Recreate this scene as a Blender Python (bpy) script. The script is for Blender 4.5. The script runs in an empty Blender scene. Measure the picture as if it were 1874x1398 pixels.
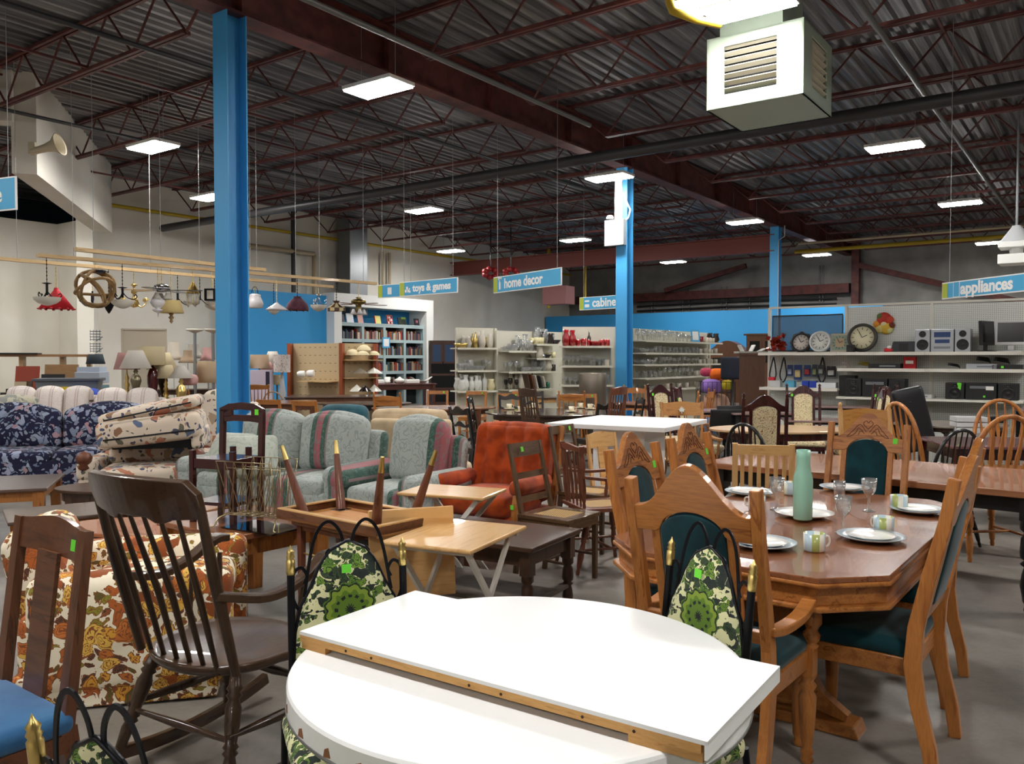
import bpy, math, random
from mathutils import Matrix, Vector
from math import pi, sin, cos, radians, atan2, hypot
S = bpy.context.scene
COL = S.collection
# ---------------------------------------------------------------- camera
W_, H_, F_ = 1874.0, 1398.0, 1516.0
EYE = 1.55
PITCH = math.atan2(699.0 - 655.0, F_)          # looking slightly down
cd = bpy.data.cameras.new('camera'); cam = bpy.data.objects.new('camera', cd); COL.objects.link(cam)
cam.location = (0, 0, EYE); cam.rotation_euler = (pi / 2 - PITCH, 0, 0)
cd.sensor_width = 36.0; cd.lens = 36.0 * F_ / W_; cd.clip_start = 0.05; cd.clip_end = 200
S.camera = cam
# ---------------------------------------------------------------- exposure, world
S.view_settings.view_transform = 'Standard'; S.view_settings.look = 'None'
S.view_settings.gamma = 1.0; S.view_settings.exposure = 1.0; S.view_settings.use_curve_mapping = False
LAMP_STRENGTH = 62.0
wd = bpy.data.worlds.new('world'); S.world = wd; wd.use_nodes = True
wd.node_tree.nodes['Background'].inputs[0].default_value = (0.8, 0.85, 0.9, 1)
wd.node_tree.nodes['Background'].inputs[1].default_value = 0.10
S.cycles.max_bounces = 6; S.cycles.diffuse_bounces = 4; S.cycles.glossy_bounces = 3
S.cycles.transmission_bounces = 6; S.cycles.transparent_max_bounces = 8
S.cycles.sample_clamp_indirect = 4.0; S.cycles.use_denoising = True
S.cycles.caustics_reflective = False; S.cycles.caustics_refractive = False
# ---------------------------------------------------------------- pixel -> world
def ray(px, py):
    x = (px - W_ / 2) / F_; u = -(py - H_ / 2) / F_
    c, s = cos(PITCH), sin(PITCH)
    return x, c + u * s, -s + u * c            # forward pitched down
def gp(px, py, h):
    """ground position of the point of height h seen at a pixel"""
    x, y, z = ray(px, py); t = (h - EYE) / z
    return Vector((x * t, y * t, h))
def at(px, py, Y):
    x, y, z = ray(px, py); t = Y / y
    return Vector((x * t, Y, EYE + z * t))
AA = Vector((sin(radians(35.96)), cos(radians(35.96)), 0)); BB = Vector((-AA.y, AA.x, 0))   # building axes
def ab(a, b, z=0): v = AA * a + BB * b; return Vector((v.x, v.y, z))
RZ_A = atan2(AA.y, AA.x)      # local x along A
RZ_B = atan2(BB.y, BB.x)
# ---------------------------------------------------------------- mesh builder
class MB:
    def __init__(s, M=None): s.v = []; s.f = []; s.M = M or Matrix(); s.sm = []
    def add(s, vs, fs, sm=False):
        o = len(s.v); s.v += [tuple(s.M @ Vector(p)) for p in vs]
        s.f += [tuple(i + o for i in f) for f in fs]; s.sm += [sm] * len(fs); return s
    def box(s, c, d, rz=0, R=None):
        x, y, z = d[0] / 2, d[1] / 2, d[2] / 2; m = R or Matrix.Rotation(rz, 3, 'Z')
        vs = [m @ Vector((i * x, j * y, k * z)) + Vector(c) for i in (-1, 1) for j in (-1, 1) for k in (-1, 1)]
        return s.add(vs, [(0, 1, 3, 2), (4, 6, 7, 5), (0, 4, 5, 1), (2, 3, 7, 6), (0, 2, 6, 4), (1, 5, 7, 3)])
    def beam(s, p, q, w, h=None, up=(0, 0, 1), w2=None, h2=None):
        """bar of rectangular section from p to q"""
        h = h or w; w2 = w2 or w; h2 = h2 or h
        p, q = Vector(p), Vector(q); d = (q - p).normalized(); up = Vector(up)
        if abs(d.dot(up)) > .98: up = Vector((0, 1, 0))
        a = d.cross(up).normalized(); b = a.cross(d)
        vs = [p + a * i * w / 2 + b * j * h / 2 for i, j in ((-1, -1), (1, -1), (1, 1), (-1, 1))] + \
             [q + a * i * w2 / 2 + b * j * h2 / 2 for i, j in ((-1, -1), (1, -1), (1, 1), (-1, 1))]
        return s.add(vs, [(3, 2, 1, 0), (4, 5, 6, 7), (0, 1, 5, 4), (1, 2, 6, 5), (2, 3, 7, 6), (3, 0, 4, 7)])
    def cyl(s, p, q, r, r2=None, n=10, cap=True):
        return s.tube([p, q], [r, r if r2 is None else r2], n, cap)
    def tube(s, pts, r, n=8, cap=True, closed=False):
        pts = [Vector(p) for p in pts]; m = len(pts); rs = r if isinstance(r, (list, tuple)) else [r] * m
        vs = []; fs = []; prev = None
        for i, p in enumerate(pts):
            if closed: d = pts[(i + 1) % m] - pts[i - 1]
            else: d = pts[min(i + 1, m - 1)] - pts[max(i - 1, 0)]
            d = d.normalized() if d.length > 1e-9 else Vector((0, 0, 1))
            if prev is None: a = d.orthogonal().normalized()
            else:
                a = prev - d * prev.dot(d); a = a.normalized() if a.length > 1e-6 else d.orthogonal().normalized()
            prev = a; b = d.cross(a)
            vs += [p + (a * cos(2 * pi * k / n) + b * sin(2 * pi * k / n)) * rs[i] for k in range(n)]
        for i in range(m if closed else m - 1):
            j = (i + 1) % m
            fs += [(i * n + k, i * n + (k + 1) % n, j * n + (k + 1) % n, j * n + k) for k in range(n)]
        s.add(vs, fs, True)
        if cap and not closed: s.add(vs[:n], [tuple(range(n))[::-1]]); s.add(vs[-n:], [tuple(range(n))])
        return s
    def ribbon(s, pts, w, t, up=(0, 0, 1)):
        """flat bar following points; w across 'up' plane, t thickness"""
        pts = [Vector(p) for p in pts]; m = len(pts); up = Vector(up); vs = []; fs = []
        for i, p in enumerate(pts):
            d = (pts[min(i + 1, m - 1)] - pts[max(i - 1, 0)]).normalized()
            a = d.cross(up); a = a.normalized() if a.length > 1e-6 else Vector((1, 0, 0)); b = a.cross(d).normalized()
            ww = w[i] if isinstance(w, (list, tuple)) else w
            vs += [p + a * x * ww / 2 + b * y * t / 2 for x, y in ((-1, -1), (1, -1), (1, 1), (-1, 1))]
        for i in range(m - 1):
            fs += [(i * 4 + k, i * 4 + (k + 1) % 4, i * 4 + 4 + (k + 1) % 4, i * 4 + 4 + k) for k in range(4)]
        fs += [(3, 2, 1, 0), tuple(range((m - 1) * 4, m * 4))]
        return s.add(vs, fs)
    def lathe(s, prof, c=(0, 0, 0), n=16, ax=None, sx=1.0, sy=1.0):
        """profile (r, z) turned round z; ax = matrix to orient"""
        vs = []; fs = []; m = len(prof); c = Vector(c); R = ax or Matrix.Identity(3)
        for r, z in prof:
            vs += [R @ Vector((max(r, 1e-4) * cos(2 * pi * k / n) * sx, max(r, 1e-4) * sin(2 * pi * k / n) * sy, z)) + c for k in range(n)]
        for i in range(m - 1):
            fs += [(i * n + k, i * n + (k + 1) % n, i * n + n + (k + 1) % n, i * n + n + k) for k in range(n)]
        s.add(vs, fs, True)
        if prof[0][0] > 1e-3: s.add(vs[:n], [tuple(range(n))[::-1]])
        if prof[-1][0] > 1e-3: s.add(vs[-n:], [tuple(range(n))])
        return s
    def turn(s, p, q, prof, n=12):
        """turned leg / spindle from p to q, profile (t 0..1, r)"""
        p, q = Vector(p), Vector(q); d = q - p; R = d.to_track_quat('Z', 'Y').to_matrix()
        return s.lathe([(r, t * d.length) for t, r in prof], p, n, R)
    def prism(s, poly, lo, hi, ax='y'):
        """2D outline extruded; ax y: poly is (x,z); ax z: (x,y); ax x: (y,z)"""
        def m(p, t): return {'y': (p[0], t, p[1]), 'z': (p[0], p[1], t), 'x': (t, p[0], p[1])}[ax]
        n = len(poly); A = [m(p, lo) for p in poly]; B = [m(p, hi) for p in poly]
        s.add(A + B, [tuple(range(n))[::-1], tuple(range(n, 2 * n))] + [(i, (i + 1) % n, n + (i + 1) % n, n + i) for i in range(n)])
        return s
    def strip(s, top, bot, lo, hi, ax='y'):
        """solid between two polylines of equal length (robust for arches)"""
        def m(p, t): return {'y': (p[0], t, p[1]), 'z': (p[0], p[1], t), 'x': (t, p[0], p[1])}[ax]
        n = len(top); vs = []
        for i in range(n): vs += [m(top[i], lo), m(bot[i], lo), m(bot[i], hi), m(top[i], hi)]
        fs = []
        for i in range(n - 1):
            o = i * 4; fs += [(o + k, o + (k + 1) % 4, o + 4 + (k + 1) % 4, o + 4 + k) for k in range(4)]
        fs += [(3, 2, 1, 0), tuple(range(4 * n - 4, 4 * n))]
        return s.add(vs, fs)
    def soft(s, c, d, r=.05, bulge=(0, 0, 0), R=None, n=3, m=4, fn=None):
        """rounded box with optionally bulging faces: cushions, pads"""
        hx = [d[0] / 2, d[1] / 2, d[2] / 2]; r = min(r, *[h * .98 for h in hx]); rr = [r] * 3
        def ticks(h):
            t = [-h + r * (1 - cos(pi / 2 * k / n)) for k in range(n)]
            mid = [-h + r + (2 * h - 2 * r) * k / m for k in range(m + 1)]
            return t + mid + [-x for x in t[::-1]]
        T = [ticks(h) for h in hx]; c = Vector(c); R = R or Matrix.Identity(3)
        vs = []; fs = []; idx = {}
        def vert(p):
            key = tuple(round(x, 6) for x in p)
            if key in idx: return idx[key]
            inn = [max(-h + r, min(h - r, x)) for x, h in zip(p, hx)]
            dv = Vector([p[k] - inn[k] for k in range(3)]); dv = dv.normalized() * r if dv.length > 1e-9 else dv
            q = Vector(inn) + dv; u = [p[k] / hx[k] for k in range(3)]
            e = [0, 0, 0]
            for k in range(3):
                a, b = [j for j in range(3) if j != k]
                e[k] = bulge[k] * u[k] * (1 - u[a] ** 2) * (1 - u[b] ** 2)
            q += Vector(e)
            if fn: q = Vector(fn(q))
            idx[key] = len(vs); vs.append(R @ q + c); return idx[key]
        for k in range(3):
            a, b = [(1, 2), (2, 0), (0, 1)][k]
            for sg in (-1, 1):
                for i in range(len(T[a]) - 1):
                    for j in range(len(T[b]) - 1):
                        q = []
                        for (di, dj) in ((0, 0), (1, 0), (1, 1), (0, 1)):
                            p = [0, 0, 0]; p[k] = sg * hx[k]; p[a] = T[a][i + di]; p[b] = T[b][j + dj]; q.append(vert(p))
                        q = q if sg > 0 else q[::-1]
                        if len(set(q)) > 2: fs.append(tuple(dict.fromkeys(q)))
        return s.add(vs, fs, True)
    def build(s, name, mat, parent=None, bev=0, smooth=None, **props):
        me = bpy.data.meshes.new(name); me.from_pydata(s.v, [], s.f); me.materials.append(mat)
        me.polygons.foreach_set('use_smooth', s.sm if smooth is None else [smooth] * len(s.f)); me.update()
        o = bpy.data.objects.new(name, me); COL.objects.link(o)
        if parent: o.parent = parent
        if bev:
            b = o.modifiers.new('bevel', 'BEVEL'); b.width = bev; b.segments = 2; b.limit_method = 'ANGLE'; b.angle_limit = radians(40)
        for k, v in props.items(): o[k] = v
        return o
def tag(o, label=None, cat=None, group=None, kind=None):
    if label: o['label'] = label
    if cat: o['category'] = cat
    if group: o['group'] = group
    if kind: o['kind'] = kind
    return o
def thing(name, label, cat, loc=(0, 0, 0), rz=0, group=None, rot=None):
    o = bpy.data.objects.new(name, None); COL.objects.link(o); o.empty_display_size = .1
    o.location = loc; o.rotation_euler = rot or (0, 0, rz); return tag(o, label, cat, group)
def kids(o): return [c for c in list(COL.objects) if c.parent == o]
KID = {}
def copy_tree(o, parent=None):
    c = o.copy(); COL.objects.link(c)
    if parent: c.parent = parent
    if o.name not in KID: KID[o.name] = kids(o)
    for ch in KID[o.name]: copy_tree(ch, c)
    return c
def dup(o, loc, rz=0, label=None, group=None, rot=None, sc=None):
    c = copy_tree(o); c.location = loc; c.rotation_euler = rot or (0, 0, rz)
    if label: c['label'] = label
    if group: c['group'] = group
    if sc: c.scale = sc if isinstance(sc, (tuple, list)) else (sc, sc, sc)
    return c
def face(dx, dy): return atan2(dy, dx) + pi / 2      # local -Y points to (dx, dy)
def TR(loc=(0, 0, 0), rx=0, ry=0, rz=0):
    return Matrix.Translation(loc) @ Matrix.Rotation(rz, 4, 'Z') @ Matrix.Rotation(ry, 4, 'Y') @ Matrix.Rotation(rx, 4, 'X')
# ---------------------------------------------------------------- materials
MATS = {}
def srgb(h):
    if isinstance(h, str): h = [int(h[i:i + 2], 16) / 255 for i in (0, 2, 4)]
    return tuple((c / 12.92 if c <= .04045 else ((c + .055) / 1.055) ** 2.4) for c in h) + (1,)
def mat(name, col='888888', rough=.5, metal=0, spec=.5, emit=0, alpha=None, trans=0, ior=1.45, coat=0, sheen=0):
    if name in MATS: return MATS[name]
    m = bpy.data.materials.new(name); m.use_nodes = True; b = m.node_tree.nodes['Principled BSDF']
    b.inputs['Base Color'].default_value = srgb(col); b.inputs['Roughness'].default_value = rough
    b.inputs['Metallic'].default_value = metal; b.inputs['Specular IOR Level'].default_value = spec
    b.inputs['Transmission Weight'].default_value = trans; b.inputs['IOR'].default_value = ior
    b.inputs['Coat Weight'].default_value = coat; b.inputs['Sheen Weight'].default_value = sheen
    if emit: b.inputs['Emission Color'].default_value = srgb(col); b.inputs['Emission Strength'].default_value = emit
    if alpha is not None: b.inputs['Alpha'].default_value = alpha
    MATS[name] = m; return m
class NT:
    def __init__(s, m): s.m = m; s.t = m.node_tree; s.b = s.t.nodes['Principled BSDF']; s.L = s.t.links
    def n(s, ty, **kw):
        nd = s.t.nodes.new('ShaderNode' + ty)
        for k, v in kw.items():
            if k in nd.inputs: nd.inputs[k].default_value = v
            else: setattr(nd, k, v)
        return nd
    def l(s, a, b): s.L.new(a, b)
    def coord(s, scale=(1, 1, 1), out='Object', rot=(0, 0, 0), warp=0, wscale=2):
        tc = s.n('TexCoord'); mp = s.n('Mapping'); mp.inputs['Scale'].default_value = scale; mp.inputs['Rotation'].default_value = rot
        s.l(tc.outputs[out], mp.inputs[0]); v = mp.outputs[0]
        if warp:
            nz = s.n('TexNoise'); nz.inputs['Scale'].default_value = wscale; s.l(v, nz.inputs[0])
            a = s.n('VectorMath', operation='SCALE'); s.l(nz.outputs['Color'], a.inputs[0]); a.inputs['Scale'].default_value = warp
            ad = s.n('VectorMath', operation='ADD'); s.l(v, ad.inputs[0]); s.l(a.outputs[0], ad.inputs[1]); v = ad.outputs[0]
        return v
    def ramp(s, fac, stops, const=False):
        r = s.n('ValToRGB'); e = r.color_ramp.elements
        if const: r.color_ramp.interpolation = 'CONSTANT'
        while len(e) < len(stops): e.new(.5)
        for i, (p, c) in enumerate(stops): e[i].position = p; e[i].color = srgb(c) if not isinstance(c, tuple) else c
        s.l(fac, r.inputs[0]); return r.outputs[0]
    def mix(s, fac, a, b, mode='MIX'):
        x = s.n('MixRGB', blend_type=mode)
        for k, v in ((0, fac), (1, a), (2, b)):
            if isinstance(v, (int, float)) and k == 0: x.inputs[0].default_value = v
            elif isinstance(v, str): x.inputs[k].default_value = srgb(v)
            else: s.l(v, x.inputs[k])
        return x.outputs[0]
    def step(s, v, th, gt=True):
        x = s.n('Math', operation='GREATER_THAN' if gt else 'LESS_THAN'); s.l(v, x.inputs[0]); x.inputs[1].default_value = th; return x.outputs[0]
    def bump(s, h, st=.3, dist=.01):
        b = s.n('Bump'); b.inputs['Strength'].default_value = st; b.inputs['Distance'].default_value = dist
        s.l(h, b.inputs['Height']); s.l(b.outputs[0], s.b.inputs['Normal'])
    def col(s, c): s.l(c, s.b.inputs['Base Color'])
def wood(name, c1='6b4128', c2='472818', rough=.35, ax='z', scale=1.0, coat=.15, contrast=1.0):
    if name in MATS: return MATS[name]
    m = mat(name, c1, rough, coat=coat); t = NT(m)
    sc = {'z': (14, 14, 1.6), 'x': (1.6, 14, 14), 'y': (14, 1.6, 14)}[ax]
    v = t.coord(tuple(x * scale for x in sc), warp=.6, wscale=1.2)
    w = t.n('TexNoise'); w.inputs['Scale'].default_value = 2.2; w.inputs['Detail'].default_value = 5; t.l(v, w.inputs[0])
    v2 = t.coord(tuple(x * scale * 4 for x in sc))
    w2 = t.n('TexNoise'); w2.inputs['Scale'].default_value = 4; w2.inputs['Detail'].default_value = 3; t.l(v2, w2.inputs[0])
    d = .18 * contrast
    c = t.ramp(w.outputs[0], [(.5 - .25, c2), (.5 - .02, c1), (.62, c1), (.66, c2), (.72, c1)])
    c = t.mix(t.ramp(w2.outputs[0], [(.35, (0, 0, 0, 1)), (.7, (.35 * contrast,) * 3 + (1,))]), c, c2)
    t.col(c); return m
def fabric(name, c1='888888', c2=None, scale=300, rough=.9, sheen=.2):
    if name in MATS: return MATS[name]
    m = mat(name, c1, rough, sheen=sheen, spec=.2); t = NT(m)
    v = t.coord(); nz = t.n('TexNoise'); nz.inputs['Scale'].default_value = scale; t.l(v, nz.inputs[0])
    n2 = t.n('TexNoise'); n2.inputs['Scale'].default_value = 9; t.l(v, n2.inputs[0])
    t.col(t.mix(t.ramp(n2.outputs[0], [(.35, (0, 0, 0, 1)), (.65, (1, 1, 1, 1))]), c1, c2 or c1)); t.bump(nz.outputs[0], .25, .002); return m
def floral(name, base='888888', cols=('777777',), scale=9, dens=.42, leaf=None, outline=None, rough=.9, warp=.25, edge=.35):
    """printed fabric: petal-edged blooms in several colours, leaves and outlines on a ground colour"""
    if name in MATS: return MATS[name]
    m = mat(name, base, rough, sheen=.1, spec=.2); t = NT(m); v = t.coord(warp=warp, wscale=scale * .6)
    c = None; cur = base
    def blob(sc, th, palette, off):
        nonlocal cur
        mp = t.n('Mapping'); mp.inputs['Location'].default_value = off; t.l(v, mp.inputs[0])
        vo = t.n('TexVoronoi'); vo.inputs['Scale'].default_value = sc; t.l(mp.outputs[0], vo.inputs[0])
        fine = t.n('TexNoise'); fine.inputs['Scale'].default_value = sc * 4.5; fine.inputs['Detail'].default_value = 1; t.l(mp.outputs[0], fine.inputs[0])
        ad = t.n('Math', operation='MULTIPLY_ADD'); t.l(fine.outputs[0], ad.inputs[0]); ad.inputs[1].default_value = edge; t.l(vo.outputs['Distance'], ad.inputs[2])
        sp = t.n('SeparateColor'); t.l(vo.outputs['Color'], sp.inputs[0])
        k = len(palette); pc = t.ramp(sp.outputs[0], [(i / k, palette[i]) for i in range(k)], True)
        ring = t.n('Math', operation='SINE'); mu = t.n('Math', operation='MULTIPLY'); t.l(ad.outputs[0], mu.inputs[0]); mu.inputs[1].default_value = 38; t.l(mu.outputs[0], ring.inputs[0])
        if outline: pc = t.mix(t.step(ring.outputs[0], .55), pc, outline)
        inside = t.step(ad.outputs[0], th + edge * .5, False)
        keep = t.step(sp.outputs[1], .18)
        an = t.n('Math', operation='MULTIPLY'); t.l(inside, an.inputs[0]); t.l(keep, an.inputs[1])
        if outline:
            rim = t.step(ad.outputs[0], th + edge * .5 + .04, False); an2 = t.n('Math', operation='MULTIPLY'); t.l(rim, an2.inputs[0]); t.l(keep, an2.inputs[1])
            cur = t.mix(an2.outputs[0], cur, outline)
        cur = t.mix(an.outputs[0], cur, pc)
    if leaf: blob(scale * 1.7, dens * .8, leaf, (3.1, 1.7, .4))
    blob(scale, dens, cols, (0, 0, 0))
    t.col(cur); return m
WHITE = lambda: mat('white_paint', 'e8e8e4', .45)
TAG = lambda: mat('price_tag_green', '6fdc3c', .7)
def ptag(parent, loc, rot=(0, 0, 0), w=.028, h=.035):
    o = MB(TR(loc, *rot)).box((0, 0, 0), (w, .0016, h)).build('price_tag', TAG(), parent); o['label'] = 'small bright green price sticker'; return o
def text(name, body, size, mtl, parent, loc, rot, bold=.0, ext=.002, align='LEFT', label=None):
    cu = bpy.data.curves.new(name, 'FONT'); cu.body = body; cu.size = size; cu.offset = bold; cu.extrude = ext
    cu.align_x = align; cu.align_y = 'CENTER'; cu.resolution_u = 4
    tmp = bpy.data.objects.new(name + 'tmp', cu); COL.objects.link(tmp)
    dg = bpy.context.evaluated_depsgraph_get(); me = bpy.data.meshes.new_from_object(tmp.evaluated_get(dg))
    bpy.data.objects.remove(tmp); me.materials.clear(); me.materials.append(mtl); me.name = name
    o = bpy.data.objects.new(name, me); COL.objects.link(o); o.parent = parent; o.location = loc; o.rotation_euler = rot
    if label: o['label'] = label
    return o
# ================================================================ ROOM
DECK = 5.98; JB = 5.30
A0, A1, B0, B1 = -9.0, 32.0, -16.0, 20.0
def structure(o): o['kind'] = 'structure'; return o
m = mat('concrete_floor', '8f8b86', .38, spec=.4); t = NT(m)
v = t.coord(); n1 = t.n('TexNoise'); n1.inputs['Scale'].default_value = .9; n1.inputs['Detail'].default_value = 8; n1.inputs['Roughness'].default_value = .65; t.l(v, n1.inputs[0])
n2 = t.n('TexNoise'); n2.inputs['Scale'].default_value = 40; n2.inputs['Detail'].default_value = 3; t.l(v, n2.inputs[0])
c = t.ramp(n1.outputs[0], [(.3, '5f5a54'), (.5, '7c766f'), (.7, '918a82')]); t.col(t.mix(.16, c, n2.outputs[0], 'OVERLAY'))
t.l(t.ramp(n1.outputs[0], [(.3, (.5,) * 3 + (1,)), (.7, (.32,) * 3 + (1,))]), t.b.inputs['Roughness'])
structure(MB().box((4, 14, -.1), (70, 70, .2)).build('floor', m))
# corrugated deck
md = mat('galvanised_deck', '7d7c7e', .5, .25); t = NT(md); v = t.coord((.35, .35, .35), rot=(0, 0, -RZ_A))
mp = t.n('Mapping'); mp.inputs['Scale'].default_value = (.4, 14, 1); t.l(v, mp.inputs[0])
nz = t.n('TexNoise'); nz.inputs['Scale'].default_value = 3; nz.inputs['Detail'].default_value = 4; t.l(mp.outputs[0], nz.inputs[0])
t.col(t.ramp(nz.outputs[0], [(.3, '383637'), (.5, '6a696b'), (.7, '9c9b9b')]))  # streak contrast puts lit and dark flutes into the deck colour
vs = []; fs = []; n = 0; b = B0 - 4
while b < B1 + 8:
    for db, dz in ((0, 0), (.07, 0), (.10, .05), (.165, .05)):
        for a in (A0 - 2, A1 + 4): vs.append(ab(a, b + db, DECK + dz)); n += 1
    b += .20
fs = [(i, i + 1, i + 3, i + 2) for i in range(0, n - 2, 2)]
structure(tag(MB().add(vs, fs).build('ceiling', md)))
structure(MB().box((4, 14, DECK + .16), (74, 74, .06)).build('ceiling', mat('roof_dark', '2a2a2c', .9)))
RED = mat('red_oxide_steel', '6a3430', .6); t = NT(RED); v = t.coord(); nz = t.n('TexNoise'); nz.inputs['Scale'].default_value = 5; nz.inputs['Detail'].default_value = 5; t.l(v, nz.inputs[0])
t.col(t.ramp(nz.outputs[0], [(.35, '45211f'), (.6, '63312c')]))
cream = mat('cream_wall', 'cfcabf', .8); t = NT(cream); v = t.coord(); nz = t.n('TexNoise'); nz.inputs['Scale'].default_value = .7; nz.inputs['Detail'].default_value = 4; t.l(v, nz.inputs[0])
t.col(t.ramp(nz.outputs[0], [(.35, 'd6d1c4'), (.65, 'e4e0d6')]))
block = mat('grey_block_wall', '8f8d89', .85); t = NT(block); v = t.coord(); nz = t.n('TexNoise'); nz.inputs['Scale'].default_value = 1.4; nz.inputs['Detail'].default_value = 6; t.l(v, nz.inputs[0])
t.col(t.ramp(nz.outputs[0], [(.3, '7c7a77'), (.7, '9b9995')]))
def wallseg(name, p, q, z0, z1, mtl, th=.2):
    d = q - p; c = (p + q) / 2
    return structure(MB().box((c.x, c.y, (z0 + z1) / 2), (d.length, th, z1 - z0), atan2(d.y, d.x)).build(name, mtl))
# left wall: runs along the building, then the recess to its left
wallseg('wall_left', ab(10.2, 20.1), ab(32, 20.1), 0, DECK, cream)
wallseg('wall_left_return', ab(10.3, 20), ab(10.3, 21.6), 0, 4.9, cream)
wallseg('wall_left_recess', ab(-9, 21.6), ab(10.3, 21.6), 0, 4.9, cream)
wallseg('wall_left_far', ab(-9, 25), ab(14, 25), 0, DECK, mat('dark_teal_wall', '20343c', .8))
wallseg('wall_back', ab(32.1, 20.2), ab(32.1, 7.9), 0, DECK, block)
wallseg('wall_back_right', ab(32.1, 7.9), ab(32.1, 2.2), 0, DECK, block)
wallseg('wall_back_far_right', ab(32.05, 2.2), ab(32.05, -16), 0, DECK, mat('pale_block_wall', 'b9b3ab', .85))
wallseg('wall_front', ab(-9.1, -16), ab(-9.1, 25), 0, DECK, cream)
wallseg('wall_right', ab(-9, -16.1), ab(32, -16.1), 0, DECK, cream)
# pilaster at the end of the left wall and soffit bulkhead
pc = ab(10.25, 19.75); structure(MB().box((pc.x - .02, pc.y - .35, 2.98), (.36, .36, 5.96), .2).build('trim_1', cream))
bm = MB(); P0 = at(45, 325, 13.0); P1 = at(190, 432, 19.1)
d = (P1 - P0); d.z = 0; dn = d.normalized(); nrm = Vector((-dn.y, dn.x, 0))
bz = 4.40
bm.box(((P0.x + P1.x) / 2, (P0.y + P1.y) / 2, (bz + DECK) / 2 + .02), (d.length, .35, DECK - bz), atan2(dn.y, dn.x))
structure(bm.build('wall_bulkhead', cream))
q = P0 - nrm * -.5
structure(MB().box((P0.x - 3.2, P0.y - .35, 5.6), (6.2, .3, .8), .12).build('wall_header', cream))
# columns
blue = mat('blue_column_paint', '459fd8', .45)
SP = 9.08; AC, BC = 5.62, 7.9
for i in range(3):
    labels = ['nearest blue steel column, rising beside the striped sofa', 'blue steel column with a grey box and conduit fixed near its top', 'farthest blue steel column, behind the electronics shelving']
    p = ab(AC + SP * i, BC); o = thing('blue_column', labels[i], 'column', (p.x, p.y, 0), RZ_A, 'blue steel columns')
    mb = MB(); hgt = JB
    mb.box((-.122, 0, hgt / 2), (.014, .25, hgt)).box((.122, 0, hgt / 2), (.014, .25, hgt)).box((0, 0, hgt / 2), (.23, .012, hgt))
    mb.build('shaft', blue, o); MB().box((0, 0, .01), (.4, .4, .02)).build('base_plate', blue, o)
    if i == 1:
        g = MB().box((-.20, .1, 4.02), (.12, .42, .50)).build('junction_box', mat('grey_enamel', 'b4b6b8', .5), o)
        g2 = MB().lathe([(.07, 0), (.075, .03), (.05, .07), (0, .08)], (-.2, .22, 4.30), 12).build('lamp_head', WHITE(), o)
        MB().tube([(-.14, -.05, 4.8), (-.14, -.12, 4.6), (-.14, -.2, 4.45), (-.14, -.16, 4.3), (-.14, -.05, 4.22)], .018, 8).build('conduit', WHITE(), o)
        MB().box((-.14, .06, 4.75), (.03, .16, .9)).build('notice_panel', WHITE(), o)
    if i == 2:
        MB().tube([(-.14, -.13, 1.5), (-.14, -.13, 4.9), (-.14, -.3, 5.0), (-.14, -.3, 5.3)], .015, 6).build('conduit', mat('grey_enamel'), o)
# main girder over the columns (I section)
mb = MB()
aL = A0; aR = AC + SP * 2 + 8.6; L = aR - aL; c = (aL + aR) / 2
for (z, w, h) in ((JB + .012, .28, .025), (JB + .60, .28, .025), (JB + .30, .014, .58)):
    p = ab(c, BC, z); mb.box(p, (L, w, h), RZ_A)
for i in range(16):
    a = AC - 9 + i * SP / 4
    if a < aR: p = ab(a, BC, JB + .3); mb.box(p, (.012, .24, .56), RZ_A)
structure(mb.build('roof_girder', RED))
mb = MB()
for (z, w, h) in ((5.08, .3, .03), (4.62, .3, .03), (4.85, .02, .46)):
    p = ab(AC + SP * 2, (20 + BC) / 2, z); mb.box(p, (20 - BC, w, h), RZ_B)
structure(mb.build('cross_girder', mat('pale_red_steel', '7b4038', .6)))
mb = MB()
p = ab(32 - .3, 13.6, 4.1); mb.box(p, (11.6, .3, .34), RZ_B); p = ab(31.7, BC - .3, 2.95); mb.box(p, (.26, .26, 5.9), RZ_B)
mb.beam(ab(31.7, BC - .4, 4.9), ab(31.7, BC - 6, 3.2), .2, .2)
mb.beam(ab(31.2, BC + 7, 4.3), ab(31.2, BC + 3.6, 5.1), .18, .18)
structure(mb.build('back_wall_framing', RED))
# open-web joists
def joist_mesh(L):
    mb = MB(); d = DECK - JB - .02
    for sg in (-1, 1):
        mb.box((0, sg * .035, d - .02), (L, .045, .045)); mb.box((0, sg * .032, .02), (L - 1.6, .045, .045))
    n = int((L - 1.6) / 1.15); st = (L - 1.6) / n
    for i in range(n):
        x = -(L - 1.6) / 2 + i * st
        mb.cyl((x, 0, .02), (x + st / 2, 0, d - .02), .016, n=5, cap=False); mb.cyl((x + st / 2, 0, d - .02), (x + st, 0, .02), .016, n=5, cap=False)
    for sg in (-1, 1): mb.cyl((sg * (L - 1.6) / 2, 0, .02), (sg * (L / 2 - .1), 0, d - .03), .018, n=5, cap=False)
    me = mb.build('roof_joist', RED); me['kind'] = 'structure'; return me
jl = 12.0; j0 = joist_mesh(jl); first = True
j = 0
for bay in (0, 1, 2):
    bc = BC + 12.1 / 2 - 12.1 * bay
    for k in range(-6, 12):
        a = AC + k * SP / 4 + .02
        if a > A1 - .5: continue
        p = ab(a, bc, JB)
        o = j0 if first else j0.copy()
        if not first: COL.objects.link(o)
        first = False; o.location = p; o.rotation_euler = (0, 0, RZ_B)
for b, z in ((10.9, 5.34), (13.9, 5.90), (16.9, 5.34), (17.6, 5.90), (4.9, 5.34), (1.9, 5.90), (-1.1, 5.34), (-5, 5.9)):
    p = ab(11, b, z); structure(MB().box(p, (40, .035, .03), RZ_A).build('joist_bridging', RED))
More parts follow.
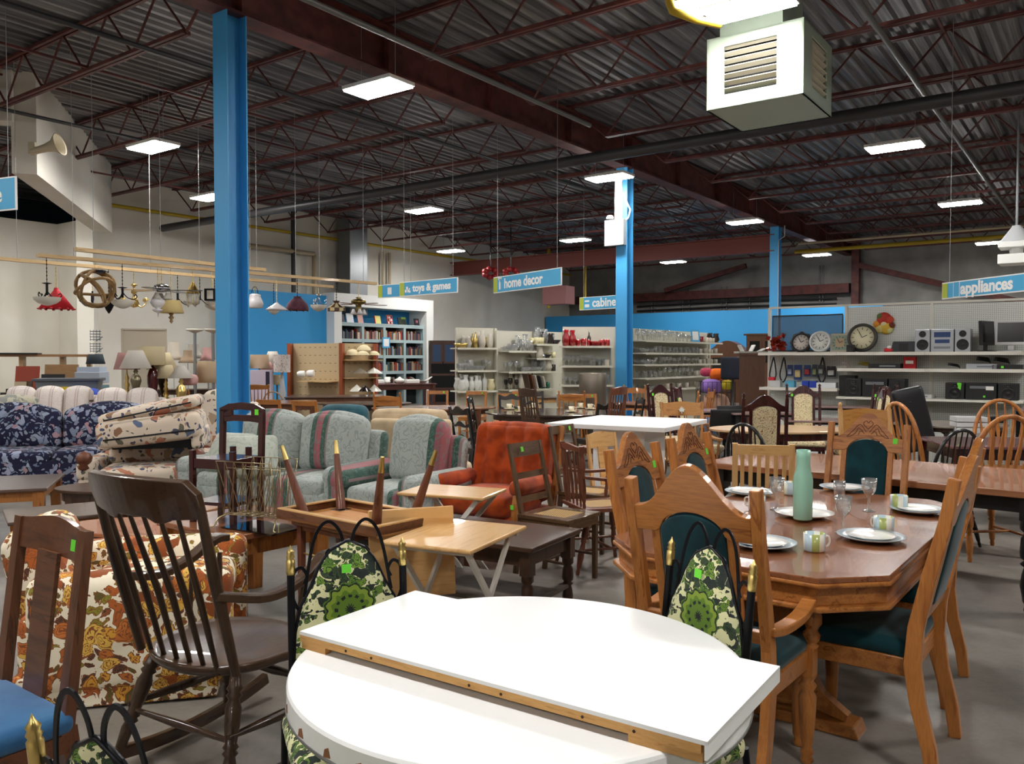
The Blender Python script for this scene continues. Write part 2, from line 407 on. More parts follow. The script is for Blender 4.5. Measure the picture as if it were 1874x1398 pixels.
# pipes and services
pipe_d = mat('dark_grey_pipe', '3c3c3e', .45, .3); pipe_y = mat('yellow_gas_pipe', 'b79a1e', .5); pipe_t = mat('tan_pipe', 'b7a78a', .6)
def pipe(label, pts, r, mtl, cat='pipe', name='pipe'):
    return tag(MB().tube(pts, r, 12).build(name, mtl), label, cat)
o = pipe('large dark round duct pipe running under the joists across the hall', [ab(11.9, 19.6, 4.84), ab(11.9, -15.9, 4.84)], .09, pipe_d)
pipe('yellow gas pipe along the top of the left cream wall', [ab(10.4, 19.85, 5.28), ab(31.9, 19.85, 5.28)], .045, pipe_y)
pipe('yellow gas pipe crossing under the roof on the far right', [ab(27.5, 8.5, 5.02), ab(27.5, -15.9, 5.02)], .06, pipe_y)
pipe('tan conduit running just above the far right yellow pipe', [ab(26.2, 8, 5.1), ab(26.2, -15.9, 5.1)], .035, pipe_t)
pipe('long thin dark sprinkler pipe left of the main girder', [ab(-6, 9.35, 5.22), ab(24, 9.35, 5.22)], .03, pipe_d)
pipe('long grey sprinkler pipe right of the main girder', [ab(-6, 6.75, 5.22), ab(11.4, 6.75, 5.22)], .035, mat('grey_pipe', '6d6d6c', .4, .4))
pipe('dark sprinkler branch pipe over the hanging lamps', [ab(-6, 13.4, 5.24), ab(24, 13.4, 5.24)], .028, pipe_d)
pipe('grey sprinkler pipe over the dining chairs at upper right', [ab(-4, 2.2, 5.24), ab(26, 2.2, 5.24)], .035, mat('grey_pipe'))
pipe('dark sprinkler pipe at the far right of the roof', [ab(2, -2.4, 5.24), ab(26, -2.4, 5.24)], .035, pipe_d)
for k, (lab, pr) in enumerate((('black standpipe on the left wall behind the lamp rails', (540, 380, 560, .07, pipe_d)), ('bent tan pipe on the left wall beside the black standpipe', (578, 440, 560, .07, pipe_t)))):
    px, y0, y1, r, mt = pr; q = (px - 937) / F_; 
    a_ = (.809 * 19.8 + q * .588 * 19.8) / (.588 - q * .809); b_ = ab(a_, 19.8)
    pts = [(b_.x, b_.y, 3.5), (b_.x, b_.y, 5.9 if k == 0 else 4.7)]
    if k: e = ab(a_ - 3.4, 19.8, 4.72); pts += [(b_.x, b_.y, 4.72), tuple(e)]
    pipe(lab, pts, r, mt)
for px, lab in ((703, 'left of two slim tan pipes above the sale signs'), (715, 'right of two slim tan pipes above the sale signs')):
    q = (px - 937) / F_; a_ = (.809 * 19.85 + q * .588 * 19.85) / (.588 - q * .809); b_ = ab(a_, 19.85); pipe(lab, [(b_.x, b_.y, 3.0), (b_.x, b_.y, 5.1)], .05, pipe_t)
q = (648 - 937) / F_; a_ = (.809 * 19.5 + q * .588 * 19.5) / (.588 - q * .809); b_ = ab(a_, 19.5)
tag(MB().box((b_.x, b_.y, 4.4), (.75, .55, 3.0), RZ_A).build('wall_duct', mat('sheet_metal', '85888b', .4, .6), bev=.01), 'grey sheet-metal duct dropping down the left wall', 'duct')
# conduits on the far wall
mc = mat('grey_pipe'); CW = ['leftmost, just right of the second blue column', 'second from the left', 'third from the left', 'fourth from the left', 'left of the middle pair', 'right of the middle pair', 'last before the farthest blue column', 'first right of the farthest blue column', 'second right of the farthest blue column']
for i, (px, z0) in enumerate(((1193, 3.0), (1199, 3.0), (1250, 3), (1262, 3), (1320, 3), (1330, 3), (1372, 3), (1500, 3), (1506, 3))):
    q = (px - 937) / F_; A_ = 31.9; b = (.588 * A_ - q * .809 * A_) / (.809 + q * .588); p = ab(A_, b)
    tag(MB().cyl((p.x, p.y, z0), (p.x, p.y, 4.4 if px < 1400 else 5), .03, n=6).build('conduit', mc), 'thin grey vertical conduit on the far wall, ' + CW[i], 'conduit', 'conduits on the far wall')
for z, zl in ((3.95, 'top one'), (3.75, 'middle one'), (3.55, 'bottom one')):
    tag(MB().tube([ab(31.85, 16.5, z), ab(31.85, 12.3, z + .05), ab(31.85, 8.3, z)], .035, 6).build('conduit', mat('black_pipe', '232325', .5)), 'thick black horizontal cable line on the far block wall, ' + zl, 'cable', 'black lines on the far wall')
# partition walls painted blue
bluew = mat('blue_wall_paint', '379ad8', .6)
structure(wallseg('wall_partition_far', ab(30, 19.9), ab(30, 6.3), 0, 3.33, bluew, .15))
structure(wallseg('wall_partition_left', ab(13.6, 19.2), ab(17.0, 19.2), 0, 3.42, bluew, .12))
structure(wallseg('wall_partition_left', ab(16.9, 19.75), ab(21.2, 19.75), 0, 3.42, bluew, .1))
# white surround of the bookcase niche
mb = MB()
for a0, a1, z0, z1 in ((16.9, 17.2, 0, 3.5), (21.0, 21.35, 0, 3.5), (17.2, 21.0, 3.12, 3.5)):
    p = ab((a0 + a1) / 2, 19.2); mb.box((p.x, p.y, (z0 + z1) / 2), (a1 - a0, .8, z1 - z0), RZ_A)
structure(mb.build('trim_2', WHITE()))
# ---------------------------------------------------------------- ceiling lamps
mlamp = mat('lit_diffuser', 'ffffff', emit=1); MATS['lit_diffuser'].node_tree.nodes['Principled BSDF'].inputs['Emission Strength'].default_value = LAMP_STRENGTH
MATS['lit_diffuser'].node_tree.nodes['Principled BSDF'].inputs['Emission Color'].default_value = (1, .975, .94, 1)
HL = 4.95
def make_lamp():
    o = thing('ceiling_lamp', 'x', 'ceiling lamp', group='hanging ceiling lamps')
    MB().box((0, 0, .035), (.84, .46, .05)).box((0, 0, .08), (.5, .2, .05)).build('housing', WHITE(), o, .006)
    MB().box((0, 0, 0), (.80, .42, .02)).build('diffuser', mlamp, o)
    for sx in (-1, 1): MB().tube([(sx * .3, 0, .09), (sx * .3, 0, 1.06)], .004, 4).build('hanger', mat('galv_wire', '999999', .5, .6), o)
    return o
lamp0 = make_lamp(); used = False
vis = [((692, 163), 'bright rectangular ceiling lamp between the near blue column and the main girder'), ((280, 270), 'ceiling lamp hanging left of the near blue column'),
       ((385, 362), 'ceiling lamp partly hidden behind the near blue column'), ((776, 386), 'ceiling lamp hanging above the toys and games sign'),
       ((825, 460), 'small far ceiling lamp just above the left end of the red cross girder'), ((1115, 326), 'ceiling lamp in front of the second blue column'),
       ((1637, 270), 'bright ceiling lamp to the right of the big vent box'), ((1757, 373), 'ceiling lamp at right, above the appliances sign'),
       ((1363, 407), 'ceiling lamp just left of the farthest blue column'), ((1053, 440), 'ceiling lamp above the home decor sign, left of the second blue column'),
       ((1232, 480), 'far ceiling lamp between the second and farthest blue columns'), ((1495, 467), 'far ceiling lamp right of the farthest blue column'),
       ((1815, 445), 'far ceiling lamp at the right edge under the yellow pipe')]
def put_lamp(p, label):
    global used
    o = dup(lamp0, p, RZ_B, label) if used else lamp0
    if not used: o.location = p; o.rotation_euler = (0, 0, RZ_B); o['label'] = label; used = True
    return o
for (px, py), lab in vis:
    put_lamp(gp(px, py, HL), lab)
put_lamp(gp(1370, 14, HL), 'nearest ceiling lamp, glowing just above the vent box'); put_lamp(gp(1316, 2, HL + .12), 'ceiling lamp cut by the top edge, beside the yellow gas elbow')
# the same lamps continue over and behind the viewpoint
OUT = [((1, -2), 'right behind the viewpoint'), ((1, 2.9), 'almost straight overhead'), ((1, 7.6), 'over the rocking chair'), ((1, 12.6), 'far to the left of the viewpoint'), ((-5.5, 2.9), 'well behind the viewpoint'), ((-5.5, 7.6), 'well behind and to the left'), ((-5.5, -2), 'well behind and to the right'),
       ((7.6, -2), 'over the right edge of the long table'), ((14.3, -2), 'past the right end of the electronics shelves'), ((7.2, 18.4), 'added over the left clutter to brighten the recess'), ((2.5, 18.6), 'added left of the bulkhead to brighten the recess'), ((7.6, -7), 'nearest of the far right row'), ((14.3, -7), 'middle of the far right row'), ((21, -7), 'farthest of the far right row')]  # two lamps on the left are added to brighten the recess wall
for (a, b), w in OUT: put_lamp(ab(a, b, HL), 'ceiling lamp outside the picture, ' + w)
# ---------------------------------------------------------------- vent box
c0 = gp(1470, 170, 4.30); vt = thing('heater_vent', 'large pale green sheet-metal vent box hanging from the roof', 'vent', tuple(c0), RZ_B)
# local: +x along B (left), +y along -A ... corner c0 is the right near corner; box spans +x and -y
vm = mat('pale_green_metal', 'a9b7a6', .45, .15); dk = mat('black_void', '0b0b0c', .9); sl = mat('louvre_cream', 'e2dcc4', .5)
Wv, Dv, Hv = 1.06, 1.06, .78
mb = MB()
def frame_panel(mb, u0, u1, hole, place):
    for (a, b, z0, z1) in ((u0, hole[0], 0, Hv), (hole[1], u1, 0, Hv), (hole[0], hole[1], 0, hole[2]), (hole[0], hole[1], hole[3], Hv)): place(mb, a, b, z0, z1)
def pf(mb, a, b, z0, z1): mb.box(((a + b) / 2, -.01, (z0 + z1) / 2), (b - a, .02, z1 - z0))
def ps(mb, a, b, z0, z1): mb.box((.01, -(a + b) / 2, (z0 + z1) / 2), (.02, b - a, z1 - z0))
# y local: rotation RZ_B maps +y to -A? check sign
YS = 1 if (Matrix.Rotation(RZ_B, 3, 'Z') @ Vector((0, 1, 0))).dot(AA) > 0 else -1
frame_panel(mb, 0, Wv, (.28, .86, .14, .66), pf); frame_panel(mb, 0, Dv, (.3, .86, .14, .66), ps)
mb.box((Wv / 2, -Dv / 2, .01), (Wv, Dv, .02)).box((Wv / 2, -Dv / 2, Hv - .01), (Wv, Dv, .02)).box((Wv - .01, -Dv / 2, Hv / 2), (.02, Dv, Hv)).box((Wv / 2, -Dv + .01, Hv / 2), (Wv, .02, Hv))
if YS > 0: mb.v = [(x, -y, z) for x, y, z in mb.v]; mb.f = [f[::-1] for f in mb.f]
mb.build('box', vm, vt)
for i in range(7):
    mb = MB(); z = .17 + i * .078
    mb.box((.57, .03 * YS, z + .02), (.6, .07, .008), R=Matrix.Rotation(radians(-24 * YS), 3, 'X')).build('louvre', sl, vt); MB().box((.03, .58 * YS, z + .02), (.07, .58, .008), R=Matrix.Rotation(radians(24), 3, 'Y')).build('louvre', sl, vt)
MB().box((.57, .55 * YS, .4), (.9, .9, .7)).build('inner_shade_block', dk, vt)  # solid black block stands in for the shade inside the box
MB().box((.62, .5 * YS, Hv + .45), (.7, .7, .9)).build('riser_duct', vm, vt)
g = gp(1225, 20, 4.9); pipe('yellow gas elbow next to the vent box', [g + Vector((0, 0, .9)), g + Vector((0, 0, .08)), g + Vector((.03, 0, 0)), g + Vector((.1, -.01, -.03)), g + Vector((.3, .14, -.03)), g + Vector((.55, .25, -.03))], .04, pipe_y)
# loudspeaker horn on the bulkhead
hp = at(72, 274, 12.7); hs = thing('horn_loudspeaker', 'beige horn loudspeaker mounted on the sloping bulkhead', 'loudspeaker', tuple(hp), 0)
R = Matrix.Rotation(radians(75), 3, 'Y') @ Matrix.Rotation(radians(0), 3, 'X'); be = mat('beige_plastic', 'bfb397', .5)
MB().lathe([(.05, -.12), (.055, 0), (.06, .1), (.09, .22), (.17, .32), (.175, .33), (.15, .32), (.07, .2), (.0, .1)], (0, 0, 0), 18, R).build('horn', be, hs)
MB().box((-.1, 0, .02), (.1, .08, .18)).build('bracket', be, hs)
# ================================================================ FURNITURE MATERIALS
OAK = wood('honey_oak', 'b6763a', '85491d', .35, 'z', contrast=1.1); OAKX = wood('honey_oak_rail', 'b6763a', '80481e', .35, 'x', .7, contrast=1.4)
OAKD = wood('oak_table_top', '8f5a3a', '6b3c22', .25, 'x', contrast=.5, coat=.4)
WAL = wood('dark_walnut', '4b3324', '2a1a12', .35, 'z'); WALX = wood('dark_walnut_rail', '4b3324', '2a1a12', .33, 'x')
BRN = wood('brown_wood', '6b4128', '472818', .4, 'z'); BRNX = wood('brown_wood_rail', '6b4128', '472818', .35, 'x', coat=.3)
ROCK = wood('rocker_brown', '44301f', '251810', .35, 'z', coat=.25); ROCKX = wood('rocker_brown_flat', '4a3422', '2a1b11', .3, 'y', coat=.35)
MAH = wood('mahogany', '3a1416', '240b0d', .25, 'z', coat=.4, contrast=.6); MAHX = wood('mahogany_flat', '5a2b2c', '3c1a1c', .25, 'x', coat=.4, contrast=.6)
REDB = wood('red_brown_wood', '6d3f2c', '4c281b', .4, 'z', contrast=.6)
BEE = wood('light_beech', 'd3a770', 'b98a52', .4, 'z', contrast=.5); BEEX = wood('light_beech_flat', 'd8ad73', 'bf8f55', .3, 'x', coat=.3, contrast=.5)
PINE = wood('pine_strip', 'd9bb8c', 'b9925f', .6, 'x', contrast=.5); ORW = wood('orange_wood_top', 'a5623a', '824626', .25, 'x', coat=.4, contrast=.4)
BLK = mat('black_lacquer', '111214', .3, coat=.3); IRON = mat('wrought_iron', '15151a', .35, .6); BRASS = mat('brass', 'dcc078', .28, 1.0)
CHROME = mat('chrome', 'b9bcc0', .2, 1.0); SHADEW = mat('white_lampshade', 'e4dccb', .8); BLKP = mat('black_plastic', '17181a', .5); SILV = mat('silver_plastic', 'a9adb4', .35, .5)
TEAL = fabric('teal_velvet', '0e3a41', '0a2b31', 200, .8, .15); BLUEC = fabric('blue_seat_cloth', '33638c', '2b5580')
ORANGE = fabric('burnt_orange_velvet', 'b04614', '87320e', 200, .8, .15); BEIGE = fabric('beige_chenille', 'c9b393', 'b9a283'); TEALS = fabric('slate_teal_cloth', '2c5762', '244a54')
CREAMF = floral('cream_rose_tapestry', 'd8caa3', ['8c5a44', '6f6c48', 'a97f62'], 22, .36, ['565a3e', '8a4a3a'], None, warp=.5)
NAVY = floral('navy_leaf_print', '23243c', ['98a0b4', '7d8698', 'a88890', '8b93ab'], 11, .46, ['6a7790', '8c95a2'], None, warp=.3, edge=.13)
WARMF = floral('orange_brown_rose_print', 'efe4cb', ['c8763a', 'd89e3e', 'b0602e', 'e0b454', '8c4a26'], 12, .52, ['8a8a34', '5b5a2e', '4a3a32'], '8a5030', warp=.2)
BEIGEF = floral('beige_floral_print', 'd6c6b3', ['b77b62', '5f6c86', '8c6a52', 'a99178'], 8, .40, ['6a6656', '4c4f66'], None, warp=.35, edge=.15)
GREENF = floral('green_black_flower_print', 'd9d7a8', ['6a8a34', '2c3430', '587a30', '3a4a33'], 27, .5, ['2a3030', '66823a', '3b5a2a'], '252b2a', warp=.10)
GREYF = floral('grey_leaf_print', 'b9b39f', ['9a998c', '8a8c86', 'c6bda9'], 6, .5, ['7c8078', 'a29a86'], None, warp=.5)
def medallion(m, cx, cz, stops):
    t = NT(m); old = t.b.inputs['Base Color'].links[0].from_socket; v = t.coord(warp=.012, wscale=60); sp = t.n('SeparateXYZ'); t.l(v, sp.inputs[0])
    cb = t.n('CombineXYZ'); t.l(sp.outputs['X'], cb.inputs[0]); t.l(sp.outputs['Z'], cb.inputs[1])
    su = t.n('VectorMath', operation='SUBTRACT'); t.l(cb.outputs[0], su.inputs[0]); su.inputs[1].default_value = (cx + .006, cz + .006, 0)
    s2 = t.n('SeparateXYZ'); t.l(su.outputs[0], s2.inputs[0]); an = t.n('Math', operation='ARCTAN2'); t.l(s2.outputs['Y'], an.inputs[0]); t.l(s2.outputs['X'], an.inputs[1])
    m14 = t.n('Math', operation='MULTIPLY'); t.l(an.outputs[0], m14.inputs[0]); m14.inputs[1].default_value = 12; co = t.n('Math', operation='COSINE'); t.l(m14.outputs[0], co.inputs[0])
    ln = t.n('VectorMath', operation='LENGTH'); t.l(su.outputs[0], ln.inputs[0])
    mu = t.n('Math', operation='MULTIPLY'); t.l(ln.outputs['Value'], mu.inputs[0]); mu.inputs[1].default_value = 7.5
    pe = t.n('Math', operation='MULTIPLY_ADD'); t.l(co.outputs[0], pe.inputs[0]); pe.inputs[1].default_value = .035; t.l(mu.outputs[0], pe.inputs[2])
    dots = t.n('Math', operation='MULTIPLY'); t.l(t.ramp(mu.outputs[0], [(0, (0,) * 3 + (1,)), (.27, (1,) * 3 + (1,)), (.34, (0,) * 3 + (1,))], True), dots.inputs[0]); t.l(t.step(co.outputs[0], .0), dots.inputs[1])
    base = t.mix(dots.outputs[0], t.ramp(pe.outputs[0], stops, True), '252b2a')
    t.col(t.mix(t.step(pe.outputs[0], .60), base, old))
medallion(GREENF, .0, .77, [(0, '252b2a'), (.09, '5d7a2c'), (.42, '7f9638'), (.53, '252b2a'), (.57, '4f6f2a')])
def striped(name, base, stripes, sc, axis='X', fl=None):
    """woven stripes across an axis, damask scrolls between"""
    m = mat(name, base, .85, sheen=.2, spec=.2); t = NT(m); v = t.coord(); sp = t.n('SeparateXYZ'); t.l(v, sp.inputs[0])
    mu = t.n('Math', operation='MULTIPLY'); t.l(sp.outputs[axis], mu.inputs[0]); mu.inputs[1].default_value = sc
    ad = t.n('Math', operation='ADD'); t.l(mu.outputs[0], ad.inputs[0]); ad.inputs[1].default_value = 50.32
    fr = t.n('Math', operation='FRACT'); t.l(ad.outputs[0], fr.inputs[0])
    st = t.ramp(fr.outputs[0], stripes, True)
    v2 = t.coord(warp=.5, wscale=6); vo = t.n('TexVoronoi'); vo.inputs['Scale'].default_value = 9; vo.feature = 'SMOOTH_F1'; t.l(v2, vo.inputs[0])
    si = t.n('Math', operation='SINE'); m2 = t.n('Math', operation='MULTIPLY'); t.l(vo.outputs['Distance'], m2.inputs[0]); m2.inputs[1].default_value = 26; t.l(m2.outputs[0], si.inputs[0])
    t.col(t.mix(t.mix(t.step(si.outputs[0], .1), (lambda: st)(), fl or base), st, st) if not fl else t.mix(t.ramp(si.outputs[0], [(.3, (0, 0, 0, 1)), (.75, (.75,) * 3 + (1,))]), st, t.mix(.65, st, fl)))
    return m
DAMASK = striped('green_pink_stripe_damask', 'a9ada6', [(0, 'a4aaa5'), (.60, '3f5a50'), (.68, '8f5a60'), (.74, 'a05a60'), (.80, '3f5a50'), (.88, '8d7474'), (.91, 'a4aaa5')], 1.55, 'X', '6c7f78')
WSTRIPE = striped('pale_pink_stripe', 'dcd2cb', [(0, 'ded5ce'), (.5, 'c5b4ae'), (.6, 'd8cdc6'), (.7, 'b9a9a4'), (.78, 'ded5ce')], 5.0, 'X', 'cfc2bb')
mc_ = mat('woven_cane', 'c4a06a', .7); t = NT(mc_); v = t.coord((90, 90, 90)); ck = t.n('TexChecker'); ck.inputs['Scale'].default_value = 1.0; ck.inputs['Color1'].default_value = srgb('caa76f'); ck.inputs['Color2'].default_value = srgb('8e6c3f'); t.l(v, ck.inputs[0]); t.col(ck.outputs[0]); CANE = mc_
GLASS = mat('clear_glass', 'ffffff', .05)
def thin_glass(m, tint=(.97, .98, .98, 1)):
    t = m.node_tree; out = [n for n in t.nodes if n.type == 'OUTPUT_MATERIAL'][0]
    tr = t.nodes.new('ShaderNodeBsdfTransparent'); tr.inputs[0].default_value = tint; gl = t.nodes.new('ShaderNodeBsdfGlossy'); gl.inputs['Roughness'].default_value = .06
    lw = t.nodes.new('ShaderNodeLayerWeight'); lw.inputs[0].default_value = .5; mx = t.nodes.new('ShaderNodeMixShader')
    t.links.new(lw.outputs['Facing'], mx.inputs[0]); t.links.new(tr.outputs[0], mx.inputs[1]); t.links.new(gl.outputs[0], mx.inputs[2]); df = t.nodes.new('ShaderNodeBsdfDiffuse'); df.inputs[0].default_value = (.9, .92, .92, 1); m2 = t.nodes.new('ShaderNodeMixShader'); m2.inputs[0].default_value = .12
    t.links.new(mx.outputs[0], m2.inputs[1]); t.links.new(df.outputs[0], m2.inputs[2]); t.links.new(m2.outputs[0], out.inputs[0])
thin_glass(GLASS)
CER = mat('white_ceramic', 'f0efea', .2, coat=.3); GREYC = mat('pale_blue_grey_ceramic', 'b3bfc6', .25, coat=.3)
# ================================================================ LEGS AND BACKS
TURN = [(0, .5), (.05, .62), (.1, .5), (.14, .72), (.2, .78), (.3, .95), (.42, .8), (.5, .62), (.53, .95), (.57, .62), (.6, .95), (.66, 1.0), (.8, .92), (.86, .62), (.9, 1.0), (1, 1.0)]
def turned(mb, p, q, r, n=10, prof=TURN): return mb.turn(p, q, [(t, k * r) for t, k in prof], n)
def arcpts(w, z0, z1, n=14, p=1.0, y=0):
    """arch from (-w/2, z0) over the top z1 to (w/2, z0)"""
    return [(-w / 2 * cos(pi * i / n), y, z0 + (z1 - z0) * sin(pi * i / n) ** p) for i in range(n + 1)]
def pad(w, h, th, arch, M, mtl, parent, name='back_pad', bulge=.02, r=.02):
    mb = MB(M)
    def fn(q):
        zt = h / 2 - arch * (1 - math.sqrt(max(0, 1 - min(1, abs(q.x) / (w / 2)) ** 2))); return (q.x, q.y, -h / 2 + (q.z + h / 2) * (zt + h / 2) / h)
    return mb.soft((0, 0, 0), (w, th, h), r, (0, bulge, 0), fn=fn if arch else None, m=8).build(name, mtl, parent)
def plank_yz(mb, pts, w, x0, x1):
    """bent board: centre line in the y-z plane, width w, from x0 to x1"""
    top = []; bot = []; n = len(pts); ws = w if isinstance(w, (list, tuple)) else [w] * n
    for i, p in enumerate(pts):
        a = pts[max(0, i - 1)]; b = pts[min(n - 1, i + 1)]; dx, dz = b[0] - a[0], b[1] - a[1]; l = hypot(dx, dz); nx, nz = -dz / l, dx / l
        top.append((p[0] + nx * ws[i] / 2, p[1] + nz * ws[i] / 2)); bot.append((p[0] - nx * ws[i] / 2, p[1] - nz * ws[i] / 2))
    return mb.strip(top, bot, x0, x1, 'x')
def bez(pts, n=10):
    """Catmull-Rom through points"""
    P = [Vector(p) for p in pts]; P = [P[0] * 2 - P[1]] + P + [P[-1] * 2 - P[-2]]; out = []
    for i in range(1, len(P) - 2):
        for k in range(n):
            t = k / n; a, b, c, d = P[i - 1:i + 3]
            out.append(.5 * ((2 * b) + (c - a) * t + (2 * a - 5 * b + 4 * c - d) * t * t + (3 * b - a - 3 * c + d) * t ** 3))
    return out + [P[-2]]
def simple_chair(name, label, w=.44, d=.42, sh=.45, H=.95, fm=None, sm=None, back='ladder', legs='square', seat='wood', arms=False, tilt=10, n=3, group=None, fx=None, lw=.035, top=.09, stretch=True, tagc=True, cat='chair', tagx=.12):
    """wooden side chair facing -Y; stiles and rear legs are one bent post"""
    o = thing(name, label, cat, group=group); fx = fx or fm; tl = radians(tilt); hb = H - sh
    M = TR((0, d / 2 - .02, sh), rx=-tl)
    # legs
    for sx in (-1, 1):
        x = sx * (w / 2 - lw / 2 - .01)
        mb = MB()
        if legs == 'turned': turned(mb, (x * 1.12, -d / 2 + .0, 0), (x * .86, -d / 2 + .06, sh - .02), lw * .6)
        else: mb.beam((x, -d / 2 + .03, 0), (x, -d / 2 + .03, sh - .02), lw * .8, lw * .8, w2=lw, h2=lw)
        mb.build('leg', fm, o)
        mb = MB()
        if legs == 'turned': turned(mb, (x * 1.12, d / 2 + .05, 0), (x * .86, d / 2 - .06, sh - .02), lw * .6)
        else: mb.beam((x, d / 2 + .04, 0), (x, d / 2 - .02, sh), lw * .8, lw * .8, w2=lw, h2=lw)
        mb.build('leg', fm, o)
    # seat
    if legs != 'turned':
        mb = MB()
        for sg in (-1, 1): mb.box((sg * (w / 2 - .02), 0, sh - .045), (.022, d - .04, .055)); mb.box((0, sg * (d / 2 - .02), sh - .045), (w - .05, .022, .055))
        mb.build('apron', fx, o)
    if seat == 'wood':
        if legs == 'turned': MB().lathe([(.0, sh - .035), (w * .44, sh - .035), (w * .52, sh - .02), (w * .53, sh - .005), (w * .50, sh), (w * .25, sh - .012), (0, sh - .015)], n=24, sx=1, sy=d / w).build('seat', fx, o)
        else: MB().box((0, 0, sh - .01), (w, d, .022)).build('seat', fx, o, .005)
    elif seat == 'cane':
        mb = MB()
        for sg in (-1, 1): mb.box((sg * (w / 2 - .04), 0, sh - .005), (.08, d, .03)); mb.box((0, sg * (d / 2 - .04), sh - .005), (w - .16, .08, .03))
        mb.build('seat_frame', fx, o, .005); MB().box((0, 0, sh - .004), (w - .15, d - .15, .02)).build('cane_seat', CANE, o)
    else:
        MB().soft((0, 0, sh + .015), (w, d, .07), .03, (0, 0, .02)).build('seat', sm, o)
    if stretch:
        mb = MB(); x = w / 2 - .03
        for sg in (-1, 1): mb.cyl((sg * x, -d / 2 + .03, .17), (sg * x, d / 2 + .03, .17), .010, n=8)
        mb.cyl((-x, 0.0, .17), (x, 0.0, .17), .011, n=8); mb.build('stretcher', fm, o)
    xs = w / 2 - lw / 2 - .01
    if back != 'bow':
        for sx in (-1, 1):
            mb = MB(M)
            if legs == 'turned' and back in ('spindle', 'captain'): turned(mb, (sx * xs * .9, 0, 0), (sx * xs * 1.02, 0, hb), lw * .5)
            else: mb.beam((sx * xs, 0, -.02), (sx * xs, .0, hb), lw, lw * .7, w2=lw * .9, h2=lw * .55)
            if back == 'finial': mb.lathe([(.008, hb - .01), (.018, hb + .005), (.010, hb + .02), (.020, hb + .035), (.012, hb + .055), (0, hb + .062)], (sx * xs, 0, 0), 10)
            mb.build('stile', fm, o)
    def rail(z, h, curve=.0, crest=0, th=.02, name='back_rail', bend=.02, both=False):
        mb = MB(M); N = 12; ww = w / 2 - lw * .8 if crest != 9 else w / 2
        top_ = []; bot_ = []; vs = []
        for i in range(N + 1):
            u = -1 + 2 * i / N; x = u * ww; zz = crest * (cos(u * pi) * .5 + .5) if crest and crest != 9 else 0
            if both: zz = crest * (.6 * cos(u * pi * 2) + .4 * cos(u * pi))
            y = bend * (1 - u * u)
            vs += [(x, y - th / 2, z - h / 2 + (zz * .3 if both else 0)), (x, y + th / 2, z - h / 2 + (zz * .3 if both else 0)), (x, y + th / 2, z + h / 2 + zz), (x, y - th / 2, z + h / 2 + zz)]
        fs = []
        for i in range(N):
            q = i * 4; fs += [(q + k, q + 4 + k, q + 4 + (k + 1) % 4, q + (k + 1) % 4) for k in range(4)]
        fs += [(0, 1, 2, 3), tuple(range(N * 4 + 3, N * 4 - 1, -1))]
        mb.add(vs, fs); return mb.build(name, fx, o)
    if back == 'ladder':
        rail(hb - top / 2, top, crest=.0)
        for k in range(n - 1): rail((k + .6) * hb / n, .045)
    elif back == 'fancy':
        rail(hb - .045, .07, crest=.03, both=True)
        for k in range(n - 1): rail((k + .7) * hb / n, .04, crest=.03, both=True)
    elif back in ('spindle', 'captain', 'slat', 'finial', 'tallspindle'):
        rail(hb - top / 2 - .01, top, crest=.02 if back != 'slat' else 0, bend=.03 if back != 'slat' else .0)
        lows = {'finial': .12, 'tallspindle': .12, 'slat': .08}.get(back, 0)
        if lows: rail(lows, .04, bend=.0)
        if back == 'tallspindle': rail(hb * .5, .04, bend=0)
        for k in range(n):
            x = (-1 + 2 * (k + .5) / n) * (w / 2 - lw - .01); mb = MB(M)
            if back == 'slat': mb.box((x, 0, (lows + hb - top) / 2), (.028, .012, hb - top - lows))
            else: mb.tube([(x * .85, 0, lows), (x * .9, .0, lows + (hb - lows) * .35), (x, .01, hb - top)], [.007, .012, .007], 7)
            mb.build('spindle' if back != 'slat' else 'slat', fm, o)
    elif back == 'splat':
        rail(hb - top / 2, top, crest=.02)
        sp = MB(M).box((0, 0, (hb - top) / 2 + .01), (.13, .014, hb - top)).build('splat', fx, o)
    elif back == 'bow':
        MB(M).tube([(p[0], p[1], p[2]) for p in arcpts(w * .98, 0, hb, 18, .62)], lw * .42, 10).build('bow', fm, o)
        for k in range(n):
            u = -1 + 2 * (k + .5) / n; x = u * w * .42; zt = hb * (1 - abs(x / (w * .49)) ** 3.2) ** .5 - .01; mb = MB(M)
            if top > .1:   # arrow-shaped spindle
                mb.strip([(x * .7 - .006, 0), (x * .8 - .007, zt * .35), (x * .9 - .019, zt * .55), (x * .95 - .016, zt * .62), (x - .006, zt * .85), (x - .006, zt)], [(x * .7 + .006, 0), (x * .8 + .007, zt * .35), (x * .9 + .019, zt * .55), (x * .95 + .016, zt * .62), (x + .006, zt * .85), (x + .006, zt)], -.006, .006)
            else: mb.cyl((x * .75, 0, 0), (x, 0, zt), .007, n=6)
            mb.build('spindle', fm, o)
    if arms:
        for sx in (-1, 1):
            x = sx * (w / 2 + .01); mb = MB()
            mb.ribbon(bez([(x * .97, d / 2 - .0, sh + .24), (x * 1.08, 0, sh + .215), (x * 1.08, -d / 2 + .02, sh + .22)], 5), .05, .022); mb.build('arm', fx, o, .004)
            mb = MB(); turned(mb, (x, -d / 2 + .08, sh - .01), (x * 1.06, -d / 2 + .05, sh + .21), .016); mb.build('arm_post', fm, o)
    if tagc: ptag(o, tuple(M @ Vector((w * tagx / .44, -.012 if back != 'bow' else -.016, hb - top / 2))), (-tl, 0, 0))
    return o
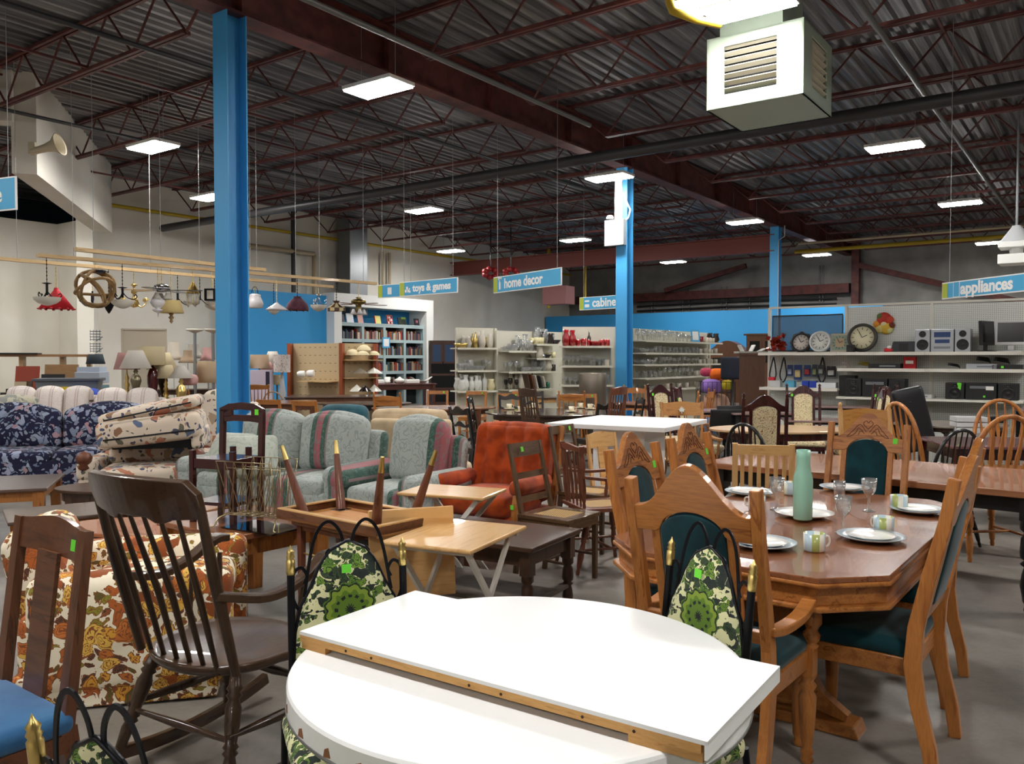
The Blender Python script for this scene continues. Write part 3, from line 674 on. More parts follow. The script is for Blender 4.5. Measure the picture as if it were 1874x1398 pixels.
# ================================================================ UPHOLSTERED
def sofa(name, label, w, d, H, mtl, nseat=3, sh=.44, armh=.6, armw=.2, roll=True, parts_mat=None, camel=0, group=None, cat='sofa', pillow=None, legs=True, skirt=False):
    """sofa or armchair facing -Y, origin on the floor under its middle"""
    o = thing(name, label, cat, group=group); iw = w - 2 * armw
    MB().soft((0, .02, .1 + (sh - .2) / 2 + .02), (w - .04, d - .06, sh - .14), .04).build('base', mtl, o)
    if skirt: MB().box((0, .0, .09), (w - .01, d - .04, .16)).build('skirt', mtl, o, .01)
    elif legs:
        for sx in (-1, 1):
            for sy in (-1, 1): MB().cyl((sx * (w / 2 - .08), sy * (d / 2 - .1), 0), (sx * (w / 2 - .08), sy * (d / 2 - .1), .12), .022, .03, 8).build('leg', WAL, o)
    MB(TR((0, d / 2 - .14, sh - .1), rx=-radians(8))).soft((0, .02, (H - sh + .1) / 2 - .02), (iw + armw * 1.0, .16, H - sh + .06), .07, (0, .01, 0)).build('back_frame', mtl, o)
    cw = iw / nseat
    for k in range(nseat):
        x = -iw / 2 + cw * (k + .5)
        MB().soft((x, -.06, sh - .03), (cw - .01, d - .22, .16), .05, (0, 0, .025), m=6).build('seat_cushion', mtl, o)
        hh = H - sh + .04
        def fn(q, s=camel): return (q.x, q.y - .03 * (q.z / hh), q.z + (s * (1 - (q.x / (cw / 2)) ** 2) if q.z > 0 else 0))
        MB(TR((x, d / 2 - .26, sh + .03), rx=-radians(12))).soft((0, 0, hh / 2), (cw - .005, .2, hh), .08, (0, .05, .02), fn=fn, m=6).build('back_cushion', mtl, o)
    for sx in (-1, 1):
        x = sx * (w / 2 - armw / 2); mb = MB()
        mb.soft((x, -.02, .12 + (armh - .18) / 2), (armw * .8, d - .08, armh - .18), .04)
        if roll: mb.soft((x, -.02, armh - .07), (armw * 1.1, d - .06, .19), .09)
        else: mb.soft((x, -.02, armh - .09), (armw, d - .05, .18), .05)
        mb.build('arm', mtl, o)
    return o
def table(name, label, shape, sx, sy, h, tm, lm, legs='square', th=.025, ap=.08, inset=.07, group=None, lw=.06, rz=0, loc=(0, 0), edge=True):
    o = thing(name, label, 'table', (loc[0], loc[1], 0), rz, group)
    if shape == 'rect':
        MB().box((0, 0, h - th / 2), (sx, sy, th)).build('tabletop', tm, o, .006)
        if ap: 
            mb = MB()
            for s in (-1, 1): mb.box((0, s * (sy / 2 - inset), h - th - ap / 2), (sx - 2 * inset, .02, ap)); mb.box((s * (sx / 2 - inset), 0, h - th - ap / 2), (.02, sy - 2 * inset, ap))
            mb.build('apron', lm, o)
    else:
        p = [(sx / 2 * cos(2 * pi * k / 48), sy / 2 * sin(2 * pi * k / 48)) for k in range(48)]
        MB().prism(p, h - th, h, 'z').build('tabletop', tm, o, .006)
        if ap: MB().prism([(x * .88, y * .88) for x, y in p], h - th - ap, h - th, 'z').build('apron', lm, o)
    if legs == 'pedestal':
        mb = MB(); mb.lathe([(.16, h - th - ap), (.07, h - th - ap - .06), (.05, h * .6), (.09, h * .45), (.1, h * .35), (.06, h * .25), (.1, h * .16), (.0, h * .12)], n=20); mb.build('pedestal', lm, o)
        for k in range(4):
            R = Matrix.Rotation(pi / 4 + k * pi / 2, 4, 'Z'); plank_yz(MB(R), [(.03, .2), (.12, .19), (.22, .12), (.34, .04), (.38, .02)], [.07, .07, .05, .04, .04], -.025, .025).build('foot', lm, o)
    elif legs == 'box':
        MB().box((0, 0, (h - th) / 2), (sx * .45, sy * .45, h - th)).build('pedestal', lm, o)
    else:
        for a in (-1, 1):
            for b in (-1, 1):
                x, y = a * (sx / 2 - inset), b * (sy / 2 - inset)
                if shape != 'rect': x *= .72; y *= .72
                mb = MB()
                if legs == 'turned':
                    mb.box((x, y, h - th - .07), (lw, lw, .14)); mb.turn((x, y, 0), (x, y, h - th - .14), [(t, k * lw * .55) for t, k in TURN], 12)
                else: mb.beam((x, y, 0), (x, y, h - th), lw * .75, lw * .75, w2=lw, h2=lw)
                mb.build('leg', lm, o)
    return o
# ================================================================ FOREGROUND: white round table and its leaf
wl = mat('white_laminate', 'f2f3f2', .35, coat=.2); raw = wood('raw_chipboard_edge', 'c99a5e', 'a87a42', .8, 'x', 3, coat=0)
tb = thing('round_table', 'large round white laminate table with chipped rim, in front', 'table', (.018, 2.135, 0), 0)
R_ = .585
MB().lathe([(0, .765), (R_ - .012, .765), (R_ - .004, .762), (R_, .755), (R_, .70), (R_ - .006, .694), (R_ - .03, .69), (0, .69)][::-1], n=96).build('tabletop', wl, tb, smooth=False)
MB().lathe([(R_ + .0005, .701), (R_ + .003, .703), (R_ + .003, .708), (R_ + .0005, .71)], n=96).build('rim_band', mat('aluminium_trim', '9a9a98', .3, .8), tb)
for a_, w_ in ((200, .02), (214, .03), (226, .025), (236, .03)):
    an = radians(a_); MB(TR((cos(an) * (R_ - .0005), sin(an) * (R_ - .0005), .728), rz=an)).prism([(-w_ / 2, -.018), (w_ / 2, -.014), (w_ * .2, .006), (-w_ * .3, 0)], 0, .0018, 'x').build('chip', mat('chipped_wood', '8a5a3a', .8), tb)
MB().lathe([(.05, .69), (.045, .3), (.06, .2), (.2, .06), (.26, .02), (.26, 0)][::-1], n=24).build('pedestal', wl, tb)
c = [gp(553, 1163, .803), gp(1302, 1365, .803), gp(1422, 1225, .803), gp(755, 1083, .803)]
cx = sum((p for p in c), Vector()) / 4; u = ((c[1] - c[0]).normalized() + (c[2] - c[3]).normalized()).normalized(); 
lf = thing('table_leaf', 'rectangular white table leaf lying across the round white table', 'table leaf', (cx.x, cx.y, .773), atan2(u.y, u.x))
LX, LY = 1.15, .475
MB().box((0, 0, .0335), (LX, LY, .009)).box((0, LY / 2 - .006, .02), (LX, .012, .03)).box((LX / 2 - .003, 0, .017), (.006, LY, .034)).build('panel', wl, lf)
mb = MB().box((-.006, -LY / 2 + .012, .0195), (LX - .014, .024, .0185)).box((-LX / 2 + .05, -LY / 2 + .014, .002), (.09, .022, .020)).box((LX / 2 - .09, -LY / 2 + .014, .002), (.16, .022, .020))
mb.build('raw_edge', raw, lf)
for x in (-.40, -.31, .0, .09, .30, .42): MB(TR((x, -LY / 2 - .0005, .019), rx=pi / 2)).cyl((0, 0, -.001), (0, 0, .001), .0035, n=10).build('dowel_hole', mat('hole_dark', '3a2414', .9), lf)
MB().box((0, 0, .022), (LX - .1, LY - .1, .012)).build('underside', mat('grey_shadow_board', '6d655c', .9), lf)
# ================================================================ wrought-iron chairs with green flower print
def green_chair():
    o = thing('iron_dining_chair', 'x', 'chair', group='green print iron chairs'); w = .35; sh = .45; H = .985; tl = radians(6)
    M = TR((0, .2, sh), rx=-tl)
    for sx in (-1, 1):
        MB(M).tube([(sx * w / 2, 0, -.02), (sx * w / 2, 0, H - sh - .10)], .012, 10).build('post', IRON, o)
        MB(M).lathe([(.011, -.06), (.0135, -.055), (.0135, -.015), (.010, -.01), (.0135, -.004), (.010, .003), (.0125, .01), (.006, .018), (.0, .032)], (sx * w / 2, 0, H - sh - .04), 12).build('finial', BRASS, o)
        MB().tube([(sx * .19, -.2, 0), (sx * .18, -.19, sh - .03)], .011, 8).build('leg', IRON, o)
        MB().tube([(sx * .2, .26, 0), (sx * .2, .2, sh)], .011, 8).build('leg', IRON, o)
        # scrolls: tall hoop beside the centre, small curl by the post
        def hoop(pts): return MB(M).ribbon(bez([(p_[0] * .875, p_[1], p_[2]) for p_ in pts], 6), .010, .004, (0, 1, 0)).build('scroll', IRON, o)
        z = H - sh
        hoop([(sx * .155, -.0, z - .17), (sx * .128, 0, z - .03), (sx * .10, 0, z + .035), (sx * .062, 0, z + .055), (sx * .025, 0, z + .02), (sx * .012, 0, z - .04)])
        hoop([(sx * .012, 0, z - .04), (sx * .03, 0, z - .075), (sx * .06, 0, z - .075), (sx * .075, 0, z - .045), (sx * .062, 0, z - .03)])
        hoop([(sx * .15, 0, z - .19), (sx * .175, 0, z - .205), (sx * .196, 0, z - .16), (sx * .192, 0, z - .10), (sx * .165, 0, z - .08), (sx * .145, 0, z - .105), (sx * .155, 0, z - .13)])
    # bell-shaped upholstered back
    def prof(t):   # half width by height fraction
        pts = [(0, .15), (.4, .168), (.55, .163), (.68, .145), (.78, .112), (.88, .088), (.95, .06), (1.0, .004)]
        for (a, b), (c_, d_) in zip(pts, pts[1:]):
            if t <= c_: return b + (d_ - b) * (t - a) / (c_ - a)
        return .004
    hh = .585; N = 22; vs = []; fs = []; nx = 8
    for s, yy in ((1, -1), (-1, 1)):
        for i in range(N + 1):
            t_ = i / N; hw = prof(t_)
            for j in range(nx + 1):
                uu = -1 + 2 * j / nx; vs.append((hw * uu, yy * (.006 + .022 * math.sqrt(max(0, (1 - uu * uu))) * min(1, (1 - t_) * 6, t_ * 8 + .2)), -.06 + hh * t_ + .0))
    K = (N + 1) * (nx + 1)
    for i in range(N):
        for j in range(nx):
            a = i * (nx + 1) + j; fs.append((a, a + 1, a + nx + 2, a + nx + 1)); fs.append((K + a, K + a + nx + 1, K + a + nx + 2, K + a + 1))
    for i in range(N):
        for j in (0, nx):
            a = i * (nx + 1) + j; b = a + nx + 1; fs.append((a, b, K + b, K + a))
    MB(M).add(vs, fs, True).build('back_pad', GREENF, o)
    edge = [(-prof(i / N), 0, -.06 + hh * i / N) for i in range(N + 1)] + [(prof(i / N), 0, -.06 + hh * i / N) for i in range(N, -1, -1)]
    MB(M).tube(edge, .0075, 6).build('back_frame', IRON, o)
    # medallions of the print
    for (x, z, r, cm) in ((.0, .10, .085, '5d7a2c'),):
        pass
    MB().soft((0, 0, sh), (.42, .42, .08), .035, (0, 0, .02)).build('seat', GREENF, o)
    ptag(o, tuple(M @ Vector((-.01, -.0335, .445))), (-tl, 0, 0), .03, .026)
    return o
g0 = green_chair(); g0['label'] = 'green flower print iron chair behind the white table leaf, left one'
def place_back(o, pa, pb, h, fwd_sign=1, lean=0):
    """put a chair so its two post tops sit at the two points; pb is the sitter's left (+x local)"""
    pass
g0.location = (-.43, 2.36, 0); g0.rotation_euler = (0, 0, face(.35, -.93))
g1 = dup(g0, (.385, 2.38, 0), face(-.86, -.5), 'green flower print iron chair tucked behind the right side of the round white table', 'green print iron chairs')
g2 = dup(g0, (-.50, 1.46, 0), face(.5, .86), 'green print iron chair at the bottom left corner, partly cut off', 'green print iron chairs')
g3 = dup(g0, (.97, 1.62, 0), face(-.9, .4), 'green print iron chair just entering at the bottom right corner', 'green print iron chairs')
# ================================================================ honey oak dining set
TU = Vector((.6, .8, 0)); TN = Vector((.8, -.6, 0)); TCn = Vector((1.436, 4.05, 0))
dt = thing('dining_table', 'octagonal honey oak dining table with laid plates, mugs and a green bottle', 'table', tuple(TCn), atan2(.8, .6))
def octo(L, W, c): return [(-L / 2 + c, -W / 2), (L / 2 - c, -W / 2), (L / 2, -W / 2 + c), (L / 2, W / 2 - c), (L / 2 - c, W / 2), (-L / 2 + c, W / 2), (-L / 2, W / 2 - c), (-L / 2, -W / 2 + c)]
L_, W2 = 2.1, 1.16
MB().prism(octo(L_, W2, .2), .728, .75, 'z').build('tabletop', OAKD, dt, .004)
MB().prism(octo(L_ + .012, W2 + .012, .2), .712, .729, 'z').prism(octo(L_ - .03, W2 - .03, .2), .64, .713, 'z').prism(octo(L_ + .01, W2 + .01, .2), .622, .642, 'z').build('apron', OAKX, dt, .006)
for sx in (-1, 1):
    MB().box((sx * .55, 0, .36), (.10, .42, .54)).build('pedestal', OAKX, dt, .01)
    mb = MB(); mb.prism([(-.42, .0), (.42, 0), (.40, .05), (-.40, .05)], sx * .55 - .07, sx * .55 + .07, 'x'); mb.build('foot', OAKX, dt, .008)
    for sy in (-1, 1):
        plank_yz(MB(), [(sy * .10, .34), (sy * .16, .2), (sy * .24, .11), (sy * .36, .06)], [.1, .12, .08, .03], sx * .55 - .025, sx * .55 + .025).build('brace', OAKX, dt)
MB().box((0, 0, .2), (1.0, .04, .1)).build('stretcher', OAKX, dt)
def oak_chair(label, arms=False, plain=False):
    o = thing('upholstered_dining_chair', label, 'chair', group='honey oak chairs with teal velvet'); w = .47; sh = .45; H = 1.12; d = .46
    yz = [(.29, 0), (.275, .12), (.235, .28), (.215, .42), (.225, .56), (.265, .75), (.315, .95), (.345, H)]
    for sx in (-1, 1):
        plank_yz(MB(), yz, [.045, .05, .055, .06, .055, .05, .045, .042], sx * w / 2 - .018, sx * w / 2 + .018).build('stile', OAK, o, .004)
        mb = MB(); x = sx * (w / 2 - .01)
        if arms: mb.box((x, -.2, .40), (.055, .055, .11)); mb.turn((x, -.2, 0), (x, -.2, .345), [(0, .016), (.04, .026), (.09, .018), (.13, .026), (.18, .018), (.24, .022), (.5, .030), (.75, .034), (.82, .022), (.88, .034), (.93, .022), (1, .034)], 14)
        else: mb.beam((x, -.2, .30), (x, -.2, .45), .045, .045); mb.turn((x, -.2, 0), (x, -.2, .31), [(0, .014), (.05, .024), (.1, .017), (.16, .024), (.4, .027), (.8, .03), (.86, .02), (.92, .03), (1, .03)], 12)
        mb.build('leg', OAK, o)
        if arms:
            x = sx * (w / 2 + .005)
            mb = MB(); mb.ribbon(bez([(x, .245, .625), (x * 1.03, .14, .61), (x * 1.08, 0, .62), (x * 1.10, -.12, .66), (x * 1.07, -.22, .665)], 5), .055, .03, (0, 0, 1)); mb.build('arm', OAKX, o, .006)
            MB().turn((x * .98, -.2, .45), (x * 1.04, -.19, .65), [(0, .024), (.06, .03), (.1, .02), (.16, .03), (.26, .034), (.34, .022), (.42, .026), (.5, .036), (.62, .034), (.8, .02), (1, .018)], 14).build('arm_post', OAK, o)
    mb = MB(); mb.box((0, -.2, .405), (w - .05, .025, .07)).box((0, .2, .405), (w - .04, .025, .07))
    for sx in (-1, 1): mb.box((sx * (w / 2 - .015), 0, .405), (.025, .40, .07))
    mb.build('apron', OAKX, o, .004)
    MB().soft((0, -.01, .465), (w - .01, .44, .075), .035, (0, 0, .015)).build('seat', TEAL, o)
    # back: tilted plane following the stiles above the seat
    M = TR((0, .245, .62), rx=-radians(12.5))
    N = 28; top = []; bot = []; ww = w / 2 - .018; pw = .125
    for i in range(N + 1):
        x = -ww + 2 * ww * i / N; q = abs(x) / ww
        zt = .415 + .165 * (.5 + .5 * cos(pi * min(1, q * 1.02))) ** 1.15
        zb = .325 + (.085 * math.sqrt(max(0, 1 - (x / pw) ** 2)) if abs(x) < pw else 0)
        top.append((x, zt)); bot.append((x, zb))
    MB(M).strip(top, bot, -.016, .016).build('crest_rail', OAKX, o, .003)
    for sx in (-1, 1): MB(M).box((sx * (pw + .018), 0, .15), (.034, .024, .37)).build('inner_post', OAK, o, .003)
    MB(M).box((0, 0, -.02), (2 * ww, .024, .045)).build('lower_rail', OAKX, o, .003)
    pad(2 * pw, .40, .035, .085, M @ Matrix.Translation((0, 0, .205)), TEAL, o, 'back_pad', .012, .012)
    if not plain:   # carved scrolls on the front of the crest
        dk_ = mat('carving_groove', '5c2f12', .6)
        for sx in (-1, 1):
            for pts in ([(.0, .47), (.03, .505), (.012, .525), (.002, .51)], [(.01, .45), (.05, .50), (.085, .465), (.13, .415)], [(.03, .455), (.06, .475), (.075, .445), (.105, .42), (.13, .415)], [(.02, .44), (.045, .455), (.06, .43)]):
                MB(M).tube([(p.x * sx, -.0165, p.y) for p in [Vector((a_, b_, 0)) for a_, b_ in pts]] if 0 else [(q.x * sx, -.0168, q.y) for q in bez([(a_, b_, 0) for a_, b_ in pts], 5)], .0022, 5).build('carving', dk_, o)
    if not arms: ptag(o, tuple(M @ Vector((.17, -.018, .40))), (-radians(12.5), 0, 0))
    return o
oc = oak_chair('oak chair with teal velvet back, far end of the octagonal table, facing us')
def by_top(o, top, f, off=.335):
    """top: plan position of the back's top centre; f: direction the sitter faces"""
    f = Vector((f[0], f[1])).normalized(); o.location = (top[0] + f.x * off, top[1] + f.y * off, 0); o.rotation_euler = (0, 0, face(f.x, f.y)); return o
by_top(oc, (2.34, 5.43), -TU)
oa = oak_chair('oak armchair with teal velvet, nearest us at the table end', True, True); by_top(oa, (.62, 2.85), (.62, .78))
for lab, tp, f in (('left side oak chair nearest the armchair, its teal back pad turned right', (.60, 4.05), TN), ('left side oak chair farther from us, mostly hidden, with a carved crest', (1.0, 4.62), TN),
                   ('right side oak chair nearer us, seen from its side', (1.71, 3.13), -TN), ('right side oak chair farther from us, standing behind its twin', (2.10, 3.78), -TN)):
    by_top(dup(oc, (0, 0, 0), 0, lab), tp, f)
# settings on the table
TZ = .751
def plate(label, p, r, m1, m2=None, group='dinner plates'):
    o = thing('dinner_plate', label, 'plate', (p.x, p.y, TZ), group=group)
    MB().lathe([(0, .004), (r * .45, .004), (r * .5, 0), (r * .56, .003), (r * .8, .012), (r, .022), (r, .025), (r * .8, .017), (r * .62, .009), (0, .008)], n=40).build('rim', m1, o)
    if m2:
        MB().lathe([(0, .010), (r * .4, .010), (r * .6, .016), (r * .72, .024), (r * .73, .026), (r * .6, .020), (0, .0145)], n=40).build('salad_plate', m2, o)
    return o
PL = [((1594, 988), .142, 'grey-rimmed plate with white plate on top, nearest the right oak chairs'), ((1395, 1000), .142, 'grey-rimmed plate with white plate, half hidden by the oak armchair'), ((1680, 938), .135, 'grey-rimmed plate beside the right side oak chairs'),
      ((1545, 897), .142, 'grey-rimmed plate in front of the far end chair'), ((1372, 905), .142, 'grey-rimmed plate at the left rear of the table')]
for (px, py), r, lab in PL: plate(lab, gp(px, py, TZ), r, GREYC, CER)
pw_ = plate('plain white plate with the green bottle standing on it', gp(1472, 945, TZ), .142, CER)
mg = mat('mug_bands', 'e8e6da', .25, coat=.3); t = NT(mg); v = t.coord(); gr = t.n('TexGradient', gradient_type='RADIAL'); t.l(v, gr.inputs[0])
mu = t.n('Math', operation='MULTIPLY'); t.l(gr.outputs['Fac'], mu.inputs[0]); mu.inputs[1].default_value = 3; fr = t.n('Math', operation='FRACT'); t.l(mu.outputs[0], fr.inputs[0])
t.col(t.ramp(fr.outputs[0], [(0, 'b9d0da'), (.38, 'a9b46a'), (.72, 'e6e4d6')], True))
def mug(label, p, rz):
    o = thing('mug', label, 'mug', (p.x, p.y, TZ), rz, 'banded mugs')
    MB().lathe([(0, 0), (.038, 0), (.043, .006), (.044, .075), (.0415, .075), (.040, .01), (0, .008)], n=28).build('cup', mg, o)
    MB().tube(bez([(.043, 0, .06), (.065, 0, .058), (.07, 0, .035), (.06, 0, .018), (.043, 0, .018)], 4), .0045, 8).build('handle', CER, o)
for (px, py), rz, lab in (((1490, 1008), .2, 'blue and green banded mug with its handle to the right, nearest us'), ((1617, 975), 2, 'banded mug beside the nearest right plate'), ((1645, 932), 1.6, 'banded mug behind the right plate, near the right chairs'),
                          ((1385, 933), 2.4, 'banded mug half hidden by the oak armchair'), ((1448, 905), 2.8, 'banded mug behind the green bottle, handle to the left')):
    mug(lab, gp(px, py, TZ), rz)
def goblet(label, p, s=1):
    o = MB().lathe([(.034 * s, 0), (.034 * s, .003), (.008, .010), (.006, .03), (.010, .04), (.006, .05), (.007, .075), (.022 * s, .088), (.033 * s, .11), (.036 * s, .13), (.039 * s, .17), (.037 * s, .17), (.034 * s, .13), (.03 * s, .112), (.015, .095), (0, .09)], n=18).build('wine_glass', GLASS)
    o.location = (p.x, p.y, TZ); return tag(o, label, 'wine glass', 'cut wine glasses')
goblet('cut wine glass left of the green bottle', gp(1421, 932, TZ)); goblet('cut wine glass right of the green bottle, nearest us', gp(1543, 975, TZ)); goblet('cut wine glass farther back, beside the far plate', gp(1590, 935, TZ))
o = MB().lathe([(0, 0), (.028, 0), (.033, .1), (.031, .1), (.026, .006), (0, .006)], n=16).build('tumbler', GLASS); q = gp(1536, 912, TZ); o.location = (q.x, q.y, TZ); tag(o, 'plain clear tumbler between the wine glasses', 'glass')
bg = mat('pale_green_glass', 'a9e0c8', .12, trans=.25, coat=.4); q = gp(1469, 950, TZ + .012)
bo = thing('glass_bottle', 'tall pale green glass bottle on a white plate', 'bottle', (q.x, q.y, TZ + .0115))
MB().lathe([(0, 0), (.042, 0), (.046, .006), (.046, .10), (.047, .19), (.044, .215), (.036, .24), (.0325, .265), (.033, .30), (.0335, .34), (.0305, .34), (.0295, .27), (.04, .21), (.042, .01), (0, .008)], n=28).build('glass_body', bg, bo)
# ================================================================ LEFT FOREGROUND
o = simple_chair('dining_chair', 'brown wooden chair with flat splat and blue seat, bottom left corner', .50, .43, .43, 1.02, BRN, BLUEC, 'splat', 'square', 'pad', tilt=7, fx=BRNX, lw=.05, top=.10, tagx=.15)
f = Vector((-.59, -.81)); pb = Vector((-1.53, 2.62)); o.location = (pb.x + f.x * .2, pb.y + f.y * .2, 0); o.rotation_euler = (0, 0, face(f.x, f.y))
# rocking chair
rk = thing('rocking_chair', 'dark brown wooden rocking chair with spindle back', 'rocking chair', (-1.09, 3.17, 0), face(.5, .86)); rk.scale = (1.1, 1.1, 1.1)
sh, w, d = .42, .56, .50; tl = radians(13); hb = .66
def seat_outline(k=1.0): return [(w / 2 * k * cos(a) * (1.0 if sin(a) < 0 else .92), d / 2 * k * (abs(sin(a)) ** .8) * (1 if sin(a) > 0 else -1)) for a in [2 * pi * i / 40 for i in range(40)]]
vs = []; fs = []
for z, k in ((-.042, .86), (-.035, .94), (-.02, .99), (-.006, 1.0), (0, .985), (-.006, .9), (-.014, .7), (-.017, .35), (-.017, .05)):
    vs += [(x, y, sh + z) for x, y in seat_outline(k)]
for i in range(8): fs += [(i * 40 + j, i * 40 + (j + 1) % 40, i * 40 + 40 + (j + 1) % 40, i * 40 + 40 + j) for j in range(40)]
fs += [tuple(range(40))[::-1], tuple(range(320, 360))]
MB().add(vs, fs, True).build('seat', ROCKX, rk)
LEGP = [(0, .010), (.05, .017), (.25, .021), (.30, .017), (.33, .026), (.355, .018), (.38, .026), (.41, .019), (.55, .025), (.7, .027), (.78, .018), (.81, .027), (.84, .019), (.87, .027), (.9, .02), (1, .017)]
def rockz(y): return .035 + .09 * (y / .5) ** 2 * .9
for sx in (-1, 1):
    for y0, y1 in ((-.22, -.17), (.25, .15)):
        MB().turn((sx * .27, y0, rockz(y0)), (sx * .2, y1, sh - .03), LEGP, 14).build('leg', ROCK, rk)
    pts = [(sx * .27, y / 100, rockz(y / 100)) for y in range(-42, 62, 6)]
    MB().ribbon(pts, .03, .045).build('rocker', ROCKX, rk, .006)
    MB().turn((sx * .25, -.215, .2), (sx * .25, .225, .22), [(0, .008), (.3, .015), (.5, .018), (.7, .015), (1, .008)], 8).build('stretcher', ROCK, rk)
MB().turn((-.25, -.2, .25), (.25, -.2, .25), [(0, .008), (.2, .012), (.25, .018), (.3, .012), (.5, .018), (.7, .012), (.75, .018), (.8, .012), (1, .008)], 10).build('stretcher', ROCK, rk)
MB().turn((-.25, .21, .2), (.25, .21, .2), [(0, .008), (.5, .014), (1, .008)], 8).build('stretcher', ROCK, rk)
M = TR((0, d / 2 - .06, sh - .02), rx=-tl)
N = 16; vs = []; fs = []
for i in range(N + 1):
    u = -1 + 2 * i / N; x = u * .262; y = .055 * (1 - u * u); zt = hb + .02 * (1 - u ** 2) - (.04 if abs(u) > .93 else 0); zb = hb - .13 + (.018 if abs(u) < .35 else 0) + (.01 if abs(u) > .6 else 0)
    vs += [(x, y - .010, zb), (x, y + .012, zb), (x, y + .020, zt), (x, y - .006, zt)]
for i in range(N): fs += [(i * 4 + k, i * 4 + 4 + k, i * 4 + 4 + (k + 1) % 4, i * 4 + (k + 1) % 4) for k in range(4)]
fs += [(0, 1, 2, 3), (N * 4 + 3, N * 4 + 2, N * 4 + 1, N * 4)]
MB(M).add(vs, fs, False).build('top_rail', ROCKX, rk, .004)
for sx in (-1, 1):
    MB(M).tube([(sx * .235, -.01, 0), (sx * .242, 0, hb * .5), (sx * .252, .005, hb - .08)], [.015, .02, .014], 10).build('stile', ROCK, rk)
    arm = bez([(sx * .245, .075, .275), (sx * .275, -.10, .235), (sx * .285, -.24, .255), (sx * .285, -.36, .31), (sx * .285, -.42, .31)], 5)
    M2 = TR((0, d / 2 - .06, sh - .02)); MB(M2).ribbon(arm, [.035, .04] * 2 + [.045] * 10 + [.06] * (len(arm) - 14), .03).build('arm', ROCKX, rk, .006)
    MB().turn((sx * .255, -.16, sh - .01), (sx * .283, -.20, sh + .235), [(0, .011), (.4, .015), (.8, .012), (1, .009)], 8).build('arm_post', ROCK, rk)
    MB().turn((sx * .26, -.04, sh - .01), (sx * .283, -.07, sh + .22), [(0, .007), (.4, .009), (1, .007)], 8).build('arm_spindle', ROCK, rk)
for k in range(6):
    x = (-1 + 2 * (k + .5) / 6) * .205; u = x / .262
    MB(M).tube([(x * .95, .0, -.01), (x * .98, .012, hb * .4), (x, .05 * (1 - u * u), hb - .11)], [.008, .012, .007], 8).build('spindle', ROCK, rk)
# warm floral armchair
ar = thing('armchair', 'low armchair in orange and brown rose print, behind the rocking chair', 'armchair', (-1.85, 4.05, 0), face(.97, .22))
mb = MB().soft((0, 0, .22), (.84, .82, .40), .05); mb.build('base', WARMF, ar)
for sx in (-1, 1):
    MB().soft((sx * .36, -.06, .33), (.17, .86, .52), .06, (.01, 0, .01)).build('arm', WARMF, ar)
MB().soft((0, -.12, .42), (.56, .66, .17), .06, (0, 0, .03), m=6).build('seat_cushion', WARMF, ar)
MB(TR((0, .34, .33), rx=-radians(12))).soft((0, 0, .22), (.60, .2, .46), .08, (0, .03, .02)).build('back_cushion', WARMF, ar)
MB().box((0, -.0, .085), (.86, .85, .15)).build('skirt', WARMF, ar, .01)
# ================================================================ small tables left
e = table('end_table', 'square honey oak end table holding a dark stand, magazine rack and black glass panel', 'rect', .80, .72, .55, OAKD, OAK, 'square', .035, .10, .06, lw=.09)
e.location = (-1.66, 5.12, 0); e.rotation_euler = (0, 0, atan2(-.62, .78))
sd = thing('wooden_stand', 'dark mahogany child-size chair with a hand hole, standing on the oak end table', 'small chair', (-1.76, 5.10, .55), atan2(-.35, .93))
for sx in (-1, 1):
    MB().beam((sx * .15, .12, 0), (sx * .15, .15, .66), .032, .03).build('stile', MAH, sd)
    MB().beam((sx * .15, -.13, 0), (sx * .15, -.13, .44), .03).build('post', MAH, sd)
    MB().beam((sx * .06, .13, 0), (sx * .06, .13, .44), .028).build('post', MAH, sd)
mb = MB(); mb.strip([(-.17, .68), (-.1, .71), (0, .72), (.1, .71), (.17, .68)], [(-.17, .62), (-.1, .665), (0, .675), (.1, .665), (.17, .62)], .135, .160); mb.strip([(-.17, .63), (-.06, .64), (.06, .64), (.17, .63)], [(-.17, .59), (-.06, .60), (.06, .60), (.17, .59)], .135, .160)
for sx in (-1, 1): mb.box((sx * .12, .1475, .65), (.09, .025, .05))
mb.build('handle_rail', MAH, sd, .003)
MB().box((0, 0, .36), (.30, .28, .06)).build('seat', MAH, sd, .004); MB().box((0, 0, .12), (.3, .28, .02)).build('shelf', MAH, sd)
ptag(sd, (.12, .1335, .66))
gs = thing('black_glass_slab', 'glossy black glass panel lying on the oak end table', 'panel', (-1.46, 4.84, .551), atan2(-.5, .85)); MB().box((0, 0, .004), (.42, .26, .008)).build('slab', mat('black_gloss', '08090b', .05, coat=1), gs)
mr = thing('magazine_rack', 'brass wire magazine rack on the oak end table', 'magazine rack', (-1.50, 4.86, .56), atan2(-.35, .93)); wg = mat('brass_wire', '9a8c6c', .35, .9)
for j, y in enumerate((-.13, -.04, .04, .13)):
    mb = MB(); z0, z1 = .07, .34 + (.05 if j in (0, 3) else 0); xw = .19
    mb.tube([(-xw, y * .5, z0), (-xw, y, z1), (xw, y, z1), (xw, y * .5, z0), (-xw, y * .5, z0)], .0035, 5)
    for k in range(6): x = -xw + (k + .5) * 2 * xw / 6; mb.tube([(x - .03, y * .5, z0), (x + .03, y, z1)], .0025, 5); mb.tube([(x + .03, y * .5, z0), (x - .03, y, z1)], .0025, 5) if j in (0, 3) else None
    mb.build('wire_panel', wg, mr)
mb = MB()
for k in range(7): x = -.19 + k * .38 / 6; mb.tube([(x, -.07, .07), (x, .07, .07)], .003, 5)
mb.build('bottom_wires', wg, mr)
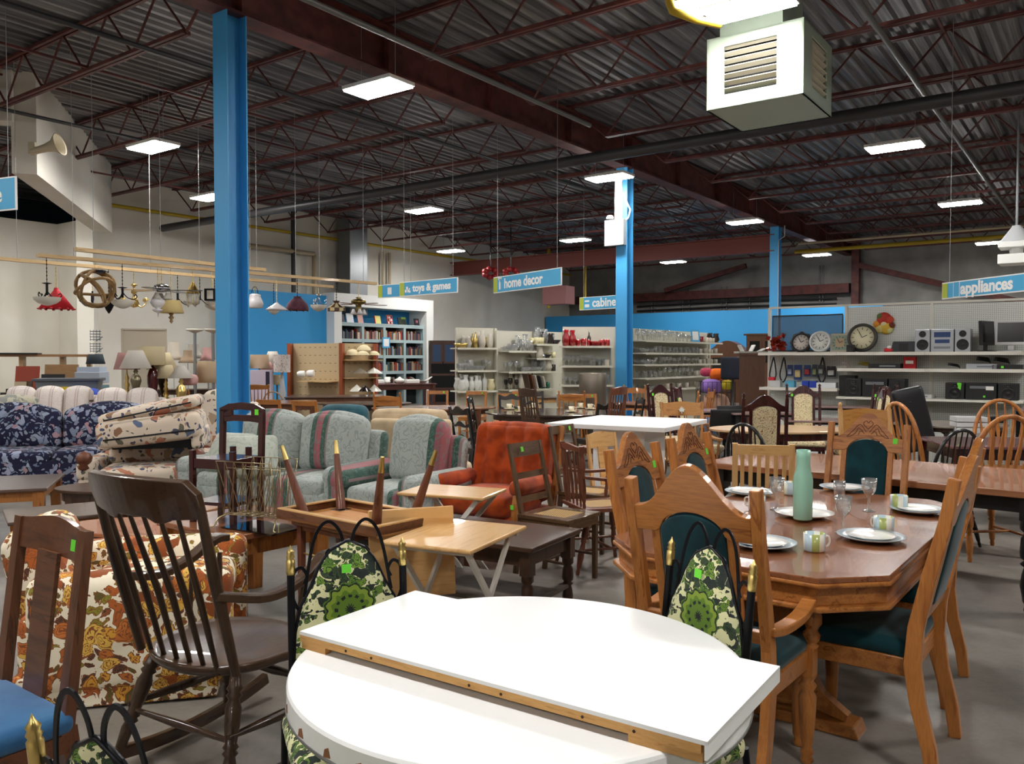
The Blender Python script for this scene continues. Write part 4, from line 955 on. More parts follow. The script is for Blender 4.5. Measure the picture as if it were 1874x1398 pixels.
for sx in (-1, 1):
    for sy in (-1, 1): MB().tube(bez([(sx * .17, sy * .05, .07), (sx * .2, sy * .1, .05), (sx * .21, sy * .13, .01), (sx * .235, sy * .14, .004)], 4), .005, 6).build('foot', wg, mr)
# side table that carries the upturned table
st = table('side_table', 'small brown side table with brass rungs under the upturned table', 'rect', .52, .42, .64, BRNX, REDB, 'square', .02, .03, .04, lw=.035)
st.location = (-.90, 4.60, 0); st.rotation_euler = (0, 0, atan2(-.63, .77)); MB().box((0, 0, .2), (.46, .36, .02)).build('shelf', BRNX, st)
for z in (.33, .46): MB().cyl((-.2, -.17, z), (.2, -.17, z), .006, n=6).build('rung', BRASS, st)
ut = thing('upturned_table', 'wooden table lying upside down with four tapered brass-tipped legs in the air', 'table', (-.86, 4.58, .642), atan2(-.63, .77))
MB().box((0, 0, .006), (.84, .46, .012)).build('tabletop', wood('pale_plywood', 'b98047', 'a06c38', .6, 'x', coat=0, contrast=.4), ut)
mb = MB()
for sg in (-1, 1): mb.box((0, sg * .22, .027), (.84, .02, .054)); mb.box((sg * .41, 0, .027), (.02, .42, .054))
mb.build('rim', BRNX, ut)
mb = MB()
for sg in (-1, 1): mb.box((0, sg * .212, .057), (.838, .034, .007)); mb.box((sg * .40, 0, .057), (.034, .39, .007))
mb.build('inner_edge', BEEX, ut)
for sx in (-1, 1):
    for sy in (-1, 1):
        lg = MB().tube([(sx * .30, sy * .13, .012), (sx * .40, sy * .18, .33)], [.030, .016], 12).build('leg', REDB, ut)
        MB().tube([(sx * .40, sy * .18, .33), (sx * .424, sy * .192, .41)], [.0165, .010], 12).build('brass_ferrule', BRASS, lg); MB().box((sx * .30, sy * .13, .014), (.09, .09, .004)).build('leg_plate', CHROME, lg)
# tv trays
def tray(label, N, u, v, lu, lv, h):
    u = Vector(u).normalized(); v = Vector(v).normalized(); c = Vector(N) + u * lu / 2 + v * lv / 2
    o = thing('tray_table', label, 'tray table', (c.x, c.y, 0), atan2(u.y, u.x), 'folding tray tables')
    MB().box((0, 0, h - .011), (lu, lv, .022)).build('tray_top', BEEX, o, .008); wp = mat('cream_painted_wood', 'd9d6cc', .5)
    for sy in (-1, 1):
        for k, sx in enumerate((-1, 1)): MB().beam((sx * (lu / 2 - .06), sy * (lv / 2 - .05 - k * .02), h - .03), (-sx * (lu / 2 - .04), sy * (lv / 2 - .05 - k * .02), .0), .03, .018, up=(0, 1, 0)).build('leg', wp, o)
    for sx in (-1, 1):
        MB().box((sx * (lu / 2 - .06), 0, h - .032), (.03, lv - .05, .02)).build('batten', wp, o); MB().cyl((sx * (lu / 2 - .12), -(lv / 2 - .06), .09), (sx * (lu / 2 - .12), lv / 2 - .06, .09), .01, n=8).build('rung', wp, o)
    return o
tray('beech folding tray table with cream crossed legs, in front of the dark low table', (-.19, 3.8), (.42, .9), (-.9, .42), .64, .50, .66)
t1 = tray('second beech folding tray table, behind the upturned table legs', (-.2, 5.25), (-.93, .36), (.42, .9), .62, .42, .66)
ft = thing('folded_tray', 'folded beech tray standing on edge between the upturned table and tray table', 'tray', (-.52, 4.34, .285), atan2(.33, .94))
MB(TR(rx=radians(-6))).box((0, 0, .235), (.46, .02, .47)).build('tray_top', BEEX, ft, .006)
MB(TR(rx=radians(-6))).beam((-.18, .03, .3), (-.1, .03, -.29), .03, .018).build('leg', mat('cream_painted_wood'), ft); MB(TR(rx=radians(-6))).beam((.18, .03, .3), (.1, .03, -.29), .03, .018).build('leg', mat('cream_painted_wood'), ft)
# dark low table
lt = table('low_table', 'dark walnut low table with turned legs and a lower shelf, beside the cane seat chair', 'rect', .95, .62, .51, WALX, WAL, 'turned', .03, .09, .06, lw=.065)
lt.location = (-.145, 5.0, 0); lt.rotation_euler = (0, 0, atan2(-.5, .85)); MB().box((0, 0, .17), (.86, .54, .025)).build('shelf', wood('dusty_board', '6e655c', '5b534b', .6, 'x', coat=0, contrast=.3), lt)
# ladder-back chairs
c1 = simple_chair('ladder_back_chair', 'brown ladder-back chair with cane seat behind the dark low table', .42, .42, .46, .96, WAL, None, 'ladder', 'square', 'cane', tilt=13, n=3, top=.10, fx=wood('weathered_oak', '5e4329', '3f2b19', .4, 'x'), tagx=-.06)
for ch in kids(c1):
    if ch.name.startswith(('stile', 'leg')): ch.data.materials[0] = wood('weathered_oak_post', '5a4027', '3a2817', .4, 'z')
c1.location = (.33, 5.76, 0); c1.rotation_euler = (0, 0, face(.8, -.6))
c2 = simple_chair('ladder_back_chair', 'greyish wooden chair with dipped top rail behind the cane seat chair', .42, .42, .46, 1.0, wood('grey_brown_oak', '57432f', '3c2d1e', .45, 'z'), None, 'ladder', 'square', 'cane', tilt=12, n=2, fx=wood('weathered_oak'), top=.07)
c2.location = (.66, 6.75, 0); c2.rotation_euler = (0, 0, face(.75, -.5))
c3 = simple_chair('spindle_armchair', 'worn red-brown armchair with turned posts and cane seat', .44, .44, .46, .92, REDB, None, 'spindle', 'turned', 'cane', arms=True, tilt=4, n=4, lw=.042, top=.03, tagc=False)
c3.location = (.66, 6.15, 0); c3.rotation_euler = (0, 0, face(.95, .3))
c4 = simple_chair('pine_chair', 'pale pine panel-back chair between the spindle armchair and the oak chairs', .42, .42, .45, .9, BEE, None, 'splat', 'square', 'wood', tilt=8, fx=BEEX, top=.12, tagc=False)
c4.location = (.95, 7.0, 0); c4.rotation_euler = (0, 0, face(.7, -.7))
# orange wing armchair
oa_ = thing('wing_armchair', 'burnt orange velvet armchair with buttoned back and wooden frame', 'armchair', (-.12, 6.75, 0), face(-.5, -.86))
def tuft(q):
    dy = 0
    if q.y < 0:
        dy = .032 * (1 - abs(sin(pi * (q.x + .09) / .18)) ** .55)
        for bx_ in (-.27, -.09, .09, .27):
            for bz_ in (-.16, .02, .18): dy += .022 * math.exp(-((q.x - bx_) ** 2 + (q.z - bz_) ** 2) / .0016)
    return (q.x, q.y + dy - .05 * (q.x / .36) ** 2, q.z)
MB(TR((0, .25, .42), rx=-radians(12))).soft((0, 0, .26), (.72, .2, .62), .07, (0, .02, .03), n=3, m=40, fn=tuft).build('buttoned_back', ORANGE, oa_)
MB().soft((0, -.08, .40), (.62, .64, .17), .06, (0, 0, .03), m=8).build('seat_cushion', ORANGE, oa_)
MB().soft((0, 0, .20), (.70, .70, .26), .05).build('base', ORANGE, oa_)
MB().box((0, -.34, .1), (.68, .03, .16)).build('skirt', ORANGE, oa_, .01)
for sx in (-1, 1):
    MB().soft((sx * .36, -.08, .55), (.13, .56, .13), .06).build('arm_pad', ORANGE, oa_); MB().ribbon(bez([(sx * .37, -.34, .12), (sx * .37, -.36, .35), (sx * .37, -.33, .50)], 4), .05, .04, (1, 0, 0)).build('arm_front', OAK, oa_, .006)
    MB().beam((sx * .37, .22, .1), (sx * .37, .42, .98), .05, .05).build('frame_post', OAK, oa_, .008); MB().cyl((sx * .3, .25, 0), (sx * .3, .25, .1), .03, n=8).build('leg', OAK, oa_)
ptag(oa_, (.365, -.39, .42))
# ================================================================ sofas
s1 = sofa('damask_sofa', 'green and pink striped damask sofa beside the near blue column', 1.95, .92, .92, DAMASK, 2, armw=.24, camel=.05)
s1.location = (-2.12, 7.75, 0); s1.rotation_euler = (0, 0, face(-.42, -.9))
s2 = sofa('damask_armchair', 'matching green and pink striped armchair right of the damask sofa', .98, .88, .93, DAMASK, 1, armw=.20, camel=.05, cat='armchair')
s2.location = (-.93, 6.98, 0); s2.rotation_euler = (0, 0, face(-.55, -.83)); ptag(s2, (.22, .2, .93), (.2, 0, 0), .05, .03)
for (x, y, rz, lab) in ((-2.35, 7.45, .3, 'square damask cushion in the middle of the striped sofa'), (-2.62, 7.72, -.4, 'square damask cushion at the left end of the striped sofa')):
    o = thing('throw_cushion', lab, 'cushion', (x, y, .66), rz, 'damask cushions'); MB(TR(rx=radians(-35))).soft((0, 0, 0), (.46, .14, .40), .05, (0, .05, 0), m=6).build('cover', striped('damask_plain', 'b1b6aa', [(0, 'b1b6aa'), (.95, '8f5a60')], .6, 'X', '8a9a8c'), o)
def mk(name, label, pos, f, **k): o = sofa(name, label, **k); o.location = (pos[0], pos[1], 0); o.rotation_euler = (0, 0, face(*f)); return o
mk('floral_sofa', 'navy sofa with grey leaf and pink flower print', (-5.35, 9.75), (.3, -.95), w=2.5, d=.95, H=.84, mtl=NAVY, nseat=2, camel=.10, armh=.55)
mk('striped_sofa', 'white and pale pink striped sofa, longest one at the rear', (-7.6, 13.4), (.1, -1), w=1.75, d=.9, H=.98, mtl=WSTRIPE, nseat=3, camel=.03, armh=.62, group='white striped sofas')
mk('striped_sofa', 'shorter white striped sofa right of the long one, behind the navy sofa', (-5.95, 12.6), (.1, -1), w=1.3, d=.9, H=.98, mtl=WSTRIPE, nseat=2, camel=.03, armh=.62, group='white striped sofas')
mk('leaf_sofa', 'grey and cream leaf print sofa at the left edge', (-7.15, 11.25), (.75, -.66), w=1.9, d=.9, H=.92, mtl=GREYF, nseat=2, camel=.03)
ptag(bpy.data.objects['leaf_sofa'], (.5, .22, .98), (0, 0, 0), .06, .05)
mk('floral_armchair', 'cream floral armchair against the near blue column', (-3.45, 9.5), (-.2, -1), w=.95, d=.9, H=1.08, mtl=BEIGEF, nseat=1, camel=.03, armh=.62, cat='armchair')
b1 = mk('recliner_loveseat', 'beige floral recliner with turned wooden arm knobs, bottom of the stacked pair', (-3.62, 8.25), (.25, -.97), w=1.15, d=.9, H=.66, mtl=BEIGEF, nseat=1, armh=.58, armw=.16, roll=False, cat='recliner')
for sx in (-1, 1): MB().lathe([(.03, .0), (.055, .02), (.04, .05), (.065, .08), (.075, .12), (.05, .16), (0, .18)], (sx * .5, -.42, .50), 14).build('arm_knob', REDB, b1)
tp = thing('upturned_recliner', 'beige floral recliner section lying upside down on top of its twin', 'recliner', (-3.57, 8.3, .66), face(.25, -.97))
MB(TR((0, 0, .0), ry=radians(-6))).soft((0, .0, .19), (.95, .72, .26), .07, (0, 0, .02)).build('seat_cushion', BEIGEF, tp); MB(TR((0, 0, .33), ry=radians(-12))).soft((-.02, .03, .05), (.92, .68, .11), .05, (0, .0, .02)).build('footrest', BEIGEF, tp)
for sx in (-1, 1): MB().soft((sx * .42, 0, .10), (.12, .66, .2), .04).build('side_panel', BEIGEF, tp)
for z_, a_, ex in ((.15, -6, 0), (.38, -12, -.02)):
    MB(TR((0, 0, z_), ry=radians(a_))).tube([(-.42, -.365, 0), (.40 + ex, -.365, 0)], .008, 6).build('dark_piping', mat('dark_piping', '1d1a20', .8), tp)
MB().box((0, 0, .06), (.7, .6, .1)).build('mechanism', mat('black_void'), tp)
mk('teal_recliner', 'slate teal recliner seen from behind, in front of the dark oval table', (-1.72, 9.0), (.25, .97), w=.78, d=.8, H=.98, mtl=TEALS, nseat=1, armh=.6, armw=.12, cat='armchair')
bl = thing('beige_lounger', 'beige chenille chair seen from behind, leaning back', 'armchair', (-.93, 8.65, 0), face(.2, .98))
MB(TR((0, .25, .3), rx=-radians(14))).soft((0, 0, .33), (.84, .10, .66), .04).build('back_frame', BEIGE, bl); MB(TR((.06, .12, .4), rx=-radians(14))).soft((0, 0, .34), (.80, .16, .60), .07, (0, .03, .02)).build('back_cushion', BEIGE, bl)
MB().soft((0, -.2, .32), (.8, .7, .2), .06).build('seat_cushion', BEIGE, bl); MB().soft((0, -.1, .16), (.76, .76, .2), .03).build('base', BEIGE, bl)
rc = thing('red_seat_chair', 'chair with a bright red seat cushion at the left edge', 'chair', (-7.95, 12.35, 0), .2); MB().soft((0, 0, .62), (.8, .7, .2), .08, (0, 0, .03)).build('seat_cushion', mat('red_velvet', 'a0182c', .7, sheen=.3), rc); MB().box((0, 0, .27), (.7, .6, .5)).build('frame', BLK, rc)
# ================================================================ coffee tables at left
def T(*a, pos, rz=0, **k): o = table(*a, **k); o.location = (pos[0], pos[1], 0); o.rotation_euler = (0, 0, rz); return o
GRYT = wood('worn_brown_top', '5b4940', '47372e', .3, 'x', contrast=.4, coat=.3)
T('coffee_table', 'oval orange-brown coffee table between the rocking chair and oak end table', 'round', 1.25, .62, .44, ORW, REDB, pos=(-2.35, 5.45), rz=-.15, lw=.06)
T('coffee_table', 'small square dark-topped table at left, on pale legs', 'rect', .72, .60, .43, GRYT, OAK, pos=(-3.3, 6.05), rz=.6, lw=.06)
T('coffee_table', 'large brown coffee table with clipped corners at the left edge', 'rect', 1.25, .95, .46, GRYT, OAK, pos=(-4.65, 7.15), rz=.35, lw=.09, ap=.09)
T('coffee_table', 'oval glossy dark brown coffee table behind the left coffee table', 'round', 1.0, .62, .45, WALX, WAL, pos=(-3.4, 7.1), rz=.1, lw=.07)
T('coffee_table', 'low tan wooden coffee table behind the oval orange one', 'rect', 1.1, .55, .40, wood('tan_top', '9a6a42', '7d5230', .35, 'x'), BRN, pos=(-2.75, 6.6), rz=-.35, lw=.06)
T('coffee_table', 'low dark table half hidden behind the damask armchair and tray tables', 'rect', .9, .55, .38, BRNX, BRN, pos=(-.75, 5.9), rz=-.4, lw=.05)
# ================================================================ middle: white square table, round table with cups
T('pedestal_table', 'square white pedestal table in the middle of the room', 'rect', 1.25, 1.20, .92, wl, wl, pos=(1.18, 8.3), rz=atan2(.44, 1.0) + .62, legs='box', ap=0, th=.045)
rt = T('oval_table', 'dark oval table set with cream cups and saucers', 'round', 2.05, 1.7, .75, wood('dark_brown_top', '3f302b', '2c201c', .18, 'x', coat=.6, contrast=.4), WAL, pos=(.62, 12.35), legs='pedestal', rz=.1)
cupm = mat('cream_china', 'e3d8bd', .3, coat=.3)
def cup(label, p, z):
    o = thing('cup_and_saucer', label, 'cup', (p[0], p[1], z), group='cream cups and saucers')
    MB().lathe([(0, 0), (.03, 0), (.085, .014), (.085, .018), (.03, .006), (0, .006)], n=20).build('saucer', cupm, o); MB().lathe([(0, .006), (.034, .006), (.045, .085), (.042, .085), (.03, .012), (0, .012)], n=16).build('cup', cupm, o); MB().tube([(.04, 0, .07), (.068, 0, .065), (.066, 0, .035), (.038, 0, .03)], .006, 6).build('handle', cupm, o)
for (px, py), lab in (((932, 748), 'cup and saucer at the left end of the dark oval table'), ((953, 753), 'second cup from the left on the dark oval table, nearer us'), ((978, 746), 'cup behind the tall slatted chair at centre'), ((1046, 753), 'front cup between the two tall spindle-back chairs'), ((1063, 746), 'rear cup just left of the right tall spindle-back chair'), ((1080, 748), 'cup partly hidden by the right tall spindle-back chair')):
    cup(lab, gp(px, py, .76), .751)
js = gp(1025, 744, .76); o = MB().lathe([(.0, 0), (.05, 0), (.06, .1), (.055, .2), (.06, .22), (.055, .22), (.048, .02), (0, .01)], n=16).build('glass_vase', GLASS); o.location = (js.x, js.y, .751); tag(o, 'clear glass vase between the cups on the dark oval table', 'vase')
t2 = simple_chair('tall_back_chair', 'dark tall-back chair with spindle panels, at the near side of the oval table', .42, .42, .46, 1.2, WAL, None, 'tallspindle', 'square', 'wood', tilt=7, n=5, top=.08, fx=WALX, tagx=0)
t2.location = (.42, 9.75, 0); t2.rotation_euler = (0, 0, face(.9, .5))
t3 = simple_chair('tall_back_chair', 'reddish-brown tall-back spindle chair, right of its darker twin', .44, .42, .46, 1.2, REDB, None, 'tallspindle', 'square', 'wood', tilt=6, n=5, top=.08, fx=REDB, tagx=0)
t3.location = (1.08, 10.2, 0); t3.rotation_euler = (0, 0, face(-.85, .6))
fc = simple_chair('carved_chair', 'x', .46, .44, .46, .96, BLK, None, 'fancy', 'square', 'wood', tilt=10, n=3, fx=mat('dark_lacquer', '1d1613', .35, coat=.3), lw=.04, tagc=False)
for i, (x, y, f, lab) in enumerate(((-.42, 10.2, (.8, .6), 'black carved ladder-back chair at the left end of the cup table, nearest us'), (-.35, 12.4, (.9, -.1), 'black carved chair left of the cup table, farther one'), (.05, 13.2, (.2, -1), 'black carved chair behind the cup table at its left'),
                                   (1.15, 11.2, (-.5, .8), 'black carved chair whose side shows left of the right tall-back chair'), (1.62, 12.2, (-.9, -.1), 'black carved chair at the right end of the cup table'), (.35, 14.6, (0, -1), 'black carved chair farthest behind the cup table'))):
    o = fc if i == 0 else dup(fc, (0, 0, 0), 0, lab, 'black carved chairs'); o['label'] = lab; o['group'] = 'black carved chairs'; o.location = (x, y, 0); o.rotation_euler = (0, 0, face(*f))
# wooden tables and chairs further back, left to right
MIDB = wood('mid_brown_top', '8a5f45', '6d4732', .25, 'x', coat=.4, contrast=.4)
T('dining_table', 'large brown table with square leg, right of the near blue column', 'rect', 1.1, 1.2, .76, MIDB, BRN, pos=(-4.1, 15.0), rz=.25, lw=.12, ap=.1)
T('dining_table', 'brown table with loose boards on it in front of the pegboard display', 'rect', 1.9, 1.0, .78, GRYT, BRN, pos=(-3.6, 16.9), rz=.1, lw=.09)
T('dining_table', 'dark oval dining table behind the teal recliner', 'round', 1.65, 1.1, .76, WALX, mat('black_lacquer'), pos=(-2.6, 14.6), rz=.05, legs='pedestal', ap=.08)
T('dining_table', 'brown dining table behind the beige lounger', 'round', 2.0, 1.1, .76, MIDB, BRN, pos=(-1.25, 13.3), rz=.15, lw=.09, ap=.08)
T('dining_table', 'round oak pedestal table in front of the second blue column', 'round', 1.25, 1.0, .80, MIDB, WAL, pos=(2.35, 13.9), legs='pedestal', ap=.05)
T('side_table', 'oak table piled with boards behind the cup table', 'rect', 1.3, .7, .80, GRYT, BEE, pos=(1.05, 16.1), rz=.1, lw=.09)
T('display_table', 'mahogany table carrying white serving dishes in front of the bookcase', 'rect', 1.6, .8, .92, MAHX, wood('cherry_wood', '5c2a20', '43201a', .35), pos=(-2.75, 20.5), rz=.45, lw=.08, ap=.12)
oc2 = simple_chair('oak_chair', 'x', .44, .42, .45, .92, OAK, None, 'ladder', 'square', 'wood', tilt=9, n=2, fx=OAKX, top=.07, lw=.045)
spots = [((-3.65, 12.9), (0.3, 1), 'plain oak chair nearest the near blue column, left of a pair'), ((-3.0, 12.5), (.3, 1), 'plain oak chair right of the pair, with two pale screw caps'), ((-1.45, 15.9), (0, -1), 'oak chair behind the brown dining table, left one'), ((-.75, 15.6), (-.3, -1), 'oak chair behind the brown dining table, right one'), ((-.1, 14.6), (-.2, -1), 'light oak chair left of the black carved chairs'), ((.25, 15.6), (.2, -1), 'light oak chair directly behind the black carved chairs'), ((1.35, 14.4), (.2, -1), 'light oak chair behind the right tall-back chair')]
for i, (p_, f, lab) in enumerate(spots):
    o = oc2 if i == 0 else dup(oc2, (0, 0, 0), 0, lab); o['label'] = lab; o['group'] = 'plain oak chairs'; o.location = (p_[0], p_[1], 0); o.rotation_euler = (0, 0, face(*f))
cr = simple_chair('crested_oak_chair', 'oak chair with wavy crest rail, left of the brown dining table', .46, .44, .45, 1.0, OAK, None, 'finial', 'turned', 'wood', tilt=8, n=0, fx=OAKX, top=.13, tagc=False); cr.location = (-1.75, 12.3, 0); cr.rotation_euler = (0, 0, face(.25, 1))
kn = simple_chair('knob_oak_chair', 'x', .46, .44, .45, .98, OAK, None, 'finial', 'turned', 'wood', tilt=8, n=4, fx=OAKX, top=.09, tagc=False)
for i, (x, y, f, lab) in enumerate(((2.35, 15.6, (0, -1), 'round-knobbed oak chair behind the round oak pedestal table'), (2.62, 12.9, (-.9, .2), 'round-knobbed oak chair at the right of the oak pedestal table'), (1.0, 13.4, (.2, 1), 'round-knobbed oak chair near the stacked boards'), (3.1, 14.0, (-1, 0), 'round-knobbed oak chair farthest right of the oak pedestal table'))):
    o = kn if i == 0 else dup(kn, (0, 0, 0), 0, lab); o['label'] = lab; o['group'] = 'knobbed oak chairs'; o.location = (x, y, 0); o.rotation_euler = (0, 0, face(*f))
# white cloths, dishes on the display table
def small(o, lab, cat, g=None): return tag(o, lab, cat, g)
pD = bpy.data.objects['display_table']; DM = Matrix.Translation(pD.location) @ Matrix.Rotation(.45, 4, 'Z')
for i, (x, y, kx, lab) in enumerate(((-.6, .1, 'box', 'stack of white rectangular dishes at the left of the display table'), (-.3, .15, 'cups', 'stack of small white bowls on the display table'), (0, .1, 'bowl', 'white tureen in the middle of the display table'), (.25, -.1, 'box', 'low white box on the display table'), (.55, .05, 'boat', 'white boat-shaped serving bowl at the right of the display table'))):
    p_ = DM @ Vector((x, y, .921)); mb = MB()
    if kx == 'box': mb.soft((0, 0, .05), (.34, .24, .10), .02)
    elif kx == 'cups': mb.lathe([(.0, 0), (.05, 0), (.08, .05), (.06, .06), (.085, .11), (.07, .115), (.085, .16), (.07, .16), (0, .1)], n=14)
    elif kx == 'bowl': mb.lathe([(.0, 0), (.08, 0), (.13, .06), (.12, .1), (.05, .13), (.02, .16), (0, .165)], n=16)
    else: mb.add([(-.28, -.07, .16), (-.28, .07, .16), (-.12, -.1, .06), (-.12, .1, .06), (.12, -.1, .06), (.12, .1, .06), (.28, -.07, .16), (.28, .07, .16), (-.1, 0, 0), (.1, 0, 0)], [(0, 1, 3, 2), (2, 3, 5, 4), (4, 5, 7, 6), (0, 2, 8), (2, 4, 9, 8), (4, 6, 9), (1, 8, 3), (3, 8, 9, 5), (5, 9, 7), (0, 8, 1), (6, 7, 9)])
    o = mb.build('serving_dish', CER); o.location = p_; o.rotation_euler = (0, 0, .45); small(o, lab, 'dish', 'white serving dishes')
# ================================================================ RIGHT SIDE FURNITURE
blkw = wood('black_painted_wood', '17191a', '0d0e0f', .35, 'z', contrast=.3)
lg = table('long_table', 'long oak-topped table with black turned legs behind the octagonal table', 'rect', 2.25, 1.12, .76, wood('pinkish_oak_top', '9d6a4b', '855539', .25, 'x', coat=.4, contrast=.4), blkw, 'turned', .045, .10, .10, lw=.12)
lg.location = (2.66, 5.97, 0); lg.rotation_euler = (0, 0, atan2(-.66, .75))
sl_ = simple_chair('slat_back_chair', 'pale beech chair with vertical slats, left of the green bottle', .44, .42, .46, .96, BEE, None, 'slat', 'square', 'wood', tilt=6, n=6, fx=BEEX, top=.07, lw=.042, tagx=0)
sl_.location = (1.80, 5.95, 0); sl_.rotation_euler = (0, 0, face(.25, .97))
bk = simple_chair('windsor_chair', 'x', .46, .44, .45, .98, BLK, None, 'bow', 'turned', 'wood', tilt=12, n=7, lw=.036, top=.05, tagc=False, cat='chair')
for i, (x, y, f, lab) in enumerate(((2.28, 7.45, (.8, .6), 'black bow-back spindle chair standing left of the long oak table'), (3.55, 6.95, (-.25, .97), 'black bow-back spindle chair right of the far end oak chair'))):
    o = bk if i == 0 else dup(bk, (0, 0, 0), 0, lab); o['label'] = lab; o['group'] = 'black bow-back chairs'; o.location = (x, y, 0); o.rotation_euler = (0, 0, face(*f))
ow = simple_chair('windsor_chair', 'x', .56, .46, .45, 1.12, OAK, None, 'bow', 'turned', 'wood', tilt=10, n=6, lw=.048, top=.12, fx=OAKX, tagc=False)
for i, (x, y, f, lab) in enumerate(((3.72, 6.55, (-.1, .99), 'oak bow-back chair with arrow spindles, nearest one behind the long table'), (5.02, 8.3, (-.2, -.98), 'oak bow-back chair at the right edge, behind the nearer one'), (4.05, 8.1, (.97, .2), 'oak bow-back chair turned sideways behind the far end oak chair'))):
    o = ow if i == 0 else dup(ow, (0, 0, 0), 0, lab); o['label'] = lab; o['group'] = 'oak bow-back chairs'; o.location = (x, y, 0); o.rotation_euler = (0, 0, face(*f))
# mahogany chairs with tapestry backs
def mah_chair():
    w = .46; d = .46; sh = .46; H = 1.16
    o = simple_chair('mahogany_chair', 'x', w, d, sh, H, MAH, CREAMF, 'finial', 'square', 'pad', tilt=7, n=0, fx=MAH, top=.001, lw=.036, tagc=False)
    for c_ in kids(o):
        if c_.name.startswith('back_rail'): bpy.data.objects.remove(c_)
    hb = H - sh; M = TR((0, d / 2 - .02, sh), rx=-radians(7)); N = 24; top = []; bot = []; ww = w / 2 - .035; pw = .115
    for i in range(N + 1):
        x = -ww + 2 * ww * i / N; q = abs(x) / ww
        top.append((x, hb - .07 + .11 * (.5 + .5 * cos(pi * q)))); bot.append((x, hb - .12 + (.055 * math.sqrt(max(0, 1 - (x / pw) ** 2)) if abs(x) < pw else 0)))
    MB(M).strip(top, bot, -.016, .016).build('crest_rail', MAH, o, .003)
    for sx in (-1, 1): MB(M).box((sx * (pw + .016), 0, (hb - .1) / 2 + .04), (.03, .024, hb - .18)).build('inner_post', MAH, o)
    MB(M).box((0, 0, .12), (2 * ww, .024, .04)).build('lower_rail', MAH, o)
    pad(2 * pw, hb - .21, .035, .06, M @ Matrix.Translation((0, 0, .14 + (hb - .21) / 2)), CREAMF, o, 'back_pad', .01, .012)
    ptag(o, tuple(M @ Vector((-.14, -.018, hb - .09))), (-radians(7), 0, 0))
    return o
m0 = mah_chair()
for i, (x, y, f, lab) in enumerate(((2.48, 8.25, (.15, .98), 'mahogany tapestry-back chair seen from behind, in front of the pale oval table'), (3.72, 10.5, (-.25, -.97), 'mahogany tapestry-back chair facing us across the pale oval table'), (2.25, 9.75, (.92, -.35), 'mahogany tapestry-back chair behind the maple leaf armchair'),
                                   (3.98, 9.6, (-.9, .25), 'mahogany tapestry-back chair just right of the pale oval table, turned away'), (4.45, 10.4, (-.95, -.3), 'mahogany tapestry-back chair farthest right, its pad seen edge-on'), (2.12, 10.8, (.5, -.87), 'mahogany chair farther back beside the maple leaf armchair'))):
    o = m0 if i == 0 else dup(m0, (0, 0, 0), 0, lab); o['label'] = lab; o['group'] = 'mahogany tapestry chairs'; o.location = (x, y, 0); o.rotation_euler = (0, 0, face(*f))
T('oval_table', 'oval table with pale wooden top among the mahogany chairs', 'round', 1.55, 1.0, .76, wood('pale_oak_top', 'c0a07a', 'a68560', .35, 'x', coat=.2, contrast=.4), MAH, pos=(3.0, 9.3), legs='pedestal', ap=.08)
cp = simple_chair('captain_chair', 'light oak captain chair with a maple leaf emblem on its top rail', .52, .46, .46, 1.06, wood('light_oak', 'b07f4c', '8d6034', .4, 'z'), None, 'captain', 'turned', 'wood', arms=True, tilt=8, n=4, lw=.045, top=.14, fx=wood('light_oak_flat', 'b07f4c', '8d6034', .35, 'x'), tagc=False)
cp.location = (1.92, 9.0, 0); cp.rotation_euler = (0, 0, face(.05, -1))
lf_ = [(0, .045), (.008, .025), (.022, .032), (.018, .012), (.04, .014), (.022, -.008), (.026, -.02), (.004, -.014), (.003, -.038), (-.003, -.038), (-.004, -.014), (-.026, -.02), (-.022, -.008), (-.04, .014), (-.018, .012), (-.022, .032), (-.008, .025)]
MB(TR((0, .21, .46), rx=-radians(8))).prism([(x, z + .51) for x, z in lf_], .004, .012).build('maple_leaf_emblem', mat('pale_emblem', 'c8ccc4', .5), cp)
cd2 = simple_chair('carved_oak_chair', 'oak chair with scalloped top rail, showing just above the far end teal-backed chair', .48, .44, .46, 1.10, BEE, None, 'finial', 'square', 'wood', tilt=8, n=0, fx=wood('yellow_oak', 'c08a48', 'a06c30', .35, 'x'), top=.22, lw=.04, tagx=.05)
cd2.location = (3.12, 7.1, 0); cd2.rotation_euler = (0, 0, face(-.1, -1))
T('dining_table', 'dark red mahogany table with a plain top behind the oak bow-back chairs', 'rect', 2.0, 1.0, .76, wood('mauve_top', '6e4a4a', '5c3b3c', .2, 'x', coat=.5, contrast=.3), MAH, pos=(5.0, 7.75), rz=-.12, lw=.08, ap=.1)
T('round_side_table', 'round grey-topped table beside the sideways oak bow-back chair', 'round', 1.3, 1.0, .76, wood('grey_beige_top', '8a8076', '766d64', .3, 'x', contrast=.3), WAL, pos=(5.3, 10.0), legs='pedestal', ap=.05)
